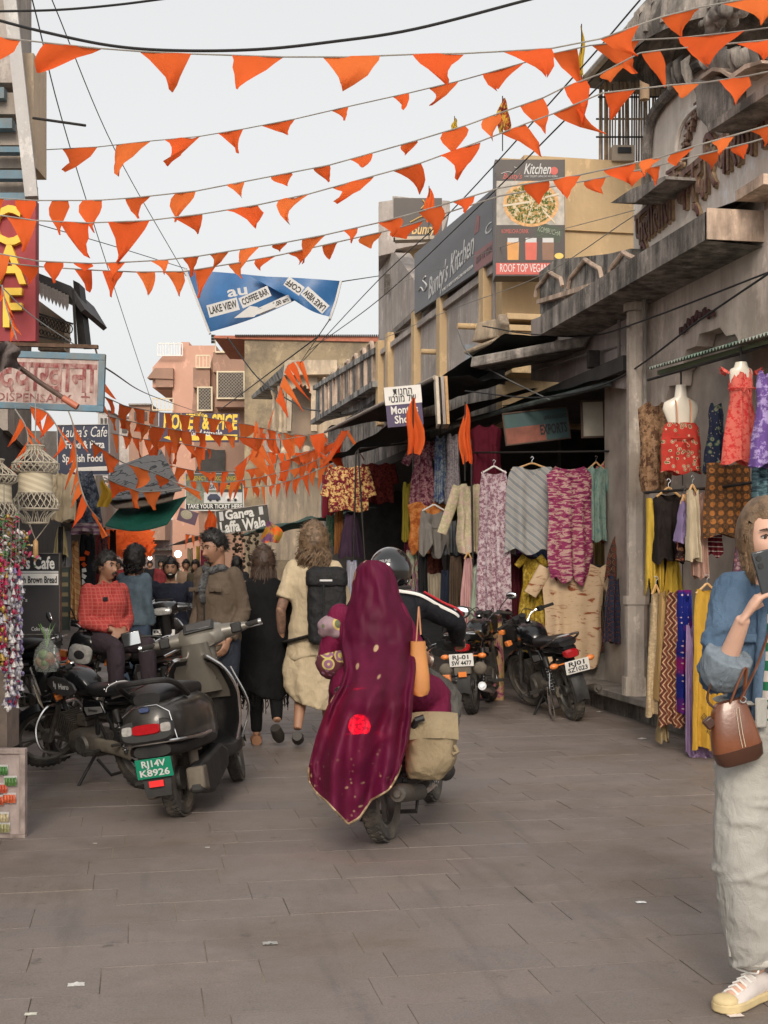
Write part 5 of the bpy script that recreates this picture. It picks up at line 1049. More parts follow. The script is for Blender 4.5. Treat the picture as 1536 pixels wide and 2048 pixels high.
    if seat_studs:
        b = MB(); b.tube([V((.2, .128 * cos(t), .78 + .055 * sin(t))) for t in np.linspace(0, PI, 12)], .005, 5); B(b, 'seat_seam', mt_pale, st)
        for t in np.linspace(.3, PI - .3, 5): MB().ball((.225, .13 * cos(t), .78 + .055 * sin(t)), .008, 8, 6).build('stud', mt_chrome, st)
    b = MB(); sl(b, [(-.30, 0, .715, .12, .06), (-.24, 0, .72, .17, .09), (.0, 0, .72, .19, .09), (.28, 0, .69, .18, .07)], 3); B(b, 'tail_cowl', body)
    b = MB(); b.tube(cat([(.12, .135, .74), (-.12, .14, .80), (-.30, .11, .86), (-.36, 0, .87), (-.30, -.11, .86), (-.12, -.14, .80), (.12, -.135, .74)], 5), .012, 8); B(b, 'grab_rail', mt_chrome)
    b = MB(); sl(b, [(-.27, 0, .69, .15, .085), (-.325, 0, .685, .145, .08), (-.345, 0, .68, .11, .055)], 3.2) if not tail_on else b.ball((-.32, 0, .665), (.035, .06, .06), 16, 10); tl = B(b, 'tail_light', mt_red_lens if not tail_on else mt_tail_on)
    b = MB()
    def mg(u, v, rr_=0): a = rad(lerp(70, 188, u)); return V(((R + .06 - rr_) * cos(a) - .01, (v - .5) * .13, R + (R + .06 - rr_) * sin(a) - .02 * abs(2 * v - 1)))
    b.grid(mg, 14, 4); b.grid(lambda u, v: mg(u, v, .006), 14, 4, flip=True); B(b, 'rear_mudguard', mt_plastic)
    if pl_rear: plate(o, Matrix.Translation((-.40, 0, .57)) @ rotz(-PI / 2) @ Matrix.Rotation(.15, 4, 'X'), .24, .125, pl_rear, mt_white, mt_ink)
    for sg in (1, -1):
        b = MB(); q_ = .09 if tail_on else .185; b.cyl((-.26, sg * .06, .60), (-.27, sg * (q_ - .03), .60), .007); b.ball((-.275, sg * q_, .60), (.035, .045, .028), 10, 8); B(b, 'rear_indicator', mt_amber)
        b = MB(); b.cyl((.02, sg * .13, .31), (.10, sg * .13, .64), .014); b.cyl((.075, sg * .13, .55), (.10, sg * .13, .65), .028); B(b, 'shock_absorber', mt_plastic)
        b = MB()
        for k in range(8): q = k / 7; b.tube([V((.028 + .05 * q + .022 * 0, sg * .13, .34 + .2 * q)) + V((.024 * cos(t), .024 * sin(t), 0)) for t in np.linspace(0, 2 * PI, 9)[:-1]], .004, 4, closed=True)
        oo = B(b, 'shock_spring', mt_chrome); 
        b = MB(); b.beam((0, sg * .075, .30), (.42, sg * .075, .33), .03, .045); B(b, 'swingarm', mt_plastic)
        b = MB(); b.cyl((.36, sg * .12, .30), (.36, sg * .24, .30), .013); b.box((.36, sg * .23, .30), (.05, .1, .03)); B(b, 'footpeg', mt_rubber)
        b = MB(); b.cyl((.06, sg * .1, .38), (.09, sg * .21, .38), .012); B(b, 'pillion_peg', mt_rubber)
        b = MB(); b.beam((.36, sg * .09, .5), (.24, sg * .1, .31), .018); b.beam((.1, sg * .1, .36), (.26, sg * .1, .58), .018); B(b, 'peg_bracket', mt_plastic)
    b = MB(); b.tube([(.98, 0, .84), (.70, 0, .70), (.40, 0, .62), (.0, 0, .66), (-.25, 0, .68)], .02, 8); b.tube([(.99, 0, .80), (.92, 0, .55), (.86, 0, .36)], .02, 8); b.tube([(.42, .07, .62), (.44, .07, .3)], .018, 8); b.tube([(.42, -.07, .62), (.44, -.07, .3)], .018, 8); B(b, 'frame', mt_plastic)
    # engine
    b = MB(); sl(b, [(.40, 0, .33, .20, .16), (.46, 0, .33, .27, .22), (.62, 0, .33, .30, .24), (.74, 0, .33, .27, .20), (.80, 0, .34, .18, .14)], 3); en = B(b, 'engine', mt_engine)
    b = MB()
    for k in range(8): b.box((.755 + .022 * k, 0, .395 + .012 * k), (.008, .19, .19), Matrix.Rotation(-.5, 3, 'Y'))
    oo = b.build('cooling_fins', mt_engine, en); oo['kind'] = 'stuff'
    b = MB(); b.box((.90, 0, .46), (.09, .15, .15), Matrix.Rotation(-.5, 3, 'Y')); b.build('cylinder_head', mt_alu, en, bevel=.015)
    for sg in (1, -1):
        b = MB(); b.lathe([(0, .022), (.07, .02), (.085, 0)], 20, Matrix.Translation((.55, sg * .145, .33)) @ Matrix.Rotation(-sg * PI / 2, 4, 'X')); b.build('engine_cover', mt_alu, en)
    b = MB(); b.box((.66, 0, .50), (.12, .1, .1)); b.cyl((.66, .03, .5), (.5, .02, .56), .03); b.build('carburettor', mt_engine, en, bevel=.01)
    b = MB(); sl(b, [(.02, .1, .30, .045, .1), (.2, .1, .33, .045, .11), (.42, .1, .34, .045, .1)], 3); B(b, 'chain_case', mt_dust)
    b = MB(); b.tube(cat([(.93, -.05, .40), (.98, -.1, .30), (.86, -.13, .20), (.5, -.15, .19), (.28, -.15, .21)], 5), .018, 8); B(b, 'exhaust_pipe', mt_chrome)
    b = MB(); b.tube([(.30, -.155, .21), (.24, -.16, .22), (-.28, -.175, .30), (-.33, -.177, .305)], [.022, .045, .05, .042], 14); b.tube([(-.33, -.177, .305), (-.35, -.178, .308)], [.02, .02], 10); B(b, 'muffler', mt_engine if tyre else mt_chrome)
    b = MB(); b.cyl((.46, .10, .24), (.50, .27, .015), .012); b.box((.52, .285, .008), (.09, .04, .012)); B(b, 'side_stand', mt_plastic)
    b = MB(); b.tube([(.40, .12, .22), (.22, .14, .12), (.2, -.14, .12), (.40, -.12, .22)], .013, 8); B(b, 'centre_stand', mt_plastic)
    b = MB(); b.tube([(.62, .15, .26), (.72, .24, .24), (.70, .26, .20)], .008, 6); B(b, 'gear_lever', mt_chrome); b = MB(); b.tube([(.62, -.15, .26), (.52, -.2, .24), (.46, -.21, .22)], .008, 6); B(b, 'brake_pedal', mt_chrome)
    if leg_guard:
        for sg in (1, -1):
            b = MB(); b.tube(cat([(.95, sg * .02, .62), (.97, sg * .16, .60), (1.0, sg * .25, .45), (.97, sg * .24, .28), (.93, sg * .1, .22)], 6), .014, 8); B(b, 'leg_guard', mt_chrome)
    if pillion == 'guard':
        b = MB(); b.tube(cat([(.02, .14, .5), (-.06, .2, .36), (-.10, .22, .12), (.02, .22, .06), (.1, .2, .1), (.08, .17, .4)], 5), .008, 6); b.tube([(-.02, .21, .3), (.05, .21, .09)], .006, 6); b.tube([(.04, .2, .32), (.08, .2, .1)], .006, 6); B(b, 'saree_guard', mt_chrome)
    if boxtail:
        b = MB(); b.box((-.30, 0, .53), (.16, .17, .2)); B(b, 'tail_bracket', mt_dust, bevel=.01)
        for sg in (1, -1): b = MB(); b.ball((-.34, sg * .17, .48), (.06, .07, .065), 12, 9); B(b, 'fog_lamp', mt_dust)
        b = MB(); b.box((-.385, 0, .43), (.01, .08, .05)); B(b, 'reflector', mt_amber)
        b = MB(); b.tube([(-.1, .14, .83), (-.4, .15, .83), (-.4, -.15, .83), (-.1, -.14, .83)], .012, 8); b.tube([(-.25, .15, .83), (-.25, -.15, .83)], .008, 6); B(b, 'carrier', mt_chrome)
    if hero:
        mf = S @ Matrix.Translation((1.125, 0, 1.0)) @ rotz(PI / 2) @ Matrix.Rotation(-.70, 4, 'X')
        text('महाकाल', .062, mt_pale, o, mf @ Matrix.Translation((0, -.012, .005)), .001, bold=.015, name='decal_lettering', fit=.13)
        text('Splendor', .032, mt_pale, o, mf @ Matrix.Translation((0, -.018, -.062)), .001, shear=.4, name='decal_lettering', fit=.12)
        for k in range(3): (MB(mf).bx(-.05, .05, -.014, -.012, .05 + .016 * k, .058 + .016 * k)).build('decal_stripe', mt_pale, o, False)
        MB(mf).prism([(-.008, .04), (.008, .04), (.004, .11), (0, .12), (-.004, .11)], -.016, -.014).build('decal_flame', mt_amber, o, False)
    return o
def glow(name, c, e):
    n = N(name, .3); n.set('Base Color', C(*c)); n.set('Emission Color', C(*c)); n.set('Emission Strength', e); return n.m
n = N('lit_tail_light', .3); n.set('Base Color', C(.6, .01, .02)); n.set('Emission Color', C(1.0, .008, .014)); n.set('Emission Strength', n.ramp(n.vor(n.co(), 55), [(.15, 26.0), (.6, 5.0)])); mt_tail_on = n.m
def scooter(label, M, body, steer=0, pl_rear=None, green=False, pl_front=None, inner=None, mirrors='LR', tyre=None, bars=True):
    o = thing('scooter', label, 'scooter', M); B = lambda b, n_, m_, par=None, **k: b.build(n_, m_, par or o, **k)
    WB, R = 1.27, .225; inner = inner or body
    wheel(o, (0, 0, R), R, .10, tyre=tyre or mt_tyre_dusty, rim=mt_alu, hub=.07)
    hx, hz, tl = 1.07, .95, rad(25)
    S = Matrix.Translation((hx, 0, hz)) @ Matrix.Rotation(-tl, 4, 'Y') @ Matrix.Rotation(steer, 4, 'Z') @ Matrix.Rotation(tl, 4, 'Y') @ Matrix.Translation((-hx, 0, -hz))
    wheel(o, (WB, 0, R), R, .095, S, tyre=tyre or mt_tyre_dusty, rim=mt_alu, hub=.06)
    b = MB(S)
    def mg(u, v, d=0): a = rad(lerp(165, 10, u)); return V((WB + (R + .05 - d) * cos(a), (v - .5) * .16, R + (R + .055 - d) * sin(a) - .05 * (2 * v - 1) ** 2))
    b.grid(mg, 12, 6); b.grid(lambda u, v: mg(u, v, .008), 12, 6, flip=True); B(b, 'front_mudguard', body)
    for sg in (1, -1): b = MB(S); b.cyl((WB, sg * .075, R), (1.12, sg * .06, .62), .02); B(b, 'fork_leg', mt_dust)
    # rear body shell
    b = MB(); sl(b, [(-.40, 0, .62, .16, .12, 2.6, .25), (-.36, 0, .60, .28, .22, 3, .25), (-.24, 0, .58, .39, .30, 3, .12), (.0, 0, .56, .44, .34, 3.2), (.25, 0, .55, .42, .36, 3.2), (.45, 0, .52, .36, .34, 3.4), (.53, 0, .48, .30, .28, 3.4)], 3, 24); B(b, 'body_shell', body)
    b = MB(); b.tube(cat([(.10, .225, .47), (-.15, .215, .475), (-.33, .15, .485), (-.40, 0, .49), (-.33, -.15, .485), (-.15, -.215, .475), (.10, -.225, .47)], 6), .011, 8); B(b, 'chrome_trim', mt_chrome)
    b = MB(); sl(b, [(-.36, 0, .44, .22, .07), (-.2, 0, .43, .38, .09), (.2, 0, .42, .42, .10), (.4, 0, .42, .36, .1)], 3, 20); B(b, 'under_skirt', mt_plastic)
    b = MB(); sl(b, [(-.40, 0, .56, .33, .135, 3.6, .22), (-.412, 0, .565, .30, .12, 3.6, .22)], 3.6, 20); B(b, 'tail_lamp_bezel', mt_plastic)
    b = MB(); sl(b, [(-.41, 0, .57, .17, .062, 4, .22), (-.424, 0, .573, .16, .055, 4, .22)], 4, 16); B(b, 'tail_light', mt_red_lens)
    for sg in (1, -1): b = MB(); sl(b, [(-.402, sg * .115, .57, .065, .058, 4, .22), (-.416, sg * .115, .573, .06, .05, 4, .22)], 4, 12); B(b, 'rear_indicator', mt_clear)
    b = MB(); b.tube([(-.385, .14, .655), (-.375, .07, .70), (-.375, -.07, .70), (-.385, -.14, .655), (-.40, -.17, .5)], .004, 5); B(b, 'chrome_outline', mt_chrome)
    b = MB(); sl(b, [(-.395, 0, .68, .06, .03, 4, .3), (-.402, 0, .682, .055, .026, 4, .3)], 4, 12); B(b, 'badge', M1('badge_blue', (.04, .06, .14), .3))
    b = MB(); sl(b, [(-.32, 0, .735, .16, .07), (-.25, 0, .745, .25, .10), (.0, 0, .75, .29, .12), (.2, 0, .74, .29, .11), (.42, 0, .725, .24, .10), (.50, 0, .715, .16, .06)], 3, 18); B(b, 'seat', mt_seat)
    b = MB(); b.tube(cat([(-.05, .165, .72), (-.25, .165, .80), (-.38, .13, .835), (-.41, 0, .84), (-.38, -.13, .835), (-.25, -.165, .80), (-.05, -.165, .72)], 6), .017, 8); B(b, 'grab_rail', mt_plastic)
    # plate holder and mudflap
    b = MB(); b.grid(lambda u, v: V((-.29 - .07 * sin(PI * v * .5), (u - .5) * (.2 - .05 * v), .44 - .26 * v)), 5, 8); b.grid(lambda u, v: V((-.28 - .07 * sin(PI * v * .5), (u - .5) * (.2 - .05 * v), .44 - .26 * v)), 5, 8, flip=True); B(b, 'mud_flap', mt_plastic)
    if pl_rear: plate(o, Matrix.Translation((-.375, 0, .345)) @ rotz(-PI / 2) @ Matrix.Rotation(.12, 4, 'X'), .215, .115, pl_rear, M1('green_plate', (.0, .20, .11), .45) if green else mt_white, mt_pale if green else mt_ink)
    b = MB(); b.box((-.375, 0, .255), (.008, .085, .035)); B(b, 'reflector', M1('glowing_reflector', (.75, .03, .03), .3, emit=.25))  # faint emission in the material stands in for light thrown back by the reflector
    # swing unit, suspension
    for sg in (-1,):
        b = MB(); b.cyl((.02, sg * .12, .28), (.02, sg * .12, .48), .03); b.cyl((.02, sg * .12, .40), (.04, sg * .12, .52), .045); B(b, 'shock_absorber', mt_dust)
        b = MB()
        for k in range(6): b.tube([V((.03 + .05 * cos(t), sg * .12 + .05 * sin(t), .38 + .025 * k)) for t in np.linspace(0, 2 * PI, 11)[:-1]], .006, 5, closed=True)
        B(b, 'shock_spring', mt_dust)['kind'] = 'stuff'
        b = MB(); b.prism([(-.14, .14), (.1, .10), (.50, .20), (.55, .30), (.4, .36), (-.1, .30)], -.20, -.11); B(b, 'swing_cover', mt_plastic, bevel=.02)
        b = MB(); b.prism([(-.13, .16), (-.02, .13), (-.02, .29), (-.12, .29)], -.208, -.10); B(b, 'swing_cover_end', mt_dust, bevel=.015)
    b = MB(); b.prism([(-.1, .13), (.06, .12), (.12, .24), (-.05, .32), (-.12, .25)], .10, .17); B(b, 'hub_motor_cover', mt_dust, bevel=.02)
    b = MB(); b.cyl((.30, .12, .2), (.02, .22, .22), .012); b.cyl((.02, .2, .22), (.02, .26, .22), .016); B(b, 'stand', mt_plastic)
    b = MB(); b.cyl((.52, .12, .22), (.50, .27, .015), .012); b.box((.5, .28, .008), (.06, .05, .012)); B(b, 'side_stand', mt_plastic)
    # floorboard, apron, column
    b = MB(); sl(b, [(.48, 0, .30, .36, .12), (.7, 0, .28, .40, .10), (.9, 0, .29, .40, .12), (1.0, 0, .33, .36, .16)], 4, 18); B(b, 'floorboard', mt_plastic)
    def ap(u, v, d=0):
        z = lerp(.30, .90, v); w_ = interp([(0, .34), (.25, .44), (.6, .48), (.85, .40), (1, .22)], v); x = 1.02 + .10 * sin(PI * v * .9) - .20 * v - d
        return V((x - .16 * (2 * u - 1) ** 2, (u - .5) * w_, z))
    b = MB(); b.grid(ap, 12, 14); B(b, 'front_apron', body, angle=180)
    b = MB(); b.grid(lambda u, v: ap(u, v, .05) + V((0, 0, .0)), 12, 14, flip=True); B(b, 'inner_apron', mt_plastic, angle=180)
    b = MB(); b.tube(cat([ap(0, v, .025) for v in np.linspace(0, 1, 10)] + [ap(u, 1, .025) for u in np.linspace(.1, .9, 5)] + [ap(1, v, .025) for v in np.linspace(1, 0, 10)], 2), .014, 8); B(b, 'apron_rim', mt_chrome if bars else mt_plastic)
    b = MB(); b.loft([[V((.90 - .03 * k - x * .0 + .07 * cos(a), .13 * (1 - .1 * k) * sin(a), .66 + .11 * k)) for a in np.linspace(0, 2 * PI, 15)[:-1]] for x in (0,) for k in range(4)]); B(b, 'steering_shroud', inner)
    b = MB(); b.grid(lambda u, v: ap(lerp(.12, .88, u), lerp(.52, .93, v), .07), 6, 6, flip=True); ip = B(b, 'glovebox_panel', inner, angle=180)
    b = MB(); b.lathe([(0, .012), (.02, .012), (.026, 0)], 14, Matrix.Translation(ap(.3, .74, .075)) @ Matrix.Rotation(-PI / 2, 4, 'Y')); B(b, 'key_lock', mt_plastic)
    # handlebar cowl
    b = MB(S); sl(b, [(.885, 0, 1.0, .20, .10), (.93, 0, 1.02, .32, .15), (1.0, 0, 1.03, .34, .17), (1.07, 0, 1.02, .28, .14), (1.11, 0, 1.01, .18, .08)], 2.8, 18); b.tube([(.95, .33, 1.035), (.965, .22, 1.03), (.98, .1, 1.03), (.98, -.1, 1.03), (.965, -.22, 1.03), (.95, -.33, 1.035)], [.02, .045, .06, .06, .045, .02], 12); B(b, 'handlebar_cowl', inner)
    b = MB(S); b.tube([(.99, 0, .98), (.93, 0, .75)], [.08, .07], 12); B(b, 'steering_column', inner)
    b = MB(S); ms = Matrix.Translation((.93, 0, 1.098)) @ Matrix.Rotation(-.55, 4, 'Y'); b.M = S @ ms; b.bx(-.055, .055, -.105, .105, -.006, .006); dp = B(b, 'display_bezel', mt_plastic, bevel=.02)
    b = MB(S @ ms); b.bx(-.04, .042, -.085, .085, .004, .0085); B(b, 'display', mt_glassdark, dp, bevel=.002)
    for sg in (1, -1):
        b = MB(S); b.box((.955, sg * .245, 1.035), (.075, .075, .07)); B(b, 'switch_block', mt_plastic, bevel=.012)
        b = MB(S); b.cyl((.953, sg * .27, 1.035), (.935, sg * .40, 1.04), .018, n=12); B(b, 'grip', mt_rubber)
        b = MB(S); b.cyl((.935, sg * .40, 1.04), (.933, sg * .42, 1.04), .019, n=12); B(b, 'bar_end', mt_chrome)
        b = MB(S); b.tube([(.985, sg * .28, 1.025), (1.015, sg * .33, 1.02), (1.0, sg * .42, 1.02)], .007, 6); B(b, 'brake_lever', mt_chrome)
        if ('L' if sg > 0 else 'R') in mirrors:
            b = MB(S); b.tube(cat([(.98, sg * .24, 1.06), (1.0, sg * .30, 1.10), (.98, sg * .40, 1.12)], 4), .007, 6); B(b, 'mirror_stem', mt_plastic)
            b = MB(S); b.box((.975, sg * .46, 1.12), (.02, .13, .10)); mo = B(b, 'mirror', mt_plastic, bevel=.009)
            b = MB(S); b.box((.963, sg * .46, 1.12), (.003, .115, .085)); b.build('mirror_glass', mt_mirror, mo, bevel=.001)
    b = MB(S); sl(b, [(1.10, 0, 1.0, .22, .09), (1.13, 0, .995, .20, .075), (1.14, 0, .99, .14, .05)], 2.6); B(b, 'headlight', mt_clear)
    for sg in (1, -1): b = MB(); b.box(ap(.5 + sg * .28, .62, -.012), (.02, .08, .05)); B(b, 'front_indicator', mt_clear, bevel=.008)
    if bars:
        for sg in (1, -1): b = MB(); b.tube(cat([ap(.5 + sg * .49, .05, -.02) + V((0, sg * .03, 0)), ap(.5 + sg * .5, .4, -.03) + V((0, sg * .05, 0)), ap(.5 + sg * .48, .85, -.02) + V((0, sg * .03, 0))], 6), .009, 6); B(b, 'crash_bar', mt_chrome)
    if pl_front: plate(o, Matrix.Translation(ap(.5, .78, -.025)) @ rotz(PI / 2) @ Matrix.Rotation(-.2, 4, 'X'), .24, .06, pl_front, mt_white, mt_ink)
    return o
mt_scoot = M1('grey_metallic_paint', (.036, .034, .032), .28, .3, .2, 10, coat=.5, dirt=(.07, .063, .055), ds=4); mt_taupe = M1('taupe_panel', (.16, .145, .12), .4, .25, .12, 5, coat=.3)
motorcycle('black commuter motorcycle with front fairing decals parked at left on its side stand', place(290, 1577, -50, 7, .86), rad(66), leg_guard=True, hero=True, pl_front=['RJ01-3587'], seat_studs=True, mirrors='R', tyre=mt_rubber)
scooter('grey electric scooter with green number plate parked at left', place(364, 1631, 7.5, 9, 1.0), mt_scoot, rad(10), ['RJ14V', 'K8926'], True, inner=mt_taupe, mirrors='L')
motorcycle('black motorcycle with angular fairing on which the man in red sits', place(300, 1478, -158, 6, 1.0), rad(10), mirrors='R', cowl=True)
motorcycle('black motorcycle with chrome headstock standing behind the bead strings', place(70, 1462, -70, 5, 1.0), rad(25), cowl=False, mirrors='LR', body=M1('blue_black_paint', (.012, .014, .02), .3, coat=.5))
motorcycle('black motorcycle with chrome grab rail parked before the hanging clothes', place(1150, 1440, -12.5, 13, 1.0), rad(18), cowl=False, pl_rear=['RJ01', 'SZ1023'], mirrors='', tyre=mt_tyre_dusty, pillion='guard')
motorcycle('black motorcycle with carrier and dusty tail parked behind the riders', place(945, 1428, 14, 4, 1.0), rad(-10), cowl=False, pl_rear=['RJ-01', 'SW 4477'], boxtail=True, mirrors='R')
RM = place(770, 1682, 14, 5, 1.0)
motorcycle('moving motorcycle ridden away by the couple with glowing tail light', RM, rad(2), tail_on=True, pl_rear=[''], mirrors='R', tyre=mt_tyre_dusty, pillion=True)
scooter('black scooter facing the camera ridden by the smiling man', place(344, 1388, 176, 0, 1.0), M1('black_gloss', (.012, .011, .011), .2, coat=.8), rad(-8), pl_front=['RJ01'], mirrors='R', tyre=mt_rubber)
scooter('cream scooter farther up the street behind the denim jacket', place(316, 1300, 170, 4, 1.0), M1('cream_gloss', (.42, .37, .29), .3, coat=.5), 0, mirrors='LR', tyre=mt_rubber)
# ------------------------------------------------------------------ people (x right, y forward, z up, origin on the ground)
def JN(h=1.72, **over):
    k = h / 1.72; j = {'pel': (0, 0, .93), 'chest': (0, 0, 1.27), 'neck': (0, -.01, 1.45), 'head': (0, .025, 1.60)}
    for s, q in (('l', -1), ('r', 1)):
        j.update({'sh' + s: (q * .150, 0, 1.40), 'el' + s: (q * .195, -.03, 1.12), 'wr' + s: (q * .205, .06, .88), 'hip' + s: (q * .09, 0, .90), 'kn' + s: (q * .10, .02, .49), 'an' + s: (q * .10, -.01, .09), 'toe' + s: (q * .13, .15, .035)})
    j = {a: V(b) * k for a, b in j.items()}
    for a, b in over.items(): j[a] = V(b)
    j['k'] = k; return j
def tor(mb, j, off=0, a=0, b=5, bulk=1, n=18):
    k = j['k']; pe, ch, ne = j['pel'], j['chest'], j['neck']; hd = (j['hipr'] - j['hipl']).normalized(); sd_ = (j['shr'] - j['shl']).normalized()
    up0 = (ch - pe).normalized(); pts = [pe - up0 * .13 * k, pe, lerp(pe, ch, .45), ch, lerp(ch, ne, .68), ne]
    hw = (j['shr'] - j['shl']).length / 2
    rx = [.135, .168, .142, .165, hw / k * .98, .068]; ry = [.10, .12, .105, .122, .085, .066]; rings = []
    for i in np.linspace(a, b, int((b - a) * 3) + 1):
        i0 = min(4, int(i)); t = i - i0; t = t * t * (3 - 2 * t); p = lerp(pts[i0], pts[i0 + 1], i - i0); X = hd.lerp(sd_, min(1, i / 4)).normalized()
        tn = (pts[min(5, i0 + 1)] - pts[max(0, i0)]).normalized(); Y = tn.cross(X).normalized()
        q = (bulk if i < 4.3 else 1)
        wx, wy = (lerp(rx[i0], rx[i0 + 1], t) * q * k + off), (lerp(ry[i0], ry[i0 + 1], t) * q * k + off)
        rings.append([p + X * wx * math.copysign(abs(cos(u)) ** .8, cos(u)) + Y * wy * math.copysign(abs(sin(u)) ** .9, sin(u)) for u in np.linspace(0, 2 * PI, n + 1)[:-1]])
    mb.loft(rings); return mb
def limb(mb, pts, rs, off, t0, t1, n=12, seg=5):
    cp = [lerp(pts[0], pts[1], t) for t in np.linspace(0, 1, seg + 1)] + [lerp(pts[1], pts[2], t) for t in np.linspace(0, 1, seg + 1)][1:]
    tab = [(0, rs[0]), (.5, rs[1]), (1, rs[2]), (1.35, rs[3]), (2, rs[4])]; P_, R_ = [], []
    for i in np.linspace(t0, t1, max(3, int((t1 - t0) * seg * 1.5))):
        f = i * seg; a = min(len(cp) - 2, int(f)); P_.append(lerp(cp[a], cp[a + 1], f - a)); R_.append(interp(tab, i) + off)
    mb.tube(P_, R_, n); mb.ball(P_[0], R_[0] * .98, 10, 7); return mb
def arm(mb, j, s, off=0, t0=0, t1=2, bulk=1): k = j['k'] * bulk; return limb(mb, (j['sh' + s], j['el' + s], j['wr' + s]), [.050 * k, .045 * k, .038 * k, .038 * k, .026 * k], off, t0, t1)
def leg(mb, j, s, off=0, t0=0, t1=2, bulk=1): k = j['k'] * bulk; return limb(mb, (j['hip' + s], j['kn' + s], j['an' + s]), [.092 * k, .080 * k, .056 * k, .056 * k, .038 * k], off, t0, t1)
def foot(mb, j, s, off=0, flat=.62):
    a, t = j['an' + s], j['toe' + s]; d = (t - a); h = a + V((0, 0, -.05)) - V((d.x, d.y, 0)).normalized() * .04
    mb.tube([h, lerp(h, t, .3), lerp(h, t, .7), t], [.034 + off, .040 + off, .044 + off, .03 + off], 12, flat=1); return mb
def hand(mb, j, s, dirv, palm, curl=.5, sc=1.0, spread=.12, thumb=.6):
    w_ = j['wr' + s]; d = V(dirv).normalized(); p = V(palm); p = (p - d * p.dot(d)).normalized(); ac = d.cross(p) * (1 if s == 'r' else -1); sc *= j['k']   # ac points to the thumb side
    pl = .088 * sc
    mb.tube([w_ - d * .02, w_ + d * .02, w_ + d * pl * .6, w_ + d * pl], [.027 * sc, .030 * sc, .039 * sc, .036 * sc], 10, flat=.46, up=p)
    for q, ln, off_ in ((.030, .068, 0), (.010, .078, .004), (-.011, .072, .002), (-.030, .056, -.008)):
        b0 = w_ + d * (pl + off_) + ac * q * sc; dd = d + ac * (q * spread * 8); dd.normalize(); pts, c = [b0 - dd * .02], 0; pos = b0
        for L in (.45, .30, .25):
            pts.append(pos); c += curl; rot = Matrix.Rotation(c * .9, 3, dd.cross(p)); pos = pos + (rot @ dd) * ln * L * sc
        pts.append(pos); mb.tube(pts, [.0095 * sc, .0092 * sc, .0085 * sc, .008 * sc, .0062 * sc], 8)
    b0 = w_ + d * .03 * sc + ac * .028 * sc; dd = (d * .75 + ac * .75 + p * thumb).normalized(); e1 = b0 + dd * .035 * sc; e2 = e1 + (dd * .6 + d * .5 + p * .25).normalized() * .032 * sc
    mb.tube([b0, e1, e2], [.014 * sc, .011 * sc, .0085 * sc], 8)
def head_fn(az, th, nose=1.0, jaw=1.0):
    dx, dy, dz = sin(th) * sin(az), sin(th) * cos(az), cos(th)
    r = 1 / math.sqrt((dx / .077) ** 2 + (dy / .098) ** 2 + (dz / .122) ** 2); x, y, z = r * dx, r * dy, r * dz
    t = sstep(.02, -.12, z); x *= 1 - .30 * t * jaw
    if y < 0: y *= 1 - .38 * t
    else:
        y += .010 * t; f = sstep(0, .05, y); g = lambda a, s: math.exp(-(a / s) ** 2)
        y += f * (.005 * g(z - .034, .010) * g(x, .05) - .010 * (g(abs(x) - .032, .015) * g(z - .014, .011)) + .006 * g(x, .022) * g(z + .064, .011) + .008 * g(x, .024) * g(z + .105, .016) - .004 * g(x, .03) * g(z + .083, .008))
        nz = .0 if z > .028 or z < -.047 else sstep(.028, -.034, z) * (1 if z > -.036 else sstep(-.047, -.036, z)); y += f * nose * .026 * nz * g(x, .010 + .007 * sstep(0, -.035, z)); y += f * .004 * g(abs(x) - .045, .02) * g(z + .02, .025)
    return V((x, y, z))
def face_m(j, yaw=0, pitch=0, roll=0): return Matrix.Translation(j['head']) @ rotz(-yaw) @ Matrix.Rotation(pitch, 4, 'X') @ Matrix.Rotation(roll, 4, 'Y') @ Matrix.Scale(j['k'], 4)
def add_head(mb, j, HM, nu=48, nv=36):
    vs = []
    for jv in range(nv + 1):
        for i in range(nu): vs.append(HM @ head_fn(2 * PI * i / nu, max(.001, min(PI - .001, PI * jv / nv))))
    mb.add(vs, [(a * nu + i, (a + 1) * nu + i, (a + 1) * nu + (i + 1) % nu, a * nu + (i + 1) % nu) for a in range(nv) for i in range(nu)])
    for s in (-1, 1): mb.ball(HM @ V((s * .077, -.012, -.004)), (.011, .018, .031), 10, 8, M=HM.to_3x3())
    mb.tube([j['neck'] - (j['head'] - j['neck']) * .25, j['neck'], HM @ V((0, -.018, -.07)), HM @ V((0, -.01, -.03))], [.07 * j['k'], .056 * j['k'], .052 * j['k'], .05 * j['k']], 14)
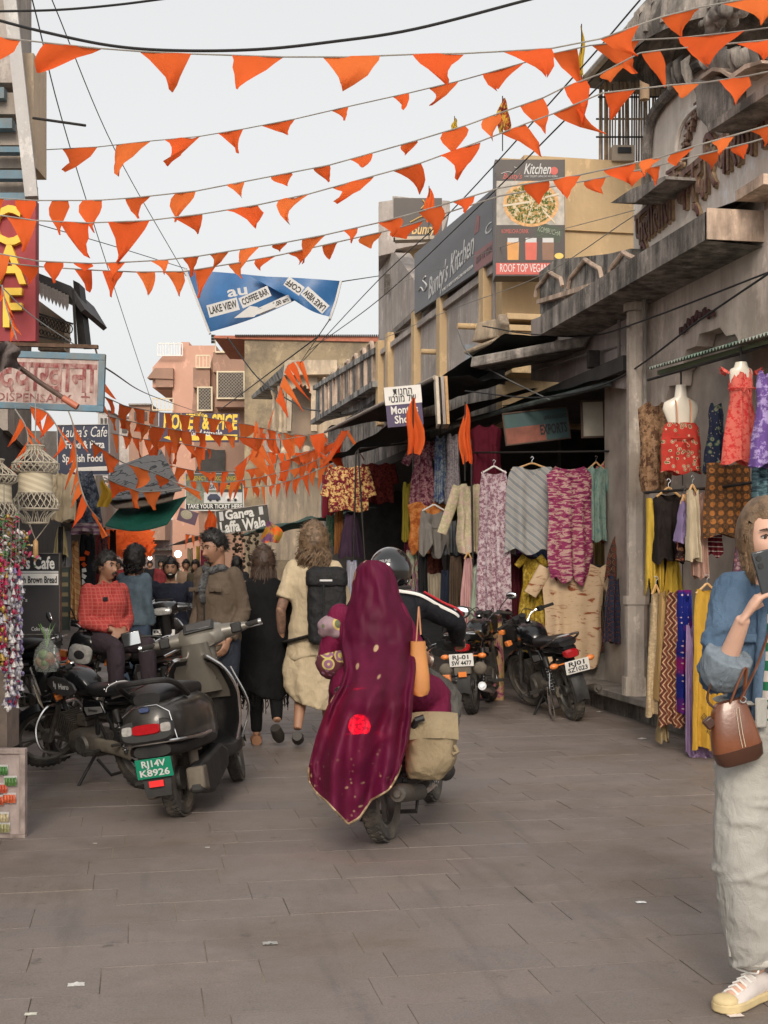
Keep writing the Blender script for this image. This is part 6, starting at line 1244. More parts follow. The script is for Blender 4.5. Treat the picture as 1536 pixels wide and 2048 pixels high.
def features(o, HM, skin_lip=None, brow=None, moustache=None, beard=None, lash=True):
    for s in (-1, 1):
        MB(HM).ball((s * .032, .0765, .013), (.0125, .0105, .0062), 12, 8).build('eye', mt_eye, o); MB(HM).ball((s * .032, .0855, .013), (.0058, .0035, .0055), 10, 8).build('iris', mt_iris, o)
        if lash: MB(HM).tube([V((s * .017, .0865, .017)), V((s * .031, .0915, .0225)), V((s * .047, .083, .016))], [.0022, .0028, .0018], 5).build('eyelid', brow or mt_hair, o)
        MB(HM).tube([V((s * .014, .0985, .033)), V((s * .032, .0965, .041)), V((s * .052, .083, .036))], [.0035, .0042, .002], 5).build('eyebrow', brow or mt_hair, o)
    MB(HM).ball((0, .1015, -.0665), (.023, .0065, .0055), 12, 8).build('lower_lip', skin_lip or mt_lip, o); MB(HM).ball((0, .1025, -.0585), (.025, .006, .0042), 12, 8).build('upper_lip', skin_lip or mt_lip, o)
    if moustache: MB(HM).tube([V((-.034, .090, -.060)), V((-.016, .105, -.050)), V((0, .108, -.048)), V((.016, .105, -.050)), V((.034, .090, -.060))], [.004, .008, .008, .008, .004], 8).build('moustache', moustache, o)
    if beard:
        b = MB(HM); b.grid(lambda u, v: (lambda az, th: head_fn(az, th) * 1.035)(lerp(-1.5, 1.5, u), lerp(1.95 + .35 * (1 - abs(2 * u - 1) ** 1.3), 2.75, v)), 18, 8); b.build('beard', beard, o, angle=180)
def hair_cap(o, HM, mt_, front=.062, side=-.03, back=-.085, th_=.018, vol=1.0, rough=.5, seed=1, fz=700):
    nu, nv = 44, 26; vs, ok = [], []
    for jv in range(nv + 1):
        for i in range(nu):
            az = 2 * PI * i / nu; th = max(.001, PI * .86 * jv / nv); p = head_fn(az, th, 0); c = cos(az)
            hl = lerp(side, front, sstep(.25, .75, c)) if c > -.1 else lerp(side, back, sstep(.1, .8, -c)); m_ = p.z - hl
            nn = noise.noise(V((p.x * 40 + seed, p.y * 40, p.z * 40))); d = p.normalized(); top = 1 + .5 * sstep(.02, .11, p.z)
            vs.append(HM @ (p + d * (th_ * vol * top * sstep(-.004, .028, m_) + (-.004 if m_ < .004 else 0) + rough * .012 * nn * sstep(0, .03, m_)))); ok.append(m_ > -.008)
    fs = [f for f in [(a * nu + i, (a + 1) * nu + i, (a + 1) * nu + (i + 1) % nu, a * nu + (i + 1) % nu) for a in range(nv) for i in range(nu)] if all(ok[q] for q in f)]
    b = MB().add(vs, fs); rr_ = random.Random(seed); c = HM @ V((0, -.01, .0)); good = sorted(set(q for f in fs for q in f))
    for _ in range(fz):
        p = vs[rr_.choice(good)]; d = (p - c).normalized(); t = V((rr_.uniform(-1, 1), rr_.uniform(-1, 1), rr_.uniform(-.9, .4))); p = p - d * .004 + t * .006; b.tube([p, p + (d * .8 + t * .6) * .011, p + (d * .8 + t * 1.2) * .019 + V((0, 0, -.004))], [.0026, .002, .0005], 3, caps=False)
    return b.build('hair', mt_, o, angle=180)
def strands(o, HM, mt_, n, L, spread=.05, wav=.02, r=.006, back=True, seed=3, az=(1.2, 5.1), th0=(.2, 1.5), ground=None, out=.03, name='hair_strands', amt=1):
    rs_ = random.Random(seed); b = MB(); kk = HM.to_scale().x
    for _ in range(n):
        a, t = rs_.uniform(*az), rs_.uniform(*th0); p = HM @ (head_fn(a, t, 0) * 1.02); q = HM @ (head_fn(a, 1.5 + .5 * rs_.random(), 0) * 1.10 + V((0, 0, -.01))); l = L * rs_.uniform(.75, 1.1)
        dq = (q - HM @ V((0, 0, 0))); dq.z = 0; dq = dq.normalized() if dq.length > 1e-6 else V((0, -1, 0)); pts = [p, lerp(p, q, .55) + dq * .012 + V((0, 0, .012)), q]; ph = rs_.uniform(0, 6); w2 = wav * rs_.uniform(.5, 1.3)
        for k in range(1, 7):
            s = k / 6; pts.append(q + V((0, 0, -l * s)) + dq * (out * sin(min(1, s * 2) * PI / 2) - .02 * s) + V((sin(ph + s * 7) * w2, cos(ph * 1.3 + s * 6) * w2, 0)) + V((rs_.uniform(-1, 1), rs_.uniform(-1, 1), 0)) * spread * s * .4)
        b.tube(pts, [r * .7] + [r] * 5 + [r * .9, r * .6, r * .15], 5, flat=.6)
    x = b.build(name, mt_, o, angle=180); return x
def ridges(b, a, c, ra, rc, n, seed, rr=.008):             # cloth creases around a limb
    r_ = random.Random(seed); d = (c - a).normalized(); u = d.orthogonal().normalized(); v = d.cross(u)
    for _ in range(n):
        t, ph, sp, tl = r_.random(), r_.uniform(0, 6.3), r_.uniform(1, 2.6), r_.uniform(-.05, .05); R = lerp(ra, rc, t)
        b.tube([lerp(a, c, t) + d * (tl * (2 * q - 1)) + (u * cos(ph + sp * (q - .5)) + v * sin(ph + sp * (q - .5))) * R for q in (0, .25, .5, .75, 1)], [.003, rr, rr * 1.2, rr, .003], 6)
def person(label, M, group=None): return thing('person', label, 'person', M, group)
def body(o, j, HM, skin, voxel=.009, arms=True, hands=(), legs=True, bulk=1, nu=48):
    b = MB(); tor(b, j, -.006, 0, 5, bulk); add_head(b, j, HM, nu, int(nu * .75))
    for s in 'lr':
        if arms: arm(b, j, s, -.002)
        if legs: leg(b, j, s, -.004); foot(b, j, s, -.004)
    for h in hands: hand(b, j, *h)
    return skinned(b.build('body', skin, o), voxel, 2)
def wear(o, name, mt_, fn, voxel=.012, disp=.012, dscale=.09, smooth=5, parent=None):
    b = MB(); fn(b); return skinned(b.build(name, mt_, parent or o), voxel, smooth, disp, dscale)
def stand(px, gy, yaw, s=1): 
    g = G(px, gy); g.z = 0; return Matrix.Translation(g) @ rotz(-A + PI + yaw)      # yaw 0 faces the camera, positive turns to the camera's right
jeans = cloth('dark_denim', (.035, .04, .055), (.02, .024, .034), sheer=0); mt_shoe = M1('dark_shoe', (.03, .024, .02), .6); mt_sole = M1('tan_sandal', (.30, .14, .07), .7)
# --- man in brown jacket
j = JN(1.74, shl=(-.155, 0, 1.42), shr=(.155, 0, 1.42), ell=(-.215, -.05, 1.14), elr=(.215, -.04, 1.15), wrl=(-.185, .10, .92), wrr=(.18, .10, .92), head=(.0, .04, 1.635), neck=(0, 0, 1.47)); j['k'] = 1.01
o = person('young man in a brown field jacket standing with hands in pockets', stand(436, 1512, -.55)); HM = face_m(j, .30, -.22); body(o, j, HM, mt_skin_d, .007, hands=(('l', (.1, .6, -1), (1, 0, 0), .4), ('r', (-.1, .6, -1), (-1, 0, 0), .4)))
features(o, HM, M1('dark_lips', (.16, .07, .055), .5), moustache=M1('stubble', (.06, .03, .022), .8)); hair_cap(o, HM, mt_hair, .058, .0, -.035, .016, 1.2)
jk = cloth('brown_field_jacket', (.125, .092, .066), (.095, .07, .05), .8, 0, 5)
def f(b): tor(b, j, .026, .0, 4.75, 1.0); [arm(b, j, s, .022, 0, 1.93) for s in 'lr']; [(ridges(b, j['sh' + s], j['el' + s], .068, .06, 9, 3), ridges(b, j['el' + s], j['wr' + s], .06, .05, 14, 5)) for s in 'lr']; ridges(b, V((0, 0, .85)), V((0, 0, 1.3)), .17, .165, 12, 8, .007); b.tube([V((.0, .0, .80)), V((0, 0, 1.0))], [.185, .178], 18, flat=.8, up=(0, 1, 0))
wear(o, 'jacket', jk, f, .009, .012, .05)
b = MB(); b.tube([V((.095 * cos(t) - .0, .085 * sin(t) - .0, 1.475 + .035 * sin(t * 1.0 - PI / 2) * -1)) for t in np.linspace(PI * .62, PI * 2.38, 16)], .03, 8, flat=.6); skinned(b.build('collar', jk, o), .009, 2)
b = MB(); b.tube([V((.085 * cos(t), .03 + .075 * sin(t), 1.465 + .012 * sin(3 * t))) for t in np.linspace(0, 2 * PI, 14)[:-1]], .034, 8, closed=True); b.tube([V((.02, .13, 1.43)), V((.03, .155, 1.32)), V((.02, .16, 1.2))], [.04, .05, .03], 8, flat=.5); skinned(b.build('scarf', pattern('grey_scarf', 'speckle', (.03, .03, .032), (.09, .09, .09), (.05, .05, .05), 40, sheer=0), o), .009, 2, .01)
for x, z in ((-.10, 1.30), (.10, 1.30)): (MB().bx(x - .06, x + .06, .148, .166, z - .01, z + .025)).build('pocket_flap', jk, o, bevel=.006); MB().ball((x, .168, z), .007, 8, 6).build('button', mt_shoe, o)
for z in (.98, 1.1, 1.22): MB().ball((.035, .168, z), .007, 8, 6).build('button', mt_alu, o)
b = MB(); b.beam((.015, .15, 1.40), (.012, .162, .82), .012, .006); b.build('zip', mt_shoe, o)
wear(o, 'trousers', jeans, lambda b: (tor(b, j, .012, 0, 1.3), [leg(b, j, s, .02) for s in 'lr']), .012, .014)
for s in 'lr': b = MB(); foot(b, j, s, .016); skinned(b.build('shoe', mt_shoe, o), .009, 2)
# --- seated man in red check shirt
g = P(206, 1350, 10.3); g.z = 0
o = person('moustached man in a red check shirt sitting on a motorcycle', Matrix.Translation(g) @ rotz(-A + PI + .75) @ Matrix.Translation((0, 0, .17)) @ Matrix.Scale(.89, 4))
j = JN(1.70, pel=(0, 0, .84), chest=(0, .06, 1.13), neck=(0, .03, 1.335), head=(0, .07, 1.475), shl=(-.165, .03, 1.27), shr=(.165, .03, 1.27), ell=(-.225, .05, 1.00), elr=(.225, .05, 1.00), wrl=(-.04, .27, .915), wrr=(.045, .27, .925), hipl=(-.10, .04, .82), hipr=(.10, .04, .82), knl=(-.17, .45, .80), knr=(.15, .46, .78), anl=(-.19, .46, .38), anr=(.16, .48, .36), toel=(-.2, .62, .30), toer=(.17, .64, .28)); HM = face_m(j, -.25, -.02); body(o, j, HM, mt_skin_d, .007, hands=(('l', (.9, .35, -.25), (0, -.6, -.8), .5), ('r', (-.9, .35, -.2), (0, -.6, -.8), .5)), bulk=1.12)
features(o, HM, M1('dark_lips', (.16, .07, .055), .5), moustache=mt_hair); hair_cap(o, HM, mt_hair, .056, .0, -.045, .015, 1.2, .7)
shirt = pattern('red_check_shirt', 'plaid', (.34, .045, .04), (.50, .20, .16), (.27, .035, .03), 28, sheer=0)
wear(o, 'shirt', shirt, lambda b: (tor(b, j, .016, .2, 4.8, 1.08), b.ball((0, .07, .96), (.165, .15, .15), 14, 10), [(arm(b, j, s, .018, 0, 1.82, 1.05), ridges(b, j['sh' + s], j['el' + s], .066, .057, 8, 3), ridges(b, j['el' + s], j['wr' + s], .057, .046, 9, 5)) for s in 'lr']), .009, .010, .05)
for s in (-1, 1): b = MB(); b.prism([(s * .012, 1.335), (s * .075, 1.36), (s * .095, 1.30), (s * .04, 1.285)], .10, .125); b.build('collar', shirt, o, bevel=.006)
b = MB(); b.bx(.07, .115, .185, .20, 1.18, 1.215); b.build('pocket_item', mt_ink, o, bevel=.005)
b = MB(); b.beam((0, .155, 1.30), (0, .235, .92), .02, .008); b.build('placket', shirt, o)
wear(o, 'trousers', cloth('plum_trousers', (.045, .032, .04), None, sheer=0), lambda b: (tor(b, j, .015, 0, 1.1, 1.1), [leg(b, j, s, .022) for s in 'lr']), .012, .014)
for s in 'lr': b = MB(); foot(b, j, s, .012); skinned(b.build('shoe', mt_shoe, o), .010, 2)
# --- man in denim jacket, back to us
j = JN(1.66); o = person('long haired man in a pale denim jacket standing with his back turned', stand(268, 1408, PI - .45)); HM = face_m(j, .3)
body(o, j, HM, mt_skin_d, .012, nu=32); hair_cap(o, HM, mt_hair, .05, -.06, -.11, .03, 1.6, 1.2); strands(o, HM, mt_hair, 70, .13, .05, .02, .009)
dn = cloth('pale_denim', (.13, .175, .21), (.085, .12, .15), .85, 0, 12)
wear(o, 'jacket', dn, lambda b: (tor(b, j, .035, .6, 4.8, 1.05), [arm(b, j, s, .026, 0, 1.95) for s in 'lr']), .014, .02, .07); wear(o, 'trousers', cloth('mid_denim', (.07, .10, .15), None, sheer=0), lambda b: (tor(b, j, .012, 0, 1.2), [leg(b, j, s, .022) for s in 'lr']), .014, .014)
for s in 'lr': b = MB(); foot(b, j, s, .012); b.build('shoe', mt_shoe, o)
# --- smiling man on the facing scooter
g = P(344, 1388, F * EYE / (1388 - HY) + .25); g.z = 0
o = person('smiling bearded man in a navy shirt riding the black scooter', Matrix.Translation(g) @ rotz(-A + PI))
j = JN(1.7, pel=(0, 0, .80), chest=(0, .05, 1.12), neck=(0, .06, 1.30), head=(0, .10, 1.445), shl=(-.20, .05, 1.25), shr=(.20, .05, 1.25), ell=(-.34, .22, 1.06), elr=(.34, .22, 1.06), wrl=(-.36, .5, 1.03), wrr=(.36, .5, 1.03), hipl=(-.09, .05, .78), hipr=(.09, .05, .78), knl=(-.19, .45, .70), knr=(.19, .45, .70), anl=(-.17, .45, .34), anr=(.17, .45, .34), toel=(-.17, .6, .30), toer=(.17, .6, .30)); HM = face_m(j, -.12, .08)
body(o, j, HM, mt_skin, .010, hands=(('l', (0, 1, 0), (0, 0, -1), .9), ('r', (0, 1, 0), (0, 0, -1), .9))); features(o, HM, M1('teeth', (.7, .66, .6), .4), beard=M1('beard_hair', (.02, .013, .01), .8), moustache=mt_hair); hair_cap(o, HM, mt_hair, .056, .0, -.04, .016, 1.2)
wear(o, 'shirt', cloth('navy_shirt', (.022, .024, .04), None, sheer=0), lambda b: (tor(b, j, .022, .2, 4.8, 1.08), [arm(b, j, s, .02, 0, 1.9) for s in 'lr']), .014, .016); wear(o, 'trousers', jeans, lambda b: (tor(b, j, .012, 0, 1.1), [leg(b, j, s, .02) for s in 'lr']), .014, .012)
for s in 'lr': b = MB(); foot(b, j, s, .012); b.build('shoe', mt_shoe, o)
# --- woman in black
j = JN(1.63, anr=(.13, -.20, .22), knr=(.10, .03, .48), toer=(.15, -.14, .06), anl=(-.06, .02, .085), toel=(-.08, .17, .03), knl=(-.07, .04, .47)); o = person('woman in black fringed shawl and leggings with long dark hair walking away', stand(527, 1489, PI)); HM = face_m(j, .1)
body(o, j, HM, mt_skin, .010, nu=32, hands=(('l', (0, .2, -1), (1, 0, 0), .4), ('r', (0, .2, -1), (-1, 0, 0), .4)))
blk = cloth('black_knit', (.010, .0095, .010), (.006, .006, .006), .95, 0)
wear(o, 'leggings', blk, lambda b: (tor(b, j, .006, 0, 1.5), [leg(b, j, s, .008, 0, 1.95) for s in 'lr']), .012, .006)
def f(b):
    rings = []
    for k in range(16):
        t = k / 15; z = lerp(1.40, .42, t); w_ = interp([(0, .10), (.06, .19), (.2, .235), (.45, .25), (.8, .235), (1, .215)], t); d_ = interp([(0, .08), (.1, .13), (.5, .16), (1, .15)], t)
        rings.append([V((w_ * cos(a) * (1 + .05 * t * sin(5 * a + 1)), -.01 + d_ * sin(a) * (1 + .07 * t * sin(7 * a)), z + .05 * t * sin(2 * a + .5))) for a in np.linspace(0, 2 * PI, 37)[:-1]])
    b.loft(rings)
wear(o, 'shawl', blk, f, .014, .016, .08)
b = MB(); rs_ = random.Random(8)
for k in range(70):
    a = 2 * PI * k / 70; p = V((.215 * cos(a), -.01 + .15 * sin(a), .43 + .04 * sin(2 * a + .5))); b.tube([p, p + V((rs_.uniform(-.01, .01), rs_.uniform(-.01, .01), -.05)), p + V((rs_.uniform(-.03, .03), rs_.uniform(-.02, .02), -rs_.uniform(.07, .13)))], .0035, 4)
x = b.build('fringe', blk, o); x['kind'] = 'stuff'
hair_cap(o, HM, mt_hair_br, .06, -.06, -.11, .02, 1.3, .8); strands(o, HM, mt_hair_br, 300, .46, .06, .018, .0045, seed=6); MB(HM).ball((0, -.045, .125), (.045, .045, .04), 14, 10).build('hair_bun', mt_hair_br, o)
for s in 'lr': b = MB(); foot(b, j, s, .008); b.build('shoe', mt_sole if s == 'l' else mt_shoe, o)
# --- person in beige robe with backpack
j = JN(1.80, anr=(.12, .02, .09), knl=(-.10, .10, .50), anl=(-.13, -.10, .16), toel=(-.13, .02, .05), ell=(-.27, -.06, 1.14), wrl=(-.27, .06, .88), elr=(.26, -.05, 1.14)); j['k'] = 1.03
o = person('long haired person in a cream robe carrying a black backpack walking away', stand(628, 1494, PI)); HM = face_m(j, 0)
body(o, j, HM, mt_skin, .009, nu=32, hands=(('l', (0, .3, -1), (1, 0, 0), .5), ('r', (0, .3, -1), (-1, 0, 0), .5)))
rb = cloth('cream_linen', (.56, .45, .30), (.48, .385, .255), .9, .06, 6)
def f(b):
    tor(b, j, .03, 0, 4.8, 1.05); arm(b, j, 'r', .03, 0, 1.85); arm(b, j, 'l', .035, 0, .75); rings = []
    for k in range(12):
        t = k / 11; z = lerp(1.05, .74, t); rings.append([V(((.20 + .035 * t) * cos(a), (.15 + .02 * t) * sin(a) * (1 + .04 * sin(8 * a)), z + .03 * t * sin(3 * a))) for a in np.linspace(0, 2 * PI, 31)[:-1]])
    b.loft(rings)
wear(o, 'tunic', rb, f, .011, .02, .075)
def f(b):
    rings = []
    for k in range(14):
        t = k / 13; z = lerp(.92, .34, t); w_ = interp([(0, .19), (.5, .25), (.8, .235), (1, .16)], t); rings.append([V((-.01 + w_ * cos(a) * (1 + .05 * sin(6 * a) * t), (.14 + .03 * t) * sin(a) * (1 + .10 * sin(9 * a) * t), z - .05 * cos(a) * t)) for a in np.linspace(0, 2 * PI, 41)[:-1]])
    b.loft(rings)
wear(o, 'draped_trousers', rb, f, .011, .022, .06)
b = MB(); b.tube(cat([V((.075 * cos(t), .02 + .07 * sin(t), 1.515)) for t in np.linspace(0, 2 * PI, 9)[:-1]], 2), .035, 8); skinned(b.build('neck_scarf', cloth('ochre_scarf', (.50, .34, .17)), o), .01, 2, .015)
tat = M1('tattooed_skin', (.22, .125, .085), .6, 0, .4, 30); b = MB(); arm(b, j, 'l', .003, .7, 1.75); skinned(b.build('tattoo_sleeve', tat, o), .009, 2)
hair_cap(o, HM, mt_hair_lb, .06, -.06, -.12, .03, 1.5, 1.2); strands(o, HM, mt_hair_lb, 420, .26, .10, .03, .0042, seed=11, out=.045)
for s in 'lr': b = MB(); foot(b, j, s, .006); b.build('sandal', mt_shoe, o)
bp = thing('backpack', 'black roll top backpack worn over the cream robe', 'backpack', o.matrix_world @ Matrix.Translation((.115, -.245, 1.15)))
bpm = cloth('black_nylon', (.022, .021, .022), (.014, .014, .015), .6, 0)
def f(b): b.loft([[V((.155 * sx * math.copysign(abs(cos(a)) ** .5, cos(a)), .10 * sx * math.copysign(abs(sin(a)) ** .6, sin(a)), z)) for a in np.linspace(0, 2 * PI, 25)[:-1]] for z, sx in ((-.29, .75), (-.26, .95), (-.1, 1), (.1, 1.02), (.2, .98), (.27, .92), (.30, .7))])
wear(bp, 'pack_bag', bpm, f, .011, .018, .06)
b = MB(); b.loft([[V((.165 * sx * math.copysign(abs(cos(a)) ** .5, cos(a)), -.01 + .11 * sx * math.copysign(abs(sin(a)) ** .6, sin(a)), z)) for a in np.linspace(0, 2 * PI, 25)[:-1]] for z, sx in ((.18, 1.0), (.24, 1.04), (.30, .98), (.335, .7))]); skinned(b.build('pack_lid', bpm, bp), .011, 3, .02, .05)
for s in (-1, 1): b = MB(); b.tube(cat([(s * .09, .09, .22), (s * .09, .16, .30), (s * .10, .30, .26), (s * .11, .36, .05)], 5), .022, 8, flat=.35); b.build('strap', bpm, bp)
b = MB(); b.tube(cat([(-.13, .05, -.22), (-.27, .12, -.26), (-.33, .24, -.28), (-.2, .4, -.28)], 5), .05, 8, flat=.3); b.build('hip_belt', bpm, bp); MB().bx(-.05, .05, -.125, -.12, .22, .235).build('pack_label', mt_pale, bp); b = MB(); b.tube([(-.02, -.104, -.28), (-.02, -.112, .2)], .008, 6); b.build('webbing', mt_wire, bp)
# --- rider and pillion, in the frame of their motorcycle (x forward, y left)
TO = Matrix(((0, 1, 0, 0), (-1, 0, 0, 0), (0, 0, 1, 0), (0, 0, 0, 1)))        # person frame (x right, y forward) to bike frame
RMP = RM @ TO
o = person('rider in a striped black track jacket steering the moving motorcycle', RMP)
j = JN(1.7, pel=(0, .34, .86), chest=(.02, .42, 1.16), neck=(.03, .47, 1.32), head=(.04, .50, 1.45), shl=(-.16, .47, 1.27), shr=(.19, .47, 1.27), ell=(-.38, .62, 1.12), elr=(.37, .64, 1.14), wrl=(-.32, .84, 1.03), wrr=(.33, .84, 1.03), hipl=(-.10, .36, .84), hipr=(.10, .36, .84), knl=(-.24, .74, .70), knr=(.27, .70, .70), anl=(-.22, .44, .38), anr=(.25, .42, .36), toel=(-.23, .6, .30), toer=(.26, .58, .28)); HM = face_m(j, .15)
body(o, j, HM, mt_skin_d, .010, nu=32, hands=(('l', (0, 1, -.2), (0, -.2, -1), .95), ('r', (0, 1, -.2), (0, -.2, -1), .95)))
tj = cloth('black_track_jacket', (.014, .014, .018), (.009, .009, .012), .7, 0)
wear(o, 'jacket', tj, lambda b: (tor(b, j, .024, .3, 4.85, 1.0), [arm(b, j, s, .022, 0, 1.93) for s in 'lr']), .011, .016, .07)
red_t = M1('red_piping', (.45, .02, .03), .7)
b = MB(); a_, e_, w_ = j['shr'], j['elr'], j['wrr']; n_ = V((.35, -.75, .55)).normalized()
b.tube(cat([lerp(j['neck'], a_, .4) + V((0, -.07, .05)), a_ + n_ * .082, lerp(a_, e_, .5) + n_ * .074, e_ + n_ * .068, lerp(e_, w_, .5) + n_ * .064, w_ + n_ * .05], 5), .011, 6, flat=.5, up=n_); b.build('white_stripe', mt_white, o)
n2 = V((-.1, -.95, -.1)).normalized(); b = MB(); b.tube(cat([a_ + n2 * .08, lerp(a_, e_, .5) + n2 * .072, e_ + n2 * .066, lerp(e_, w_, .5) + n2 * .062, w_ + n2 * .05], 5), .009, 6, flat=.5, up=n2); b.build('white_stripe', mt_white, o)
n3 = V((.6, -.3, .75)).normalized(); b = MB(); b.tube(cat([a_ + n3 * .08, lerp(a_, e_, .5) + n3 * .074, e_ + n3 * .068, w_ + n3 * .05], 5), .007, 6); b.build('red_piping', red_t, o)
gj = cloth('grey_denim', (.125, .118, .105), (.07, .066, .06), .85, 0, 9)
wear(o, 'trousers', gj, lambda b: (tor(b, j, .015, 0, 1.2, 1.05), [(leg(b, j, s, .028, 0, 1.95, 1.1), ridges(b, j['hip' + s], j['kn' + s], .125, .09, 10, 3, .009), ridges(b, j['kn' + s], j['an' + s], .09, .07, 9, 5, .008)) for s in 'lr']), .011, .024, .06)
for s in 'lr': b = MB(); foot(b, j, s, .014); b.build('shoe', mt_rubber, o)
hm = thing('helmet', 'glossy black full face helmet worn by the rider', 'helmet', RMP @ HM)
b = MB(); b.ball((0, -.005, .025), (.125, .145, .135), 28, 20); b.build('shell', M1('helmet_gloss', (.006, .006, .007), .07, 0, .1, coat=1), hm)
b = MB(); b.lathe([(.108, -.10), (.112, -.085), (.10, -.075)], 24, Matrix.Scale(1.12, 4, (0, 1, 0))); b.build('neck_rim', mt_rubber, hm); b = MB(); b.grid(lambda u, v: V((.118 * sin(lerp(-1.2, 1.2, u)), .152 * cos(lerp(-1.2, 1.2, u)), lerp(-.04, .05, v))), 12, 4); b.build('visor', mt_glassdark, hm)
bk = HM.to_3x3(); MB().bx(-.018, .018, -.146, -.142, .0, .03).build('sticker', mt_pale, hm); text('CROSSLINE', .024, mt_pale, hm, Matrix.Translation((0, -.142, .075)) @ Matrix.Rotation(-.38, 4, 'X'), .001, name='sticker_lettering'); text('DX', .02, mt_pale, hm, Matrix.Translation((0, -.146, .045)) @ Matrix.Rotation(-.2, 4, 'X'), .001, name='sticker_lettering')
# pillion in the maroon saree
o = person('woman wrapped in a maroon saree riding pillion on the moving motorcycle', RMP)
j = JN(1.58, pel=(0, .0, .86), chest=(0, .03, 1.14), neck=(0, .03, 1.29), head=(0, .06, 1.405), shl=(-.155, .03, 1.24), shr=(.155, .03, 1.24), ell=(-.265, .06, .99), elr=(.255, .06, 1.0), wrl=(-.24, .30, .93), wrr=(.27, .30, .94), hipl=(-.1, .02, .84), hipr=(.1, .02, .84), knl=(-.26, .40, .80), knr=(.26, .38, .74), anl=(-.26, .22, .42), anr=(.24, .18, .42), toel=(-.27, .36, .36), toer=(.26, .34, .36)); HM = face_m(j, 0); j['k'] = .97
body(o, j, HM, mt_skin_d, .009, nu=32, hands=(('l', (.4, 1, 0), (1, 0, 0), .8), ('r', (-.2, 1, 0), (-1, 0, 0), .8)))
def saree_mat():
    n = N('maroon_saree', .6); n.set('Specular IOR Level', .25); n.set('Sheen Weight', .0)
    base = n.ramp(n.noise(n.co((1, 1, .3)), 5, 5), [(.35, C(.085, .004, .026)), (.65, C(.135, .007, .042))])
    d = n.vor(n.co((1, 0, .8)), 10, rnd=.8); m_ = n.math('MULTIPLY', n.ramp(d, [(.13, 1.0), (.17, 0.0)]), n.ramp(n.noise(n.co(), 70, 2), [(.28, 0.0), (.34, 1.0)]))
    sx = n.n('SeparateXYZ'); n.l(n.co(), sx.inputs[0]); low = n.ramp(sx.outputs[2], [(0, 1.0), (.32, 1.0), (.62, 0.0)]) ; hem = n.math('MULTIPLY', n.ramp(n.vor(n.co((1, 0, 1)), 30), [(.16, 1.0), (.24, 0.0)]), n.math('MULTIPLY', low, n.ramp(n.noise(n.co(), 6, 3), [(.44, 0.0), (.56, .8)])))
    col = n.mix(n.math('MAXIMUM', m_, hem), base, C(.55, .36, .22)); n.set('Base Color', col); n.bump(n.noise(n.co((30, 30, 5)), 2, 4), .3, .01)
    mx = n.sheer(.18, C(.25, .008, .045)); tr = n.n('BsdfTransparent'); tr.inputs[0].default_value = C(.75, .12, .22); m2 = n.n('MixShader'); m2.inputs[0].default_value = .10
    out = n.t.nodes['Material Output']; n.l(mx.outputs[0], m2.inputs[1]).l(tr.outputs[0], m2.inputs[2]).l(m2.outputs[0], out.inputs[0]); return n.m
mt_saree = saree_mat()
OUT = [(1119, 735, 752, 7.02, .10), (1124, 722, 770, 7.0, .13), (1136, 712, 784, 6.98, .17), (1160, 706, 794, 6.96, .20), (1190, 702, 800, 6.95, .2), (1215, 695, 812, 6.93, .2), (1245, 684, 828, 6.91, .2), (1290, 680, 836, 6.88, .22), (1340, 690, 832, 6.70, .24), (1375, 678, 828, 6.56, .3), (1410, 655, 826, 6.48, .34), (1450, 640, 822, 6.48, .36), (1490, 626, 818, 6.46, .36), (1530, 612, 812, 6.46, .34), (1560, 607, 806, 6.48, .3)]
HEM = [(0, 1536), (.1, 1562), (.2, 1585), (.3, 1602), (.4, 1628), (.47, 1648), (.55, 1636), (.64, 1600), (.72, 1590), (.8, 1580), (.9, 1560), (1, 1530)]
inv = RMP.inverted(); nu, nv = 48, 64; b = MB()
def cols(y): return [interp([(q[0], q[i]) for q in OUT], y) for i in (1, 2, 3, 4)]
def sar(u, v):
    y = lerp(1119, interp(HEM, u), v); l, r_, D, dd = cols(y); a = lerp(-1.75, 1.75, u) * lerp(1, .86, v); s_ = sin(a) / max(.3, abs(sin(min(1.5707, 1.75 * lerp(1, .86, v)))))
    k = sstep(.18, .8, v); fold = k * (.042 * sin(15 * u + 3.5 * v + 1 + 1.5 * sin(4 * u)) + .022 * sin(34 * u - 3 * v + 1.7)) + .022 * noise.noise(V((u * 6, v * 9, 2))) + .012 * noise.noise(V((u * 16, v * 20, 5)))
    x = (l + r_) / 2 + (r_ - l) / 2 * s_; 
    if v > .85: x = lerp(x, lerp(l, r_, .38), (v - .85) * .55)
    return inv @ P(x, y, D + dd * (1 - cos(a)) + fold * 1.6)
b.grid(sar, nu, nv); x = b.build('saree', mt_saree, o, angle=180); sm = x.modifiers.new('soft', 'SMOOTH'); sm.iterations = 2
b = MB(); b.tube([sar(u, 1) for u in np.linspace(0, 1, 60)], .006, 5); b.build('gold_hem', M1('gold_zari', (.42, .30, .18), .45, .4, .4, 60), o)
mar = cloth('maroon_blouse', (.16, .008, .045), None, .7, 0)
wear(o, 'blouse', mar, lambda b: (tor(b, j, .012, 1.5, 4.7), [arm(b, j, s, .022, 0, .95) for s in 'lr']), .012, .01)
for s in 'lr': b = MB(); d = (j['el' + s] - j['sh' + s]).normalized(); b.tube([j['el' + s] - d * .012, j['el' + s] - d * .0], .064, 14); b.build('sleeve_border', M1('gold_zari', (.42, .30, .18), .45), o)
b = MB(); d = (j['wrr'] - j['elr']).normalized(); b.tube([lerp(j['elr'], j['wrr'], .8), lerp(j['elr'], j['wrr'], .84)], .036, 12); b.build('bangle', mt_chrome, o)
wear(o, 'skirt', mar, lambda b: (tor(b, j, .02, 0, 1.5), [leg(b, j, s, .05, 0, 1.9) for s in 'lr']), .014, .02)
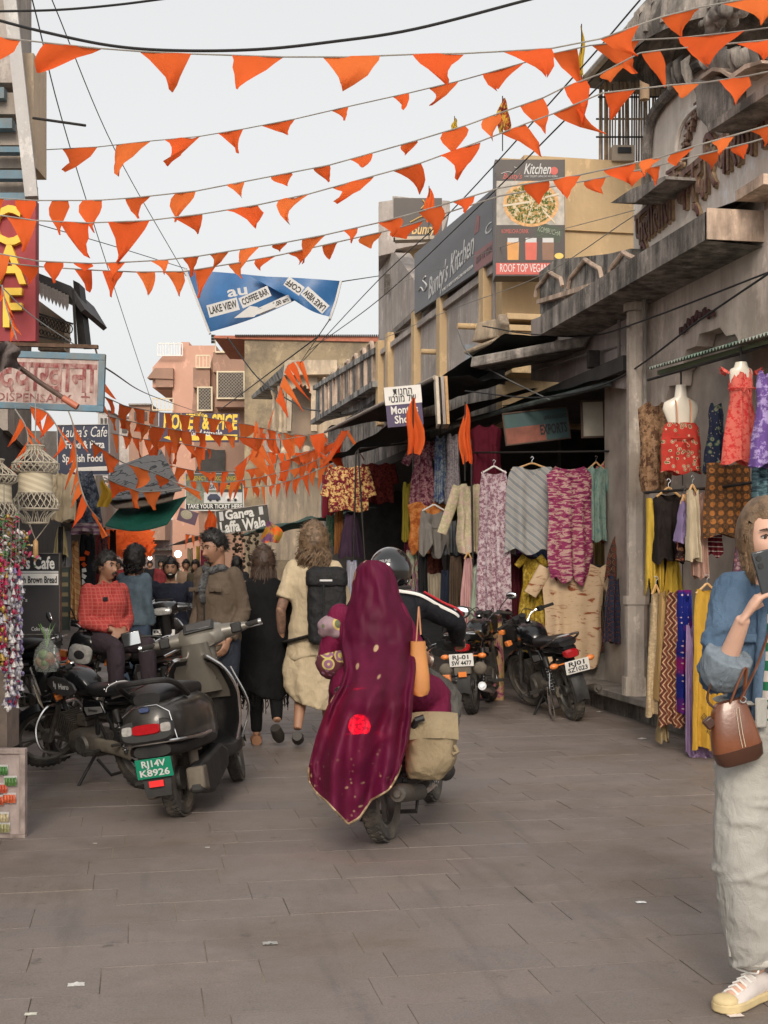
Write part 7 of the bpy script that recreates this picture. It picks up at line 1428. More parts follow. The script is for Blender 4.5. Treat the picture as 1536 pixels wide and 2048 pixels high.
bd = thing('cloth_bundle', 'floral cloth bundle tucked under the left arm of the woman in maroon', 'bundle', P(660, 1290, 7.2))
flp = pattern('floral_bundle', 'floral', (.26, .18, .20), (.45, .35, .12), (.12, .13, .07), 9, sheer=0)
b = MB(); c0 = P(662, 1250, 7.15) - P(660, 1290, 7.2); b.ball(c0, (.075, .09, .05), 16, 12); b.ball(c0 + V((.03, 0, -.03)), (.06, .08, .05), 16, 12); b.ball(c0 + V((-.02, .02, -.035)), (.05, .07, .04), 12, 9); skinned(b.build('cap', flp, bd), .010, 2, .02, .05)
b = MB(); b.ball((.01, 0, -.1), (.09, .1, .09), 16, 12); b.ball((.05, .05, -.02), (.07, .09, .09), 12, 9); skinned(b.build('wrap', pattern('floral_wrap', 'floral', (.10, .03, .04), (.42, .36, .12), (.22, .10, .16), 10, sheer=0), bd), .010, 2, .02, .05)
tb = thing('tote_bag', 'tan leather tote bag hanging on the arm of the woman in maroon', 'bag', P(838, 1330, 6.98)); s = 6.98 / F
b = MB(); b.loft([[V(((x + wd * math.copysign(abs(cos(a)) ** .6, cos(a))) * s, .06 * math.copysign(abs(sin(a)) ** .6, sin(a)) * (1 if z < 0 else .8), -z_ * s)) for a in np.linspace(0, 2 * PI, 21)[:-1]] for z_, x, wd, z in ((-47, -2, 15, 1), (-20, -1, 17, 0), (20, 2, 19, -1), (48, 2, 20, -1), (58, 2, 16, -1), (61, 2, 8, -1))]); x = b.build('bag_body', M1('tan_leather', (.50, .21, .06), .5, 0, .12, 5, .2, 60), tb); x.rotation_euler = (0, 0, -A)
b = MB(); b.tube(cat([V((-6 * s, -.03, 44 * s)), V((-2 * s, -.03, 100 * s)), V((0, .03, 112 * s)), V((4 * s, .05, 60 * s))], 6), .009, 6, flat=.5); x = b.build('strap', M1('peach_strap', (.60, .28, .15), .5), tb); x.rotation_euler = (0, 0, -A)
sb = thing('canvas_saddlebag', 'faded khaki canvas bag strapped to the side of the moving motorcycle', 'bag', P(862, 1490, 6.95)); s = 6.95 / F
b = MB(); b.loft([[V(((x + wd * math.copysign(abs(cos(a)) ** .55, cos(a))) * s, dp * math.copysign(abs(sin(a)) ** .6, sin(a)), -z_ * s)) for a in np.linspace(0, 2 * PI, 25)[:-1]] for z_, x, wd, dp in ((-58, 0, 38, .10), (-50, 2, 46, .13), (-20, 2, 49, .15), (20, 0, 50, .155), (46, -6, 46, .14), (64, -12, 34, .10))]); x = skinned(b.build('bag_body', cloth('khaki_canvas', (.30, .235, .145), (.22, .17, .105), .95, 0, 4), sb), .011, 3, .03, .09); x.rotation_euler = (0, 0, -A)
b = MB(); b.grid(lambda u, v: V((lerp(-44, 52, u) * s, -.16 + .1 * v * v + .01 * sin(9 * u), (lerp(18, 66, v) + 4 * sin(PI * u)) * s)), 12, 8); x = b.build('bag_flap', bpy.data.materials['khaki_canvas'], sb, angle=180); x.rotation_euler = (0, 0, -A)
for q in (-1,): b = MB(); b.tube([V((q * 36 * s, -.13, 44 * s)), V((q * 30 * s, -.17, 58 * s)), V((q * 16 * s, -.165, 62 * s))], .018, 8); x = b.build('bag_opening', mt_ink, sb); x.rotation_euler = (0, 0, -A)
b = MB(); b.tube([V((44 * s, -.14, 6 * s)), V((50 * s, -.15, -6 * s)), V((40 * s, -.15, -10 * s))], .012, 6); x = b.build('buckle_strap', bpy.data.materials['khaki_canvas'], sb); x.rotation_euler = (0, 0, -A)
# --- woman at the right edge
MW = stand(1554, 2000, 0); 
o = person('woman in a denim jacket and pale jeans raising a phone at the right edge', MW)
# yaw 0 faces the camera: her right arm is at the left of the picture; person x is right so x>0 lies at picture left
j = JN(1.70, shl=(-.15, .0, 1.40), shr=(.15, .01, 1.40), elr=(.225, .09, 1.10), wrr=(.175, .215, 1.325), ell=(-.22, .08, 1.1), wrl=(-.06, .20, 1.27), head=(.05, .03, 1.585), neck=(.025, -.01, 1.44), hipl=(-.09, 0, .92), hipr=(.085, 0, .92), knr=(.12, .03, .49), anr=(.075, .0, .10), toer=(.19, .10, .035), knl=(-.12, -.05, .5), anl=(-.12, -.12, .1), toel=(-.12, .05, .035)); j['k'] = 1.0
HM = face_m(j, -.08, -.06, .0)
body(o, j, HM, mt_skin_l, .0055, hands=(('r', (-.55, .1, .8), (-.75, .1, -.5), .55, 1.0), ('l', (.4, .3, .75), (.8, .2, -.5), .6)))
features(o, HM, M1('rose_lips', (.42, .16, .14), .45), brow=mt_hair_br); hl = M1('highlighted_hair', (.24, .15, .085), .45, 0, .55, 26, .5, 120)
hair_cap(o, HM, mt_hair_lb, .074, -.06, -.10, .020, 1.1, .25, seed=5, fz=0); strands(o, HM, mt_hair_lb, 260, .11, .008, .003, .0036, seed=4, az=(.92, 1.75), th0=(.1, 1.2), out=.0); strands(o, HM, hl, 800, .10, .012, .004, .0034, seed=15, az=(1.15, 5.13), th0=(.02, 1.3), out=.004)
dj = cloth('blue_denim', (.105, .165, .25), (.065, .11, .175), .85, 0, 10)
def f(b): tor(b, j, .024, 1.2, 4.75, 1.0); arm(b, j, 'r', .030, 0, 1.30, 1.05); ridges(b, j['shr'], j['elr'], .084, .074, 14, 2, .009); arm(b, j, 'l', .03, 0, 1.4)
wear(o, 'denim_jacket', dj, f, .0075, .014, .05, 4)
b = MB(); arm(b, j, 'r', .046, 1.22, 1.46); skinned(b.build('rolled_cuff', cloth('denim_cuff', (.22, .26, .30), (.15, .185, .22), .9, 0, 14), o), .006, 4, .006, .05)
b = MB(); b.tube(cat([V((.02, .02, 1.46)), V((.09, .03, 1.475)), V((.16, .02, 1.465)), V((.205, .01, 1.44))], 4), .022, 8, flat=.4); skinned(b.build('epaulette', dj, o), .008, 2); MB().ball((.10, .045, 1.495), .009, 10, 8).build('stud', mt_chrome, o)
b = MB(); b.tube(cat([V((.05, .10, 1.45)), V((.085, .13, 1.36)), V((.10, .145, 1.2)), V((.115, .14, .98))], 5), .022, 8, flat=.5); skinned(b.build('jacket_edge', dj, o), .008, 2)
def striped():
    n = N('striped_knit', .85); sx = n.n('SeparateXYZ'); n.l(n.co(), sx.inputs[0]); f_ = n.math('FRACT', n.math('ADD', n.math('MULTIPLY', sx.outputs[2], 15.5), n.math('MULTIPLY', n.noise(n.co(), 7), .5)))
    n.set('Base Color', n.ramp(f_, [(0, C(.015, .17, .075)), (.5, C(.62, .55, .50))], True)); n.bump(n.noise(n.co(), 240, 2), .2, .004); return n.m
wear(o, 'striped_top', striped(), lambda b: (tor(b, j, .014, .75, 4.3), b.tube([V((0, .075, .98)), V((0, .085, 1.15)), V((0, .085, 1.3)), V((0, .05, 1.4))], [.105, .10, .10, .08], 18, flat=.85, up=(0, 1, 0))), .008, .006, .07)
lj = cloth('pale_grey_jeans', (.43, .415, .38), (.32, .31, .29), .9, 0, 3, bk=.55)
def f(b):
    tor(b, j, .03, .0, 1.45, 1.0)
    for s in 'lr':
        h, k_, a = j['hip' + s], j['kn' + s], j['an' + s]; ridges(b, h, k_, .122, .108, 14, 7 if s == 'r' else 9, .010); ridges(b, k_, a, .108, .08, 16, 4 if s == 'r' else 6, .010); b.tube([h + V((0, 0, .04)), lerp(h, k_, .3), lerp(h, k_, .7), k_, lerp(k_, a, .45), lerp(k_, a, .8), a + V((0, 0, .035))], [.11, .118, .112, .106, .104, .088, .075], 18)
wear(o, 'jeans', lj, f, .008, .014, .06, 4)
b = MB(); b.tube([V((.155, .07, 1.0)), V((.20, .06, .75)), V((.215, .05, .5)), V((.17, .03, .16))], .005, 5); b.build('side_seam', lj, o)
b = MB(); b.tube([j['anr'] + V((0, 0, .035)), j['anr'] + V((0, 0, .06))], [.083, .085], 20); skinned(b.build('turned_hem', cloth('hem_denim', (.55, .52, .47)), o), .008, 2, .01, .05)
b = MB(); b.tube([V((.2 * cos(t), .005 + .155 * sin(t), 1.035)) for t in np.linspace(0, 2 * PI, 24)[:-1]], .022, 8, closed=True, flat=.45); skinned(b.build('waistband', lj, o), .009, 2)
b = MB(); b.tube(cat([V((.02, .175, 1.03)), V((.05, .195, .94)), V((.035, .20, .82)), V((.0, .20, .86)), V((-.01, .185, 1.0))], 5), .020, 8, flat=.45); skinned(b.build('fabric_belt_end', cloth('belt_grey', (.40, .40, .38)), o), .008, 2)
b = MB(); b.tube([V((.165 + .03 * sin(t), .06 * cos(t), 1.40 + .0 * t)) for t in np.linspace(-.5, 2.2, 9)], .004, 5); b.build('shoulder_seam', bpy.data.materials['denim_cuff'], o); MB().bx(.105, .165, .12, .138, 1.24, 1.27).build('pocket_flap', dj, o, bevel=.005)
MB().bx(.085, .125, .165, .178, .96, 1.06).build('belt_loop', lj, o, bevel=.006)
sh = thing('sneaker', 'white canvas sneaker with cream rubber sole worn by the woman at right', 'sneaker', MW)
a, t = j['anr'], j['toer']; fd = V((t.x - a.x, t.y - a.y, 0)).normalized(); fn_ = V((-fd.y, fd.x, 0)); hb = V((a.x, a.y, 0)) - fd * .07
def ring(s_, hw, z0, z1): c = hb + fd * s_; return [c + fn_ * (hw * cos(q)) + V((0, 0, lerp(z0, z1, (sin(q) + 1) / 2) )) for q in np.linspace(0, 2 * PI, 21)[:-1]]
b = MB(); b.loft([ring(s_, w_, .008, h_) for s_, w_, h_ in ((-.005, .024, .05), (.01, .034, .085), (.06, .038, .105), (.11, .040, .098), (.15, .045, .080), (.20, .048, .062), (.24, .046, .050), (.265, .034, .042), (.275, .018, .035))]); skinned(b.build('upper', M1('white_canvas', (.62, .56, .53), .85, 0, .12, 12, .2, 80), sh), .006, 3)
b = MB(); pts = [(hb + fd * s_ + fn_ * w_, hb + fd * s_ - fn_ * w_) for s_, w_ in ((-.012, .022), (.01, .040), (.06, .044), (.11, .044), (.16, .050), (.21, .054), (.25, .050), (.275, .036), (.288, .015))]; poly = [p[0] for p in pts] + [p[1] for p in pts[::-1]]
b.add([V((p.x, p.y, .003)) for p in poly] + [V((p.x, p.y, .034)) for p in poly], [tuple(range(len(poly)))[::-1], tuple(range(len(poly), 2 * len(poly)))] + [(i, (i + 1) % len(poly), (i + 1) % len(poly) + len(poly), i + len(poly)) for i in range(len(poly))]); b.build('sole', M1('cream_rubber', (.60, .47, .25), .6, 0, .12, 20), sh, bevel=.006)
b = MB(); b.ball(hb + fd * .245 + V((0, 0, .036)), (.045, .045, .024), 14, 8); b.build('toe_cap', M1('cream_rubber', (.6, .47, .25), .6), sh)
for k in range(5): c = hb + fd * (.11 + .025 * k) + V((0, 0, .100 - .0085 * k)); b = MB(); b.tube([c - fn_ * .028 + V((0, 0, -.012)), c + V((0, 0, .003)), c + fn_ * .028 + V((0, 0, -.012))], .0045, 6); b.build('lace', mt_white, sh)
for q in (-1, 1): b = MB(); c = hb + fd * .105 + V((0, 0, .105)); b.tube(cat([c, c + fn_ * q * .03 + V((0, 0, .035)), c + fn_ * q * .045 + fd * .02 + V((0, 0, .01)), c + fd * .01], 5), .004, 6); b.build('lace_loop', mt_white, sh)
ph = thing('phone', 'dark smartphone held up before the face of the woman at right', 'phone', MW @ Matrix.Translation((.105, .245, 1.475)) @ Matrix.Rotation(.25, 4, 'Y')); MB().bx(-.037, .037, -.005, .005, -.075, .075).build('case', mt_glassdark, ph, bevel=.004)
for q in (0, 1): b = MB(); b.lathe([(0, .003), (.009, .003), (.010, 0)], 14, Matrix.Translation((.018, .005, .052 - .026 * q)) @ Matrix.Rotation(-PI / 2, 4, 'X')); b.build('camera_lens', mt_plastic, ph)
bg_ = thing('shoulder_bag', 'glossy brown leather bag hanging from a strap at the right edge', 'bag', MW @ Matrix.Translation((.20, .17, .985)) @ Matrix.Scale(.72, 4)); lt = M1('brown_leather', (.16, .052, .022), .28, 0, .25, 6, .1, 60, coat=.3); ltd = M1('dark_leather', (.06, .024, .015), .35, 0, .2, 8)
b = MB(); R_ = Matrix.Rotation(.28, 3, 'Y'); b.loft([[R_ @ V((x + wd * math.copysign(abs(cos(a)) ** .6, cos(a)), dp * math.copysign(abs(sin(a)) ** .6, sin(a)), z)) for a in np.linspace(0, 2 * PI, 25)[:-1]] for z, x, wd, dp in ((.09, -.01, .065, .035), (.05, 0, .085, .05), (-.05, .01, .105, .065), (-.13, .015, .115, .068), (-.18, .015, .105, .06), (-.195, .015, .085, .045))]); b.build('bag_body', lt, bg_, angle=60)
b = MB(); b.loft([[R_ @ V((.015 + wd * math.copysign(abs(cos(a)) ** .6, cos(a)), dp * math.copysign(abs(sin(a)) ** .6, sin(a)), z)) for a in np.linspace(0, 2 * PI, 25)[:-1]] for z, wd, dp in ((-.125, .1165, .0695), (-.18, .107, .062), (-.198, .085, .046))]); b.build('bag_base', ltd, bg_)
for q in (0, .014): b = MB(); b.tube([R_ @ V((-.02 - q, .052, .06)), R_ @ V((.0 - q, .071, -.05)), R_ @ V((.005 - q, .072, -.12))], .0015, 4); b.build('stitching', mt_cream, bg_)
b = MB(); b.tube(cat([V((-.02, .06, .10)), V((-.10, .055, .26)), V((-.18, .04, .48))], 5), .014, 8, flat=.35); b.build('strap', lt, bg_)
b = MB(); b.tube(cat([V((.02, .05, .09)), V((-.02, .06, .2)), V((-.05, .05, .24)), V((-.04, .045, .1))], 5), .010, 8, flat=.6); b.build('handle', lt, bg_); b = MB(); b.tube(cat([V((.06, .0, .04)), V((.11, -.02, .1)), V((.05, -.03, .24)), V((-.02, -.03, .26))], 5), .010, 8, flat=.6); b.build('handle', ltd, bg_)
b = MB(); b.box((.11, .02, -.01), (.05, .03, .05), Matrix.Rotation(.7, 3, 'Y')); b.build('side_flap', ltd, bg_, bevel=.008); b = MB(); b.tube([V((-.035 + .014 * cos(t), .055, .1 + .014 * sin(t))) for t in np.linspace(0, 2 * PI, 13)[:-1]], .003, 5, closed=True); b.build('strap_ring', mt_chrome, bg_)
# --- crowd farther up the street
crowd = [(300, 1215, 0, 1.62, (.015, .015, .018), (.02, .02, .03), 'standing dark clothed man left of the smiling rider'), (372, 1255, .2, 1.6, (.30, .20, .14), (.05, .05, .06), 'person in a tan top just behind the smiling rider'), (392, 1270, -.3, 1.58, (.10, .08, .05), (.03, .03, .04), 'woman in olive with hand to her face beside the brown jacket'),
         (474, 1300, PI, 1.62, (.03, .03, .034), (.02, .02, .025), 'dark haired person in charcoal between the jacket man and the woman in black'), (322, 1222, .3, 1.64, (.20, .03, .035), (.03, .03, .04), 'person in a dull red top deep in the crowd'), (286, 1212, PI, 1.66, (.10, .05, .04), (.03, .03, .03), 'person in maroon brown walking far up the street'), (352, 1210, .1, 1.6, (.45, .40, .32), (.2, .2, .2), 'person in pale clothes far up the street'), (238, 1235, -.4, 1.62, (.28, .04, .04), (.03, .03, .03), 'person in red shirt partly behind the denim jacket')]
for k, (px, gy, yaw, h, c1, c2, lab) in enumerate(crowd):
    j = JN(h); o = person(lab, stand(px, gy, yaw), 'people farther up the street'); HM = face_m(j, .1 * (k % 3 - 1)); body(o, j, HM, mt_skin_d if k % 2 else mt_skin, .018, nu=24)
    if abs(yaw) < 1: features(o, HM, lash=False)
    hair_cap(o, HM, mt_hair, .058, -.03, -.09, .02, 1.3)
    if k in (2, 3): strands(o, HM, mt_hair, 40, .3, .04, .02, .01)
    wear(o, 'top', cloth('crowd_top_%d' % k, c1, None, sheer=0), lambda b: (tor(b, j, .03, .3, 4.8), [arm(b, j, s, .025, 0, 1.9) for s in 'lr']), .02, .02); wear(o, 'trousers', cloth('crowd_legs_%d' % k, c2, None, sheer=0), lambda b: (tor(b, j, .012, 0, 1.2), [leg(b, j, s, .025) for s in 'lr']), .02, .015)
# ------------------------------------------------------------------ hanging clothes
rg = random.Random(31)
SIL = {'dress': [(0, .40), (.05, .48), (.16, .60), (.32, .55), (.6, .78), (1, 1)], 'long': [(0, .62), (.04, .7), (.15, .82), (.4, .8), (1, 1)], 'top': [(0, .5), (.08, .92), (.3, .86), (1, .95)], 'skirt': [(0, .34), (.06, .42), (.5, .78), (1, 1)],
       'cloth': [(0, .7), (.1, .85), (1, 1)], 'strip': [(0, .85), (1, 1)], 'kimono': [(0, .6), (.06, 1), (.5, .9), (.8, .96), (1, .8)], 'cami': [(0, .12), (.10, .18), (.14, .6), (.4, .62), (1, 1)]}
def garment(label, px, y0, y1, wpx, D, mt_, kind='dress', yaw=0, neck=(.10, .35), slv=None, hanger=None, point=0, fn=6, fa=.028, name='garment', cat_='garment', roll=0, parent=None, M=None):
    s = D / F; W, L = wpx * s / 2, (y1 - y0) * s; sil = SIL[kind]; ph = rg.uniform(0, 6); nd, nw = neck
    o = thing(name, label, cat_, (M or frontal(px, y0, D, yaw)) @ Matrix.Rotation(roll, 4, 'Y'), 'hanging clothes') if parent is None else parent
    def f(u, v, sd):
        x = 2 * u - 1; hw = interp(sil, v) * W; zt = 0
        if nw and v < .5: q = abs(x) * interp(sil, 0) / max(nw, .01); zt = -nd * L * max(0, 1 - q * q) * (1 - v * 2) * (1 if sd < 0 else .3)
        fold = fa * (.15 + v) * (sin(fn * 2 * PI * u * .5 + ph + .8 * sin(3 * v)) + .5 * sin(fn * 4.3 * u + 2 * ph)) + .020 * noise.noise(V((u * 4 + ph, v * 5, ph))) + .010 * noise.noise(V((u * 11 + ph, v * 12, ph)))
        th = (.05 + .03 * v) * (1 - x * x) ** .5 if abs(x) < 1 else 0
        z = -L * v + zt - (0 if v < .02 else 0) + (.018 * sin(5 * x + ph) - point * L * (abs(sin(2.2 * x * PI / 2 + ph)) - .4)) * v * v
        return V((x * hw * (1 + .03 * sin(7 * v + ph)), sd * th + fold * (1 if sd < 0 else .6), z))
    b = MB(); b.grid(lambda u, v: f(u, v, -1), 20, 16); b.grid(lambda u, v: f(u, v, 1), 20, 12, flip=True)
    if slv:
        for q in (-1, 1):
            ang, ln, wd = slv; a0 = V((q * interp(sil, .06) * W * .86, 0, -.04 * L)); d = V((q * sin(ang), 0, -cos(ang))); nrm = V((q * cos(ang), 0, sin(ang))); rings = []
            for k in range(7):
                t = k / 6; c = a0 + d * ln * s * t; ww = wd * s * lerp(1, .85, t); rings.append([c + nrm * (ww * cos(a)) + V((0, (.028 + .012 * sin(5 * t + ph)) * sin(a), 0)) for a in np.linspace(0, 2 * PI, 13)[:-1]])
            b.loft(rings, caps=False)
    g = b.build('cloth', mt_, o, angle=180)
    if hanger:
        hw = interp(sil, .05) * W * (.95 if kind != 'cami' else .5); hb = MB(); hb.tube(cat([(-hw, 0, -.035), (-hw * .4, 0, .012), (0, 0, .04), (hw * .4, 0, .012), (hw, 0, -.035)], 4), .010, 6); hb.build('hanger', hanger, o)
        hb = MB(); hb.tube(cat([(0, 0, .04), (0, 0, .075), (.018, 0, .095), (0, 0, .115), (-.014, 0, .10)], 4), .003, 5); hb.build('hook', mt_chrome, o)
    return o
def pt(k, *a, **kw): return pattern('print_%s_%d' % (k, rg.randrange(10 ** 6)), k, *a, **kw)
def cl(c, c2=None): return cloth('cloth_%d' % rg.randrange(10 ** 6), c, c2)
Wd, Wh = mt_wood, mt_white
GL = [
 ('maroon tunic with gold sequins on the far stall', 697, 932, 1022, 76, 18.0, pt('speckle', (.22, .02, .03), (.62, .42, .16), (.12, .01, .02), 22), 'top', dict(slv=(.3, 60, 12))),
 ('dark red embroidered blouse hanging beside the sequinned tunic', 757, 926, 1006, 62, 18.6, pt('speckle', (.10, .015, .018), (.16, .03, .02), (.06, .01, .012), 40), 'top', dict(slv=(.25, 40, 10))),
 ('plum skirt below the sequinned tunic', 702, 1022, 1112, 46, 18.1, cl((.055, .03, .055)), 'skirt', dict(point=.08)),
 ('dark green cloth at the left end of the far stall', 662, 1030, 1090, 20, 18.6, pt('speckle', (.02, .05, .035), (.05, .08, .05), None, 30), 'strip', {}),
 ('rust brown cloth strip on the far stall', 678, 1014, 1108, 18, 18.3, cl((.25, .10, .03)), 'strip', {}),
 ('crimson cloth hanging at the edge of the far stall', 655, 950, 1034, 22, 18.8, cl((.20, .02, .035)), 'strip', {}),
 ('royal blue dotted cloth just right of the backpack', 704, 1120, 1240, 22, 15.5, pt('dots', (.015, .03, .14), (.3, .3, .35), None, 24), 'strip', {}),
 ('burgundy printed flared dress high on the rail', 846, 880, 1012, 56, 16.2, pt('speckle', (.17, .045, .07), (.36, .20, .21), (.10, .02, .04), 26), 'dress', dict(slv=(.5, 50, 10))),
 ('blue grey printed dress high on the rail', 881, 872, 1005, 26, 16.0, pt('speckle', (.09, .13, .19), (.22, .25, .28), (.05, .07, .16), 18), 'long', {}),
 ('grey lace dress high on the rail', 906, 868, 1008, 30, 15.8, pt('speckle', (.12, .10, .115), (.22, .20, .21), None, 40), 'long', {}),
 ('mustard long sleeve hanging beside the burgundy dress', 816, 964, 1082, 24, 16.4, cl((.30, .24, .03)), 'cloth', {}),
 ('burnt orange top behind the grey halter', 856, 1004, 1102, 74, 16.1, pt('speckle', (.42, .13, .03), (.5, .2, .06), (.3, .08, .02), 16), 'kimono', dict(point=.15)),
 ('grey pointed halter top on a pale hanger', 868, 1016, 1098, 60, 15.6, cl((.24, .22, .20)), 'cloth', dict(point=.35, neck=(.5, .7), hanger=Wh)),
 ('black fabric strip trailing below the grey halter', 846, 1090, 1212, 18, 15.7, cl((.02, .02, .022)), 'strip', {}),
 ('oatmeal ribbed vest below the halter', 866, 1146, 1225, 52, 15.9, pt('stripe', (.34, .29, .22), (.26, .22, .16), None, 30), 'top', {}),
 ('rust patterned cloth framed behind the halter', 866, 1094, 1150, 36, 16.3, pt('speckle', (.22, .07, .045), (.12, .04, .03), None, 30), 'strip', {}),
 ('dark fishnet bag hanging under the lace dress', 905, 1040, 1108, 34, 15.7, pt('plaid', (.05, .055, .06), (.16, .17, .18), None, 60), 'skirt', {}),
 ('navy cloth hanging behind the rider', 892, 1140, 1250, 22, 15.2, cl((.02, .025, .045)), 'strip', {}),
 ('brown mesh top behind the rider', 912, 1112, 1215, 26, 15.1, cl((.09, .06, .04)), 'strip', {}),
 ('mint and magenta cloth beside the rider helmet', 824, 1100, 1185, 24, 16.2, pt('tie', (.22, .33, .26), (.2, .02, .12), (.3, .25, .15), 7), 'strip', {}),
 ('deep maroon coat behind the white hanger', 972, 850, 970, 60, 15.6, cl((.10, .008, .02)), 'top', {}),
 ('cream jacket with leafy print on the front rail', 941, 968, 1106, 54, 14.9, pt('speckle', (.52, .44, .30), (.40, .36, .22), (.5, .36, .3), 22), 'kimono', dict(slv=(.35, 100, 12))),
 ('lilac printed long dress on a white hanger', 988, 940, 1222, 68, 14.4, pt('speckle', (.44, .33, .36), (.20, .10, .13), (.5, .42, .44), 30), 'long', dict(neck=(.10, .62), hanger=Wh, point=.03)),
 ('grey striped batwing tunic in the middle of the rail', 1064, 934, 1102, 104, 14.3, pt('stripe', (.30, .30, .29), (.42, .36, .29), (.20, .22, .24), 14, rot=.85), 'cloth', dict(hanger=Wd, point=.05)),
 ('magenta marbled kimono right of the striped tunic', 1140, 930, 1156, 92, 14.1, pt('brush', (.25, .035, .10), (.46, .30, .26), (.10, .015, .05), 7), 'kimono', dict(neck=(.12, .7), point=.10)),
 ('teal tie dye shirt on the right of the rail', 1192, 932, 1082, 40, 14.2, pt('tie', (.10, .19, .17), (.20, .27, .23), None, 8), 'top', dict(slv=(.3, 60, 9), hanger=Wd)),
 ('white floral shirt behind the teal one', 1212, 928, 1086, 30, 14.4, pt('dots', (.55, .50, .44), (.35, .06, .06), None, 30), 'top', dict(slv=(.3, 50, 8), hanger=Wd)),
 ('olive green curtain cloth beside the pillar', 1242, 925, 1090, 54, 14.3, pt('stripe', (.12, .17, .06), (.17, .22, .10), (.09, .13, .05), 16), 'strip', dict(fn=9)),
 ('narrow rust paisley scarf folded over the rail', 1243, 858, 976, 20, 14.0, pt('speckle', (.24, .07, .045), (.34, .16, .1), None, 30), 'strip', {}),
 ('pale pink dress on the lower rail', 936, 1112, 1262, 34, 14.7, cl((.58, .33, .32)), 'skirt', dict(hanger=Wd)),
 ('mint green camisole beside the pink dress', 958, 1112, 1238, 38, 14.6, cl((.40, .46, .36)), 'cami', dict(hanger=Wd, point=.06)),
 ('mustard embroidered dress on the lower rail', 1064, 1106, 1275, 58, 14.4, pt('speckle', (.34, .22, .02), (.20, .13, .02), (.42, .30, .06), 24), 'dress', dict(neck=(.25, .7), slv=(.7, 26, 8))),
 ('beige kaftan with rust leaf print near the floor', 1146, 1128, 1330, 112, 14.2, pt('brush', (.50, .36, .23), (.52, .38, .25), (.24, .07, .03), 4), 'kimono', dict(point=.08, slv=(.55, 62, 16))),
 ('purple and yellow tie dye cloth reaching the ground', 976, 1222, 1404, 60, 14.5, pt('tie', (.13, .02, .09), (.50, .20, .20), (.48, .36, .14), 5), 'strip', dict(fn=7)),
 ('dark paisley shawl tied near the pillar', 1240, 1072, 1160, 62, 14.0, pt('medallion', (.035, .022, .022), (.16, .05, .035), (.22, .15, .08), 14), 'skirt', dict(point=.2)),
 ('navy skirt with orange border near the pillar', 1230, 1145, 1285, 52, 13.9, pt('medallion', (.02, .024, .045), (.03, .04, .07), (.2, .07, .03), 18), 'skirt', {}),
 ('magenta cloth strip against the pillar', 1263, 1055, 1230, 12, 14.1, cl((.16, .01, .10)), 'strip', {}),
 ('wine red cloth behind the mustard dress', 1030, 1108, 1260, 32, 14.8, cl((.09, .012, .02)), 'strip', {}),
 ('pink floral cloth peeking from behind the kaftan', 1192, 1222, 1330, 26, 14.6, pt('tie', (.32, .06, .09), (.12, .02, .04), (.4, .2, .2), 12), 'strip', {}),
 ('sand coloured gown behind the kaftan', 1206, 1130, 1318, 34, 14.7, cl((.30, .26, .19)), 'strip', {}),
 ('brown paisley kimono jacket under the corrugated awning', 1311, 806, 984, 54, 11.3, pt('speckle', (.20, .115, .06), (.32, .19, .11), (.10, .05, .03), 26), 'kimono', dict(neck=(.1, .3))),
 ('navy dress with green floral print behind the red one', 1432, 806, 944, 42, 10.4, pt('floral', (.02, .025, .05), (.06, .12, .07), (.24, .2, .15), 18), 'dress', {}),
 ('lilac dress with violet leaf print at the right edge', 1532, 742, 932, 56, 9.4, pt('speckle', (.36, .28, .50), (.13, .07, .24), None, 20), 'dress', {}),
 ('brown and orange medallion cloth under the red dress', 1456, 926, 1072, 92, 10.2, pt('medallion', (.045, .028, .02), (.34, .13, .035), (.16, .08, .03), 15), 'strip', dict(fn=4)),
 ('black tunic with yellow pointed side panels', 1337, 985, 1118, 52, 10.8, cl((.022, .016, .014)), 'top', dict(neck=(.14, .6), hanger=Wd, point=.12)),
 ('yellow pointed cloth panel left of the black tunic', 1309, 996, 1165, 30, 10.9, cl((.60, .40, .06)), 'strip', dict(point=.3)),
 ('yellow fringed cloth panel right of the black tunic', 1346, 1098, 1196, 28, 10.85, cl((.56, .37, .05)), 'skirt', dict(point=.2)),
 ('black scarf trailing below the black tunic', 1322, 1090, 1190, 40, 10.95, cl((.012, .011, .012)), 'strip', dict(point=.3)),
 ('coral printed dungarees in the hanging bunch', 1370, 985, 1100, 24, 10.6, pt('speckle', (.60, .12, .08), (.65, .35, .28), None, 30), 'skirt', {}),
 ('lilac trousers in the hanging bunch', 1368, 1000, 1084, 28, 10.45, cl((.27, .20, .36)), 'skirt', dict(hanger=Wd)),
 ('cream dungarees in the hanging bunch', 1385, 980, 1120, 22, 10.3, cl((.56, .46, .32)), 'strip', dict(hanger=Wd)),
 ('dusty pink trousers in the hanging bunch', 1399, 985, 1155, 26, 10.35, cl((.46, .28, .22)), 'strip', {}),
 ('scarlet blouse at the right of the hanging bunch', 1414, 985, 1060, 26, 10.5, pt('speckle', (.55, .06, .05), (.6, .25, .2), None, 26), 'top', {}),
 ('wine striped bag cloth below the medallion cloth', 1428, 1070, 1112, 30, 10.4, pt('stripe', (.11, .012, .02), (.5, .45, .4), (.11, .012, .02), 14, rot=PI / 2), 'strip', {}),
 ('dark floral pouch below the lilac trousers', 1374, 1082, 1120, 34, 10.55, pt('floral', (.04, .02, .02), (.30, .06, .04), (.3, .2, .08), 24), 'strip', {}),
 ('beige block printed skirt in the low bunch', 1312, 1180, 1430, 34, 10.7, pt('speckle', (.46, .35, .21), (.34, .25, .15), None, 40), 'skirt', dict(hanger=Wd)),
 ('ochre plain skirt in the low bunch', 1326, 1180, 1400, 26, 10.6, cl((.46, .29, .12)), 'skirt', {}),
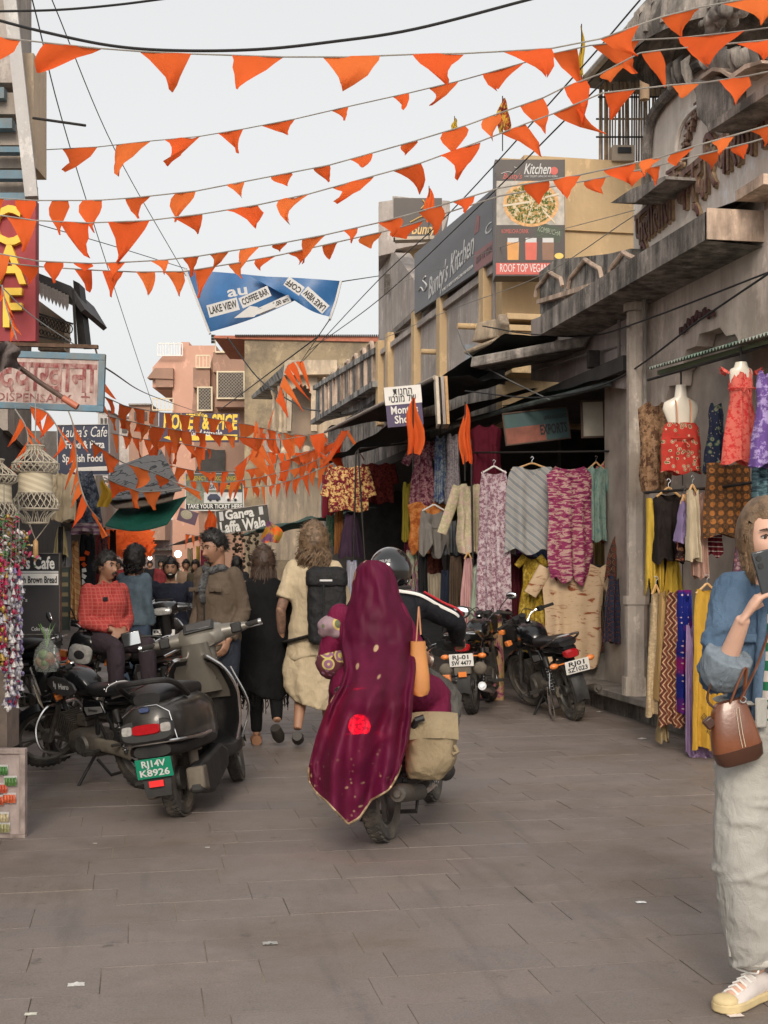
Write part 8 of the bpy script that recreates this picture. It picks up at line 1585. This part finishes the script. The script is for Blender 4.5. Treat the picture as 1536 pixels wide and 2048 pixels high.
 ('brown zigzag skirt in the low bunch', 1346, 1178, 1450, 46, 10.5, pt('zigzag', (.10, .03, .022), (.44, .29, .17), (.16, .05, .03), 22), 'skirt', dict(fn=8)),
 ('khaki cloth trailing below the zigzag skirt', 1324, 1400, 1475, 16, 10.65, cl((.34, .25, .13)), 'strip', dict(point=.2)),
 ('teal cloth behind the magenta dotted scarf', 1352, 1185, 1330, 16, 10.7, cl((.015, .08, .11)), 'strip', {}),
 ('magenta and blue dotted scarf beside the zigzag skirt', 1368, 1180, 1425, 26, 10.45, pt('dots', (.28, .008, .10), (.5, .35, .4), (.012, .02, .17), 22), 'strip', {}),
 ('lilac border cloth left of the yellow outfit', 1382, 1250, 1508, 18, 10.2, cl((.40, .27, .46)), 'strip', {}),
 ('mustard yellow outfit with black motifs hanging low', 1414, 1178, 1496, 64, 10.05, cl((.55, .32, .045), (.46, .26, .035)), 'long', dict(hanger=Wd, neck=(.04, .5), fn=6)),
 ('lilac hem cloth under the yellow outfit', 1404, 1490, 1518, 44, 10.2, cl((.36, .24, .40)), 'strip', {}),
 ('floral scarf bundle behind the woman in denim', 1484, 1070, 1240, 44, 10.0, pt('floral', (.10, .05, .07), (.30, .12, .13), (.2, .2, .2), 24), 'skirt', dict(point=.1)),
 ('teal fringed shawl at the right edge', 1524, 925, 1030, 34, 9.6, pt('brush', (.05, .09, .11), (.12, .2, .22), (.02, .03, .04), 10), 'strip', dict(point=.2)),
 ('cream cotton kurta hanging on the left', 130, 946, 1042, 52, 12.8, pt('stripe', (.55, .46, .32), (.48, .39, .26), None, 12), 'top', dict(slv=(.25, 34, 8))),
 ('dark indigo ikat skirt hanging on the left', 172, 940, 1050, 62, 13.0, pt('speckle', (.035, .045, .065), (.09, .105, .13), (.02, .025, .04), 22), 'skirt', {}),
 ('plum hem band below the indigo skirt', 174, 1044, 1066, 64, 12.9, pt('stripe', (.10, .05, .08), (.2, .15, .16), None, 20, rot=PI / 2), 'strip', {}),
 ('black printed t shirt hanging in the left shop', 175, 1068, 1222, 36, 13.6, cl((.012, .012, .014)), 'long', {}),
 ('tan paisley scarf hanging in the left shop', 150, 1080, 1236, 24, 13.2, pt('stripe', (.30, .15, .06), (.20, .09, .04), (.36, .22, .1), 18, rot=.6), 'skirt', {}),
 ('black and cream striped bag straps in the left shop', 122, 1052, 1112, 28, 13.0, pt('stripe', (.03, .03, .035), (.4, .33, .18), None, 10), 'skirt', {}),
 ('grey cloth strip beside the bag straps', 134, 1062, 1130, 14, 13.1, cl((.25, .25, .26)), 'strip', {}),
 ('dark beaded necklaces bunched on the left', 206, 1052, 1150, 26, 14.0, pt('speckle', (.02, .016, .018), (.10, .03, .03), None, 40), 'skirt', {}),
]
for lab, px, y0, y1, w_, D, m_, kind, kw in GL: garment(lab, px, y0, y1, w_ * (1.25 if px > 1280 and w_ < 60 else 1.1), D, m_, kind, yaw=rg.uniform(-.25, .25), **kw)
o = [x for x in COL.objects if x.get('label', '').startswith('black printed t shirt')][0]
for k in range(6): MB().box((rg.uniform(-.03, .03), -.075, -.2 - .06 * k), (rg.uniform(.03, .06), .004, .04), Matrix.Rotation(rg.uniform(-1, 1), 3, 'Y')).build('shirt_print', FLAGM[0] if k < 3 else mt_white, o)
o = [x for x in COL.objects if x.get('label', '').startswith('mustard yellow outfit')][0]
for x, z in ((-.09, -.62), (-.08, -.98), (-.03, -1.08), (.03, -1.0)):
    b = MB(); b.tube([V((x + .025 * cos(t), -.12, z + .035 * sin(t))) for t in (0, PI / 2, PI, 3 * PI / 2)], .003, 4, closed=True); b.tube([V((x + .012 * cos(t), -.12, z + .017 * sin(t))) for t in (0, PI / 2, PI, 3 * PI / 2)], .003, 4, closed=True); b.build('printed_motif', mt_ink, o)
# dresses on busts
mt_bust = M1('translucent_bust', (.66, .60, .50), .35, 0, .05, 6, coat=.3)
for lab, px, yn, ysh, y1, w_, D, m_, kw in (('floral red strappy dress on a white bust', 1362, 768, 846, 946, 88, 10.7, pt('floral', (.42, .04, .03), (.60, .36, .26), (.07, .09, .03), 24), dict(straps=True)), ('red ruffle sleeved dress on a bust by the awning', 1482, 726, 738, 926, 84, 9.7, pt('speckle', (.48, .035, .035), (.56, .13, .10), None, 30), dict(ruffle=True))):
    s = D / F; o = thing('dress_on_bust', lab, 'dress', frontal(px, ysh, D, .1), 'hanging clothes')
    garment('', px, ysh, y1, w_, D, m_, 'dress' if kw.get('ruffle') else 'cloth', parent=o, neck=(.05, .3) if kw.get('ruffle') else (.0, 0), fn=7, fa=.012)
    b = MB(); H = (ysh - yn) * s; wsh = 38 * s
    b.loft([[V((wx * cos(a), wy * sin(a), z)) for a in np.linspace(0, 2 * PI, 21)[:-1]] for z, wx, wy in ((-.25, .07, .03), (-.05, .09, .04), (H * .35 if kw.get('straps') else -.02, wsh if kw.get('straps') else .09, .045), (H * .52 if kw.get('straps') else .0, wsh * .92 if kw.get('straps') else .08, .045), (H * .66 if kw.get('straps') else .01, .055, .045), (H * .97 if kw.get('straps') else .05, .042, .04))]); b.build('bust', mt_bust, o, angle=60)
    b = MB(); b.cyl((0, 0, H * .95), (0, 0, H + .12), .008); b.build('hook', mt_iron, o)
    if kw.get('straps'):
        for q in (-1, 1): b = MB(); b.tube(cat([(q * .055, -.085, -.01), (q * .06, -.075, H * .4), (q * .06, -.02, H * .62)], 4), .006, 5); b.build('strap', _mats['peach_strap'], o)
    else:
        for q in (-1, 1):
            b = MB(); b.grid(lambda u, v: V((q * (.10 + .05 * v + .015 * sin(20 * u) * v), lerp(-.05, .05, u), -.01 - .08 * abs(u - .5) + .02 * v + .02 * sin(20 * u) * v)), 16, 5); b.build('ruffle_sleeve', m_, o, angle=180)
    b = MB(); b.tube([V((.1 * cos(t) * (1.02), -.085 * abs(sin(t)) - .01, -.13 - (0 if kw.get('straps') else .02))) for t in np.linspace(0, PI, 12)], .007, 5); b.tube([(0, -.1, -.14), (.02, -.11, -.2)], .005, 5); b.tube([(0, -.1, -.14), (-.02, -.11, -.19)], .005, 5); b.build('tie_belt', m_, o)
# dim stock deep in the shop
for k in range(28):
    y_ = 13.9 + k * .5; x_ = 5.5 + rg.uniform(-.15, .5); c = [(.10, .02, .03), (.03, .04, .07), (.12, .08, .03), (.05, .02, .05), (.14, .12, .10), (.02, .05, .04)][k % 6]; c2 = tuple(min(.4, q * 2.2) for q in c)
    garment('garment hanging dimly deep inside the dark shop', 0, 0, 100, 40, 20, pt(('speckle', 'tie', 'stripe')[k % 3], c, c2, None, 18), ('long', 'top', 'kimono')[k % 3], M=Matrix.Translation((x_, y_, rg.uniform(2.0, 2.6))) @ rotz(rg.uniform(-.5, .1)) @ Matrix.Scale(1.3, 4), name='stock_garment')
for lab, pts in (('black iron clothes rack of the far stall', [(706, 1180, 17.5), (712, 905, 17.5), (720, 897, 17.5), (880, 880, 16.4)]), ('thin iron pole at the front of the far stall', [(730, 1120, 17.2), (716, 900, 17.4)]), ('dark upright pole left of the lilac dress', [(946, 1130, 14.7), (942, 880, 14.9)]), ('clothes rail behind the front row of dresses', [(830, 905, 16.8), (1010, 905, 15), (1262, 902, 14)]), ('lower clothes rail behind the mustard dress', [(940, 1100, 15), (1262, 1140, 14.3)]), ('rail holding the low bunches by the temple', [(1290, 985, 11), (1440, 975, 10.2), (1540, 960, 9.6)]), ('wire rail under the corrugated awning', [(1296, 760, 11), (1540, 690, 9.4)])):
    b = MB(); b.tube([P(*p) for p in pts], .012, 8); tag(b.build('clothes_rail', mt_iron, None), lab, 'rail')
# ------------------------------------------------------------------ small things
mt_mac = cloth('macrame_cotton', (.58, .52, .42), (.48, .42, .33), .95, .1)
def lampshade(label, px, y0, y1, wpx, D):
    s = D / F; o = thing('macrame_lampshade', label, 'lampshade', P(px, y1, D), 'macrame lampshades'); H = (y1 - y0) * s; W = wpx * s / 2; top = P(px, y0, D)
    prof = [(.0, .35), (.06, .38), (.10, .28), (.16, .55), (.26, 1.0), (.34, 1.0), (.38, .72), (.62, .74), (.66, .8), (.74, 1.0), (.84, .98), (.92, .62), (1.0, .55)]
    R = lambda t: interp(prof, t) * W
    for k, t in enumerate((.05, .27, .38, .63, .83, 1.0)):
        b = MB(); b.tube([top + V((R(t) * cos(a), R(t) * sin(a), -H * t)) for a in np.linspace(0, 2 * PI, 25)[:-1]], .006, 5, closed=True); part(b, 'hoop', mt_mac, o, True)
    b = MB()
    for t0, t1, n_, tw in ((.05, .27, 18, .5), (.27, .38, 22, .25), (.63, .84, 22, .45), (.84, 1.0, 12, .2)):
        for k in range(n_):
            for sg in (-1, 1): b.tube([top + V((R(lerp(t0, t1, q)) * cos(2 * PI * k / n_ + sg * tw * q), R(lerp(t0, t1, q)) * sin(2 * PI * k / n_ + sg * tw * q), -H * lerp(t0, t1, q))) for q in np.linspace(0, 1, 6)], .0035, 4)
    x = part(b, 'knotted_net', mt_mac, o, True); x['kind'] = 'stuff'
    b = MB(); b.grid(lambda u, v: top + V((R(lerp(.38, .63, v)) * cos(2 * PI * u), R(lerp(.38, .63, v)) * sin(2 * PI * u), -H * lerp(.38, .63, v))) * 1, 28, 6); part(b, 'woven_band', pattern('woven_cotton_%d' % px, 'stripe', (.60, .53, .40), (.50, .43, .31), None, 26, rot=1.2, sheer=.2), o, True, angle=180)
    b = MB(); b.tube([top, top + V((0, 0, .35))], .004, 5); part(b, 'cord', mt_rope, o, True); b = MB(); b.lathe([(0, .05), (.018, .03), (.02, -.06), (.006, -.11), (0, -.115)], 10, Matrix.Translation(top + V((0, 0, -H - .16)))); part(b, 'wooden_drop', mt_wood, o, True)
    b = MB(); [b.tube([top + V((R(1) * cos(a), R(1) * sin(a), -H)), top + V((0, 0, -H - .12))], .003, 4) for a in (0, 2.1, 4.2)]; part(b, 'drop_cords', mt_mac, o, True)['kind'] = 'stuff'
lampshade('tall macrame net lampshade hanging in front of the navy banner', 71, 884, 1046, 92, 9.2); lampshade('macrame net lampshade cut by the left picture edge', -8, 912, 1060, 84, 8.8)
mt_beads = [M1('bead_silver', (.55, .52, .56), .25, .3, .2, 30), M1('bead_ruby', (.32, .015, .06), .25, 0, .2, 30, coat=.5), M1('bead_violet', (.20, .16, .32), .25, 0, .2, 30, coat=.5), M1('bead_gold', (.5, .32, .08), .3, .5, .2, 30), M1('bead_green', (.05, .14, .04), .5, 0, .3), M1('bead_white', (.68, .64, .62), .35)]
rb_ = random.Random(17)
for lab, px, y0, y1, pal, D in (('silver and violet bead string hanging lowest at the left edge', 32, 1128, 1412, (0, 2, 5, 0, 1), 7.3), ('pearl and ruby bead string beside the cafe board', 22, 1140, 1390, (5, 0, 1, 5), 7.2), ('ruby bead string at the very left edge', 6, 1120, 1340, (1, 1, 0, 3), 7.1), ('violet bead string in front of the parked motorcycle', 38, 1150, 1380, (2, 0, 5, 0), 7.35), ('pearl bead string nearest the display board', 14, 1150, 1420, (0, 5, 2, 1), 7.25)):
    o = thing('bead_string', lab, 'bead string', P(px, y1, D), 'bead strings'); b = {i: MB() for i in set(pal)}; y = y0; top = P(px, y0, D)
    while y < y1:
        i = rb_.choice(pal); c = P(px + rb_.uniform(-7, 7), y, D + rb_.uniform(-.03, .03)); r_ = rb_.uniform(.006, .013)
        if rb_.random() < .35: b[i].lathe([(0, .014), (r_ * .6, .0), (r_ * 1.5, -.022), (0, -.02)], 8, Matrix.Translation(c))
        else: b[i].ball(c, (r_, r_, r_ * rb_.uniform(.9, 1.8)), 8, 6)
        y += rb_.uniform(1.6, 3.2)
    for i, m_ in b.items():
        if m_.v: part(m_, 'beads', mt_beads[i], o, True)['kind'] = 'stuff'
    m_ = MB(); m_.tube([P(px, y0 - 90, D), P(px, y1, D)], .0015, 4); part(m_, 'thread', mt_rope, o, True)
for lab, px, y0, y1, D in (('bunch of red and gold tassels at the left edge', 8, 1030, 1135, 7.6), ('bunch of green and yellow flower tassels above the cafe board', 38, 1062, 1132, 7.9)):
    o = thing('flower_garland', lab, 'garland', P(px, y1, D), 'flower garlands'); bs = {i: MB() for i in (1, 3, 4, 5)}
    for k in range(170):
        i = rb_.choice((1, 3, 4, 5, 1, 4)); c = P(px + rb_.gauss(0, 11), rb_.uniform(y0, y1), D + rb_.gauss(0, .05))
        a = rb_.uniform(0, 6); d = V((cos(a), sin(a), rb_.uniform(-1, 1))) * .022; e = V((-d.y, d.x, d.z * .5)) * .5
        bs[i].add([c - d, c + e, c + d, c - e, c + V((0, 0, .012))], [(0, 1, 4), (1, 2, 4), (2, 3, 4), (3, 0, 4)]) if k % 3 else bs[i].ball(c, rb_.uniform(.006, .013), 7, 5)
    for i, m_ in bs.items(): part(m_, 'petals', mt_beads[i], o, True)['kind'] = 'stuff'
    m_ = MB(); m_.tube([P(px, y0 - 60, D), P(px, y1, D)], .003, 4); part(m_, 'cord', mt_rope, o, True)
# display board of packets
b = Board('display_board', 'worn pinkish wooden display board with small packets leaning at lower left', -60, 1508, 40, 1668, 7.15, M1('worn_board', (.46, .37, .35), .85, 0, .12, 8, .3, 40, dirt=(.3, .24, .22), ds=6), frame_mt=M1('worn_frame', (.42, .34, .31), .85, 0, .2, 10, .4, 40, dirt=(.16, .12, .11), ds=7), fw=11, cat_='board')
for x, y, c in ((4, 1540, (.08, .22, .06)), (22, 1562, (.10, .22, .06)), (3, 1576, (.6, .10, .05)), (20, 1596, (.62, .13, .05)), (-4, 1600, (.6, .12, .05)), (6, 1634, (.55, .46, .28)), (8, 1655, (.35, .33, .16))):
    pk = MB(); w_ = .04
    for k in range(4): pk.tube([b.at(x - 9 + 6 * k, y - 7, .014), b.at(x - 7 + 6 * k, y + 1, .022), b.at(x - 8 + 6 * k, y + 8, .014)], .0085, 6)
    q = pk.build('hair_tie_packet', M1('packet_%d' % y, c, .4, 0, .4, 60, coat=.3), b.o); pk = MB(); a = b.at(x, y, .008); pk.bx(a.x - .036, a.x + .036, a.y - .002, a.y + .001, a.z - .028, a.z + .03); pk.build('packet_card', mt_pale, b.o)
m_ = MB(); fro(m_, rect(-30, 1340, 14, 1500), 7.6, .25); tag(m_.build('wooden_stand', M1('stand_wood', (.22, .17, .14), .8, 0, .3, 10), None, False), 'brown wooden shop stand behind the display board at the left edge', 'stand')
# vegetables in a plastic bag on the motorcycle
vg = thing('vegetable_bag', 'clear plastic bag of vegetables with green stalks on the parked motorcycle', 'bag', P(94, 1320, 9.0))
n = N('thin_plastic', .2); n.set('Base Color', C(.7, .75, .66)); n.set('Alpha', .22); mt_pl = n.m
m_ = MB(); c = P(94, 1308, 9.0); m_.lathe([(0, -.13), (.07, -.12), (.095, -.04), (.08, .03), (.035, .09), (.02, .11), (.045, .17)], 18, Matrix.Translation(c)); x = part(m_, 'plastic', mt_pl, vg, True)
for k in range(9): m_ = MB(); m_.ball(c + V((rb_.uniform(-.05, .05), rb_.uniform(-.04, .04), rb_.uniform(-.09, .0))), rb_.uniform(.025, .038), 10, 8); part(m_, 'vegetable', M1('veg_%d' % (k % 3), ((.45, .10, .05), (.14, .22, .05), (.34, .20, .10))[k % 3], .5), vg, True)
for k in range(6): m_ = MB(); a = rb_.uniform(0, 6); m_.tube([c + V((0, 0, .05)), c + V((.02 * cos(a), .02 * sin(a), .14)), c + V((.06 * cos(a), .06 * sin(a), .21))], [.006, .007, .002], 5, flat=.5); part(m_, 'green_stalk', M1('stalk_green', (.16, .34, .06), .5), vg, True)
# litter and stains
for k, (px, py, sz, c) in enumerate(((152, 1971, .03, (.6, .58, .55)), (1282, 1806, .022, (.75, .74, .72)), (1470, 2032, .026, (.75, .66, .6)), (1285, 1478, .04, (.55, .52, .48)), (1200, 1424, .035, (.6, .58, .55)), (540, 1888, .03, (.36, .35, .33)), (62, 2030, .02, (.6, .58, .5)), (415, 1696, .012, (.7, .68, .62)), (190, 1688, .01, (.7, .68, .6)))):
    g = G(px, py); m_ = MB(); r_ = random.Random(k)
    m_.grid(lambda u, v: V((g.x + (u - .5) * sz * 2 + .006 * noise.noise(V((u * 9, v * 9, k))), g.y + (v - .5) * sz * 1.3, .004 + .35 * sz * abs(noise.noise(V((u * 3 + k, v * 3, 1)))) * (1 - abs(2 * u - 1)))), 6, 5); m_.grid(lambda u, v: V((g.x + (u - .5) * sz * 2 + .006 * noise.noise(V((u * 9, v * 9, k))), g.y + (v - .5) * sz * 1.3, .003)), 6, 5, flip=True)
    tag(m_.build('paper_scrap', M1('scrap_%d' % k, c, .8, 0, .15, 40), None, True, 30), ['crumpled white paper scrap at lower left of the paving', 'small white paper scrap in the open paving at right', 'crumpled pink white wrapper at the bottom right corner', 'flattened paper cup under the hanging skirts', 'paper scrap by the plinth step', 'grey flattened paper scrap in the lower middle', 'thin paper strip at the bottom left corner', 'tiny white scrap in front of the grey scooter', 'tiny pale scrap near the display board'][k], 'litter', 'litter on the paving')
# lamps lit in the far shops
for px, py, D in ((356, 1108, 34), (300, 1116, 60), (1474, 800, 12)):
    m_ = MB(); m_.ball(P(px, py, D), .09 if D > 20 else .035, 10, 8); tag(m_.build('lit_bulb', glow('bulb_%d' % px, (1, .93, .8), 6), None), {356: 'lit white bulb above the far right stall', 300: 'lit bulb deep down the street', 1474: 'small lit bulb behind the red dress'}[px], 'lamp')
# far stall awning and stall goods down the street
sheet3('far_stall_awning', 'pale far stall awning above the crowd on the right', P(330, 1094, 40), P(402, 1068, 30), P(416, 1064, 30) + V((1, 0, .2)), P(345, 1088, 42) + V((1, 0, .2)), cloth('pale_stall_tarp', (.30, .29, .27)), .05, .05)
sheet3('teal_stall_awning', 'teal crumpled tarpaulin edge below the food stall sign', P(462, 1072, 26), P(650, 1034, 20), P(655, 1024, 20) + V((.8, 0, .1)), P(480, 1058, 27) + V((.8, 0, .1)), cloth('teal_tarp', (.05, .12, .10), (.10, .14, .12)), .08, .1)
for k, (px, y0, y1, w_, D, c) in enumerate(((408, 1100, 1200, 16, 30, (.16, .02, .04)), (424, 1096, 1190, 16, 29.5, (.06, .03, .08)), (396, 1092, 1180, 8, 31, (.40, .27, .05)), (380, 1096, 1170, 12, 33, (.30, .24, .16)), (226, 1060, 1160, 14, 20, (.05, .02, .02)), (198, 1070, 1180, 14, 17, (.14, .02, .025)))): garment(['maroon cloth hanging at the far right stall', 'purple cloth hanging at the far right stall', 'yellow cloth strip at the far right stall', 'tan cloth at the far right stall', 'dark cloth hanging farther along the left shops', 'dark red strings hanging along the left shops'][k], px, y0, y1, w_, D, cl(c), 'strip')
for k, px in enumerate((470, 484, 498, 512)):
    m_ = MB(); r_ = random.Random(k); p = P(px, 1066, 24)
    for q in range(14): m_.ball(p + V((r_.uniform(-.05, .05), r_.uniform(-.05, .05), -.06 * q * r_.uniform(.6, 1))), r_.uniform(.02, .045), 6, 5)
    m_.tube([p + V((0, 0, .1)), p + V((0, 0, -.8))], .006, 4); tag(m_.build('dried_bunch', M1('dried_dark', (.05, .035, .02), .9), None), 'dark dried bunch hanging in a row below the teal tarpaulin', 'dried bunch', 'dried bunches under the tarpaulin')
# pipes and boxes on the walls
for lab, pts, r_ in (('grey conduit pipe running down the plaster wall above the clothes shop', [(1238, 640, 13.3), (1238, 750, 13.3)], .018), ('rusty drain pipe beside the temple pillar', [(1288, 560, 12.4), (1290, 700, 12.4), (1290, 900, 12.4)], .022), ('thin conduit along the plaster wall over the shop', [(1068, 742, 15.6), (1150, 715, 14.6), (1250, 690, 13.4)], .010)):
    m_ = MB(); m_.tube([P(*p) for p in pts], r_, 8); tag(m_.build('wall_pipe', mt_concrete, None), lab, 'pipe')
m_ = MB(); fro(m_, rect(1176, 700, 1200, 735), 13.9, .1); tag(m_.build('meter_box', mt_iron, None, False, bevel=.01), 'dark electricity meter box on the plaster wall above the shop', 'meter box')
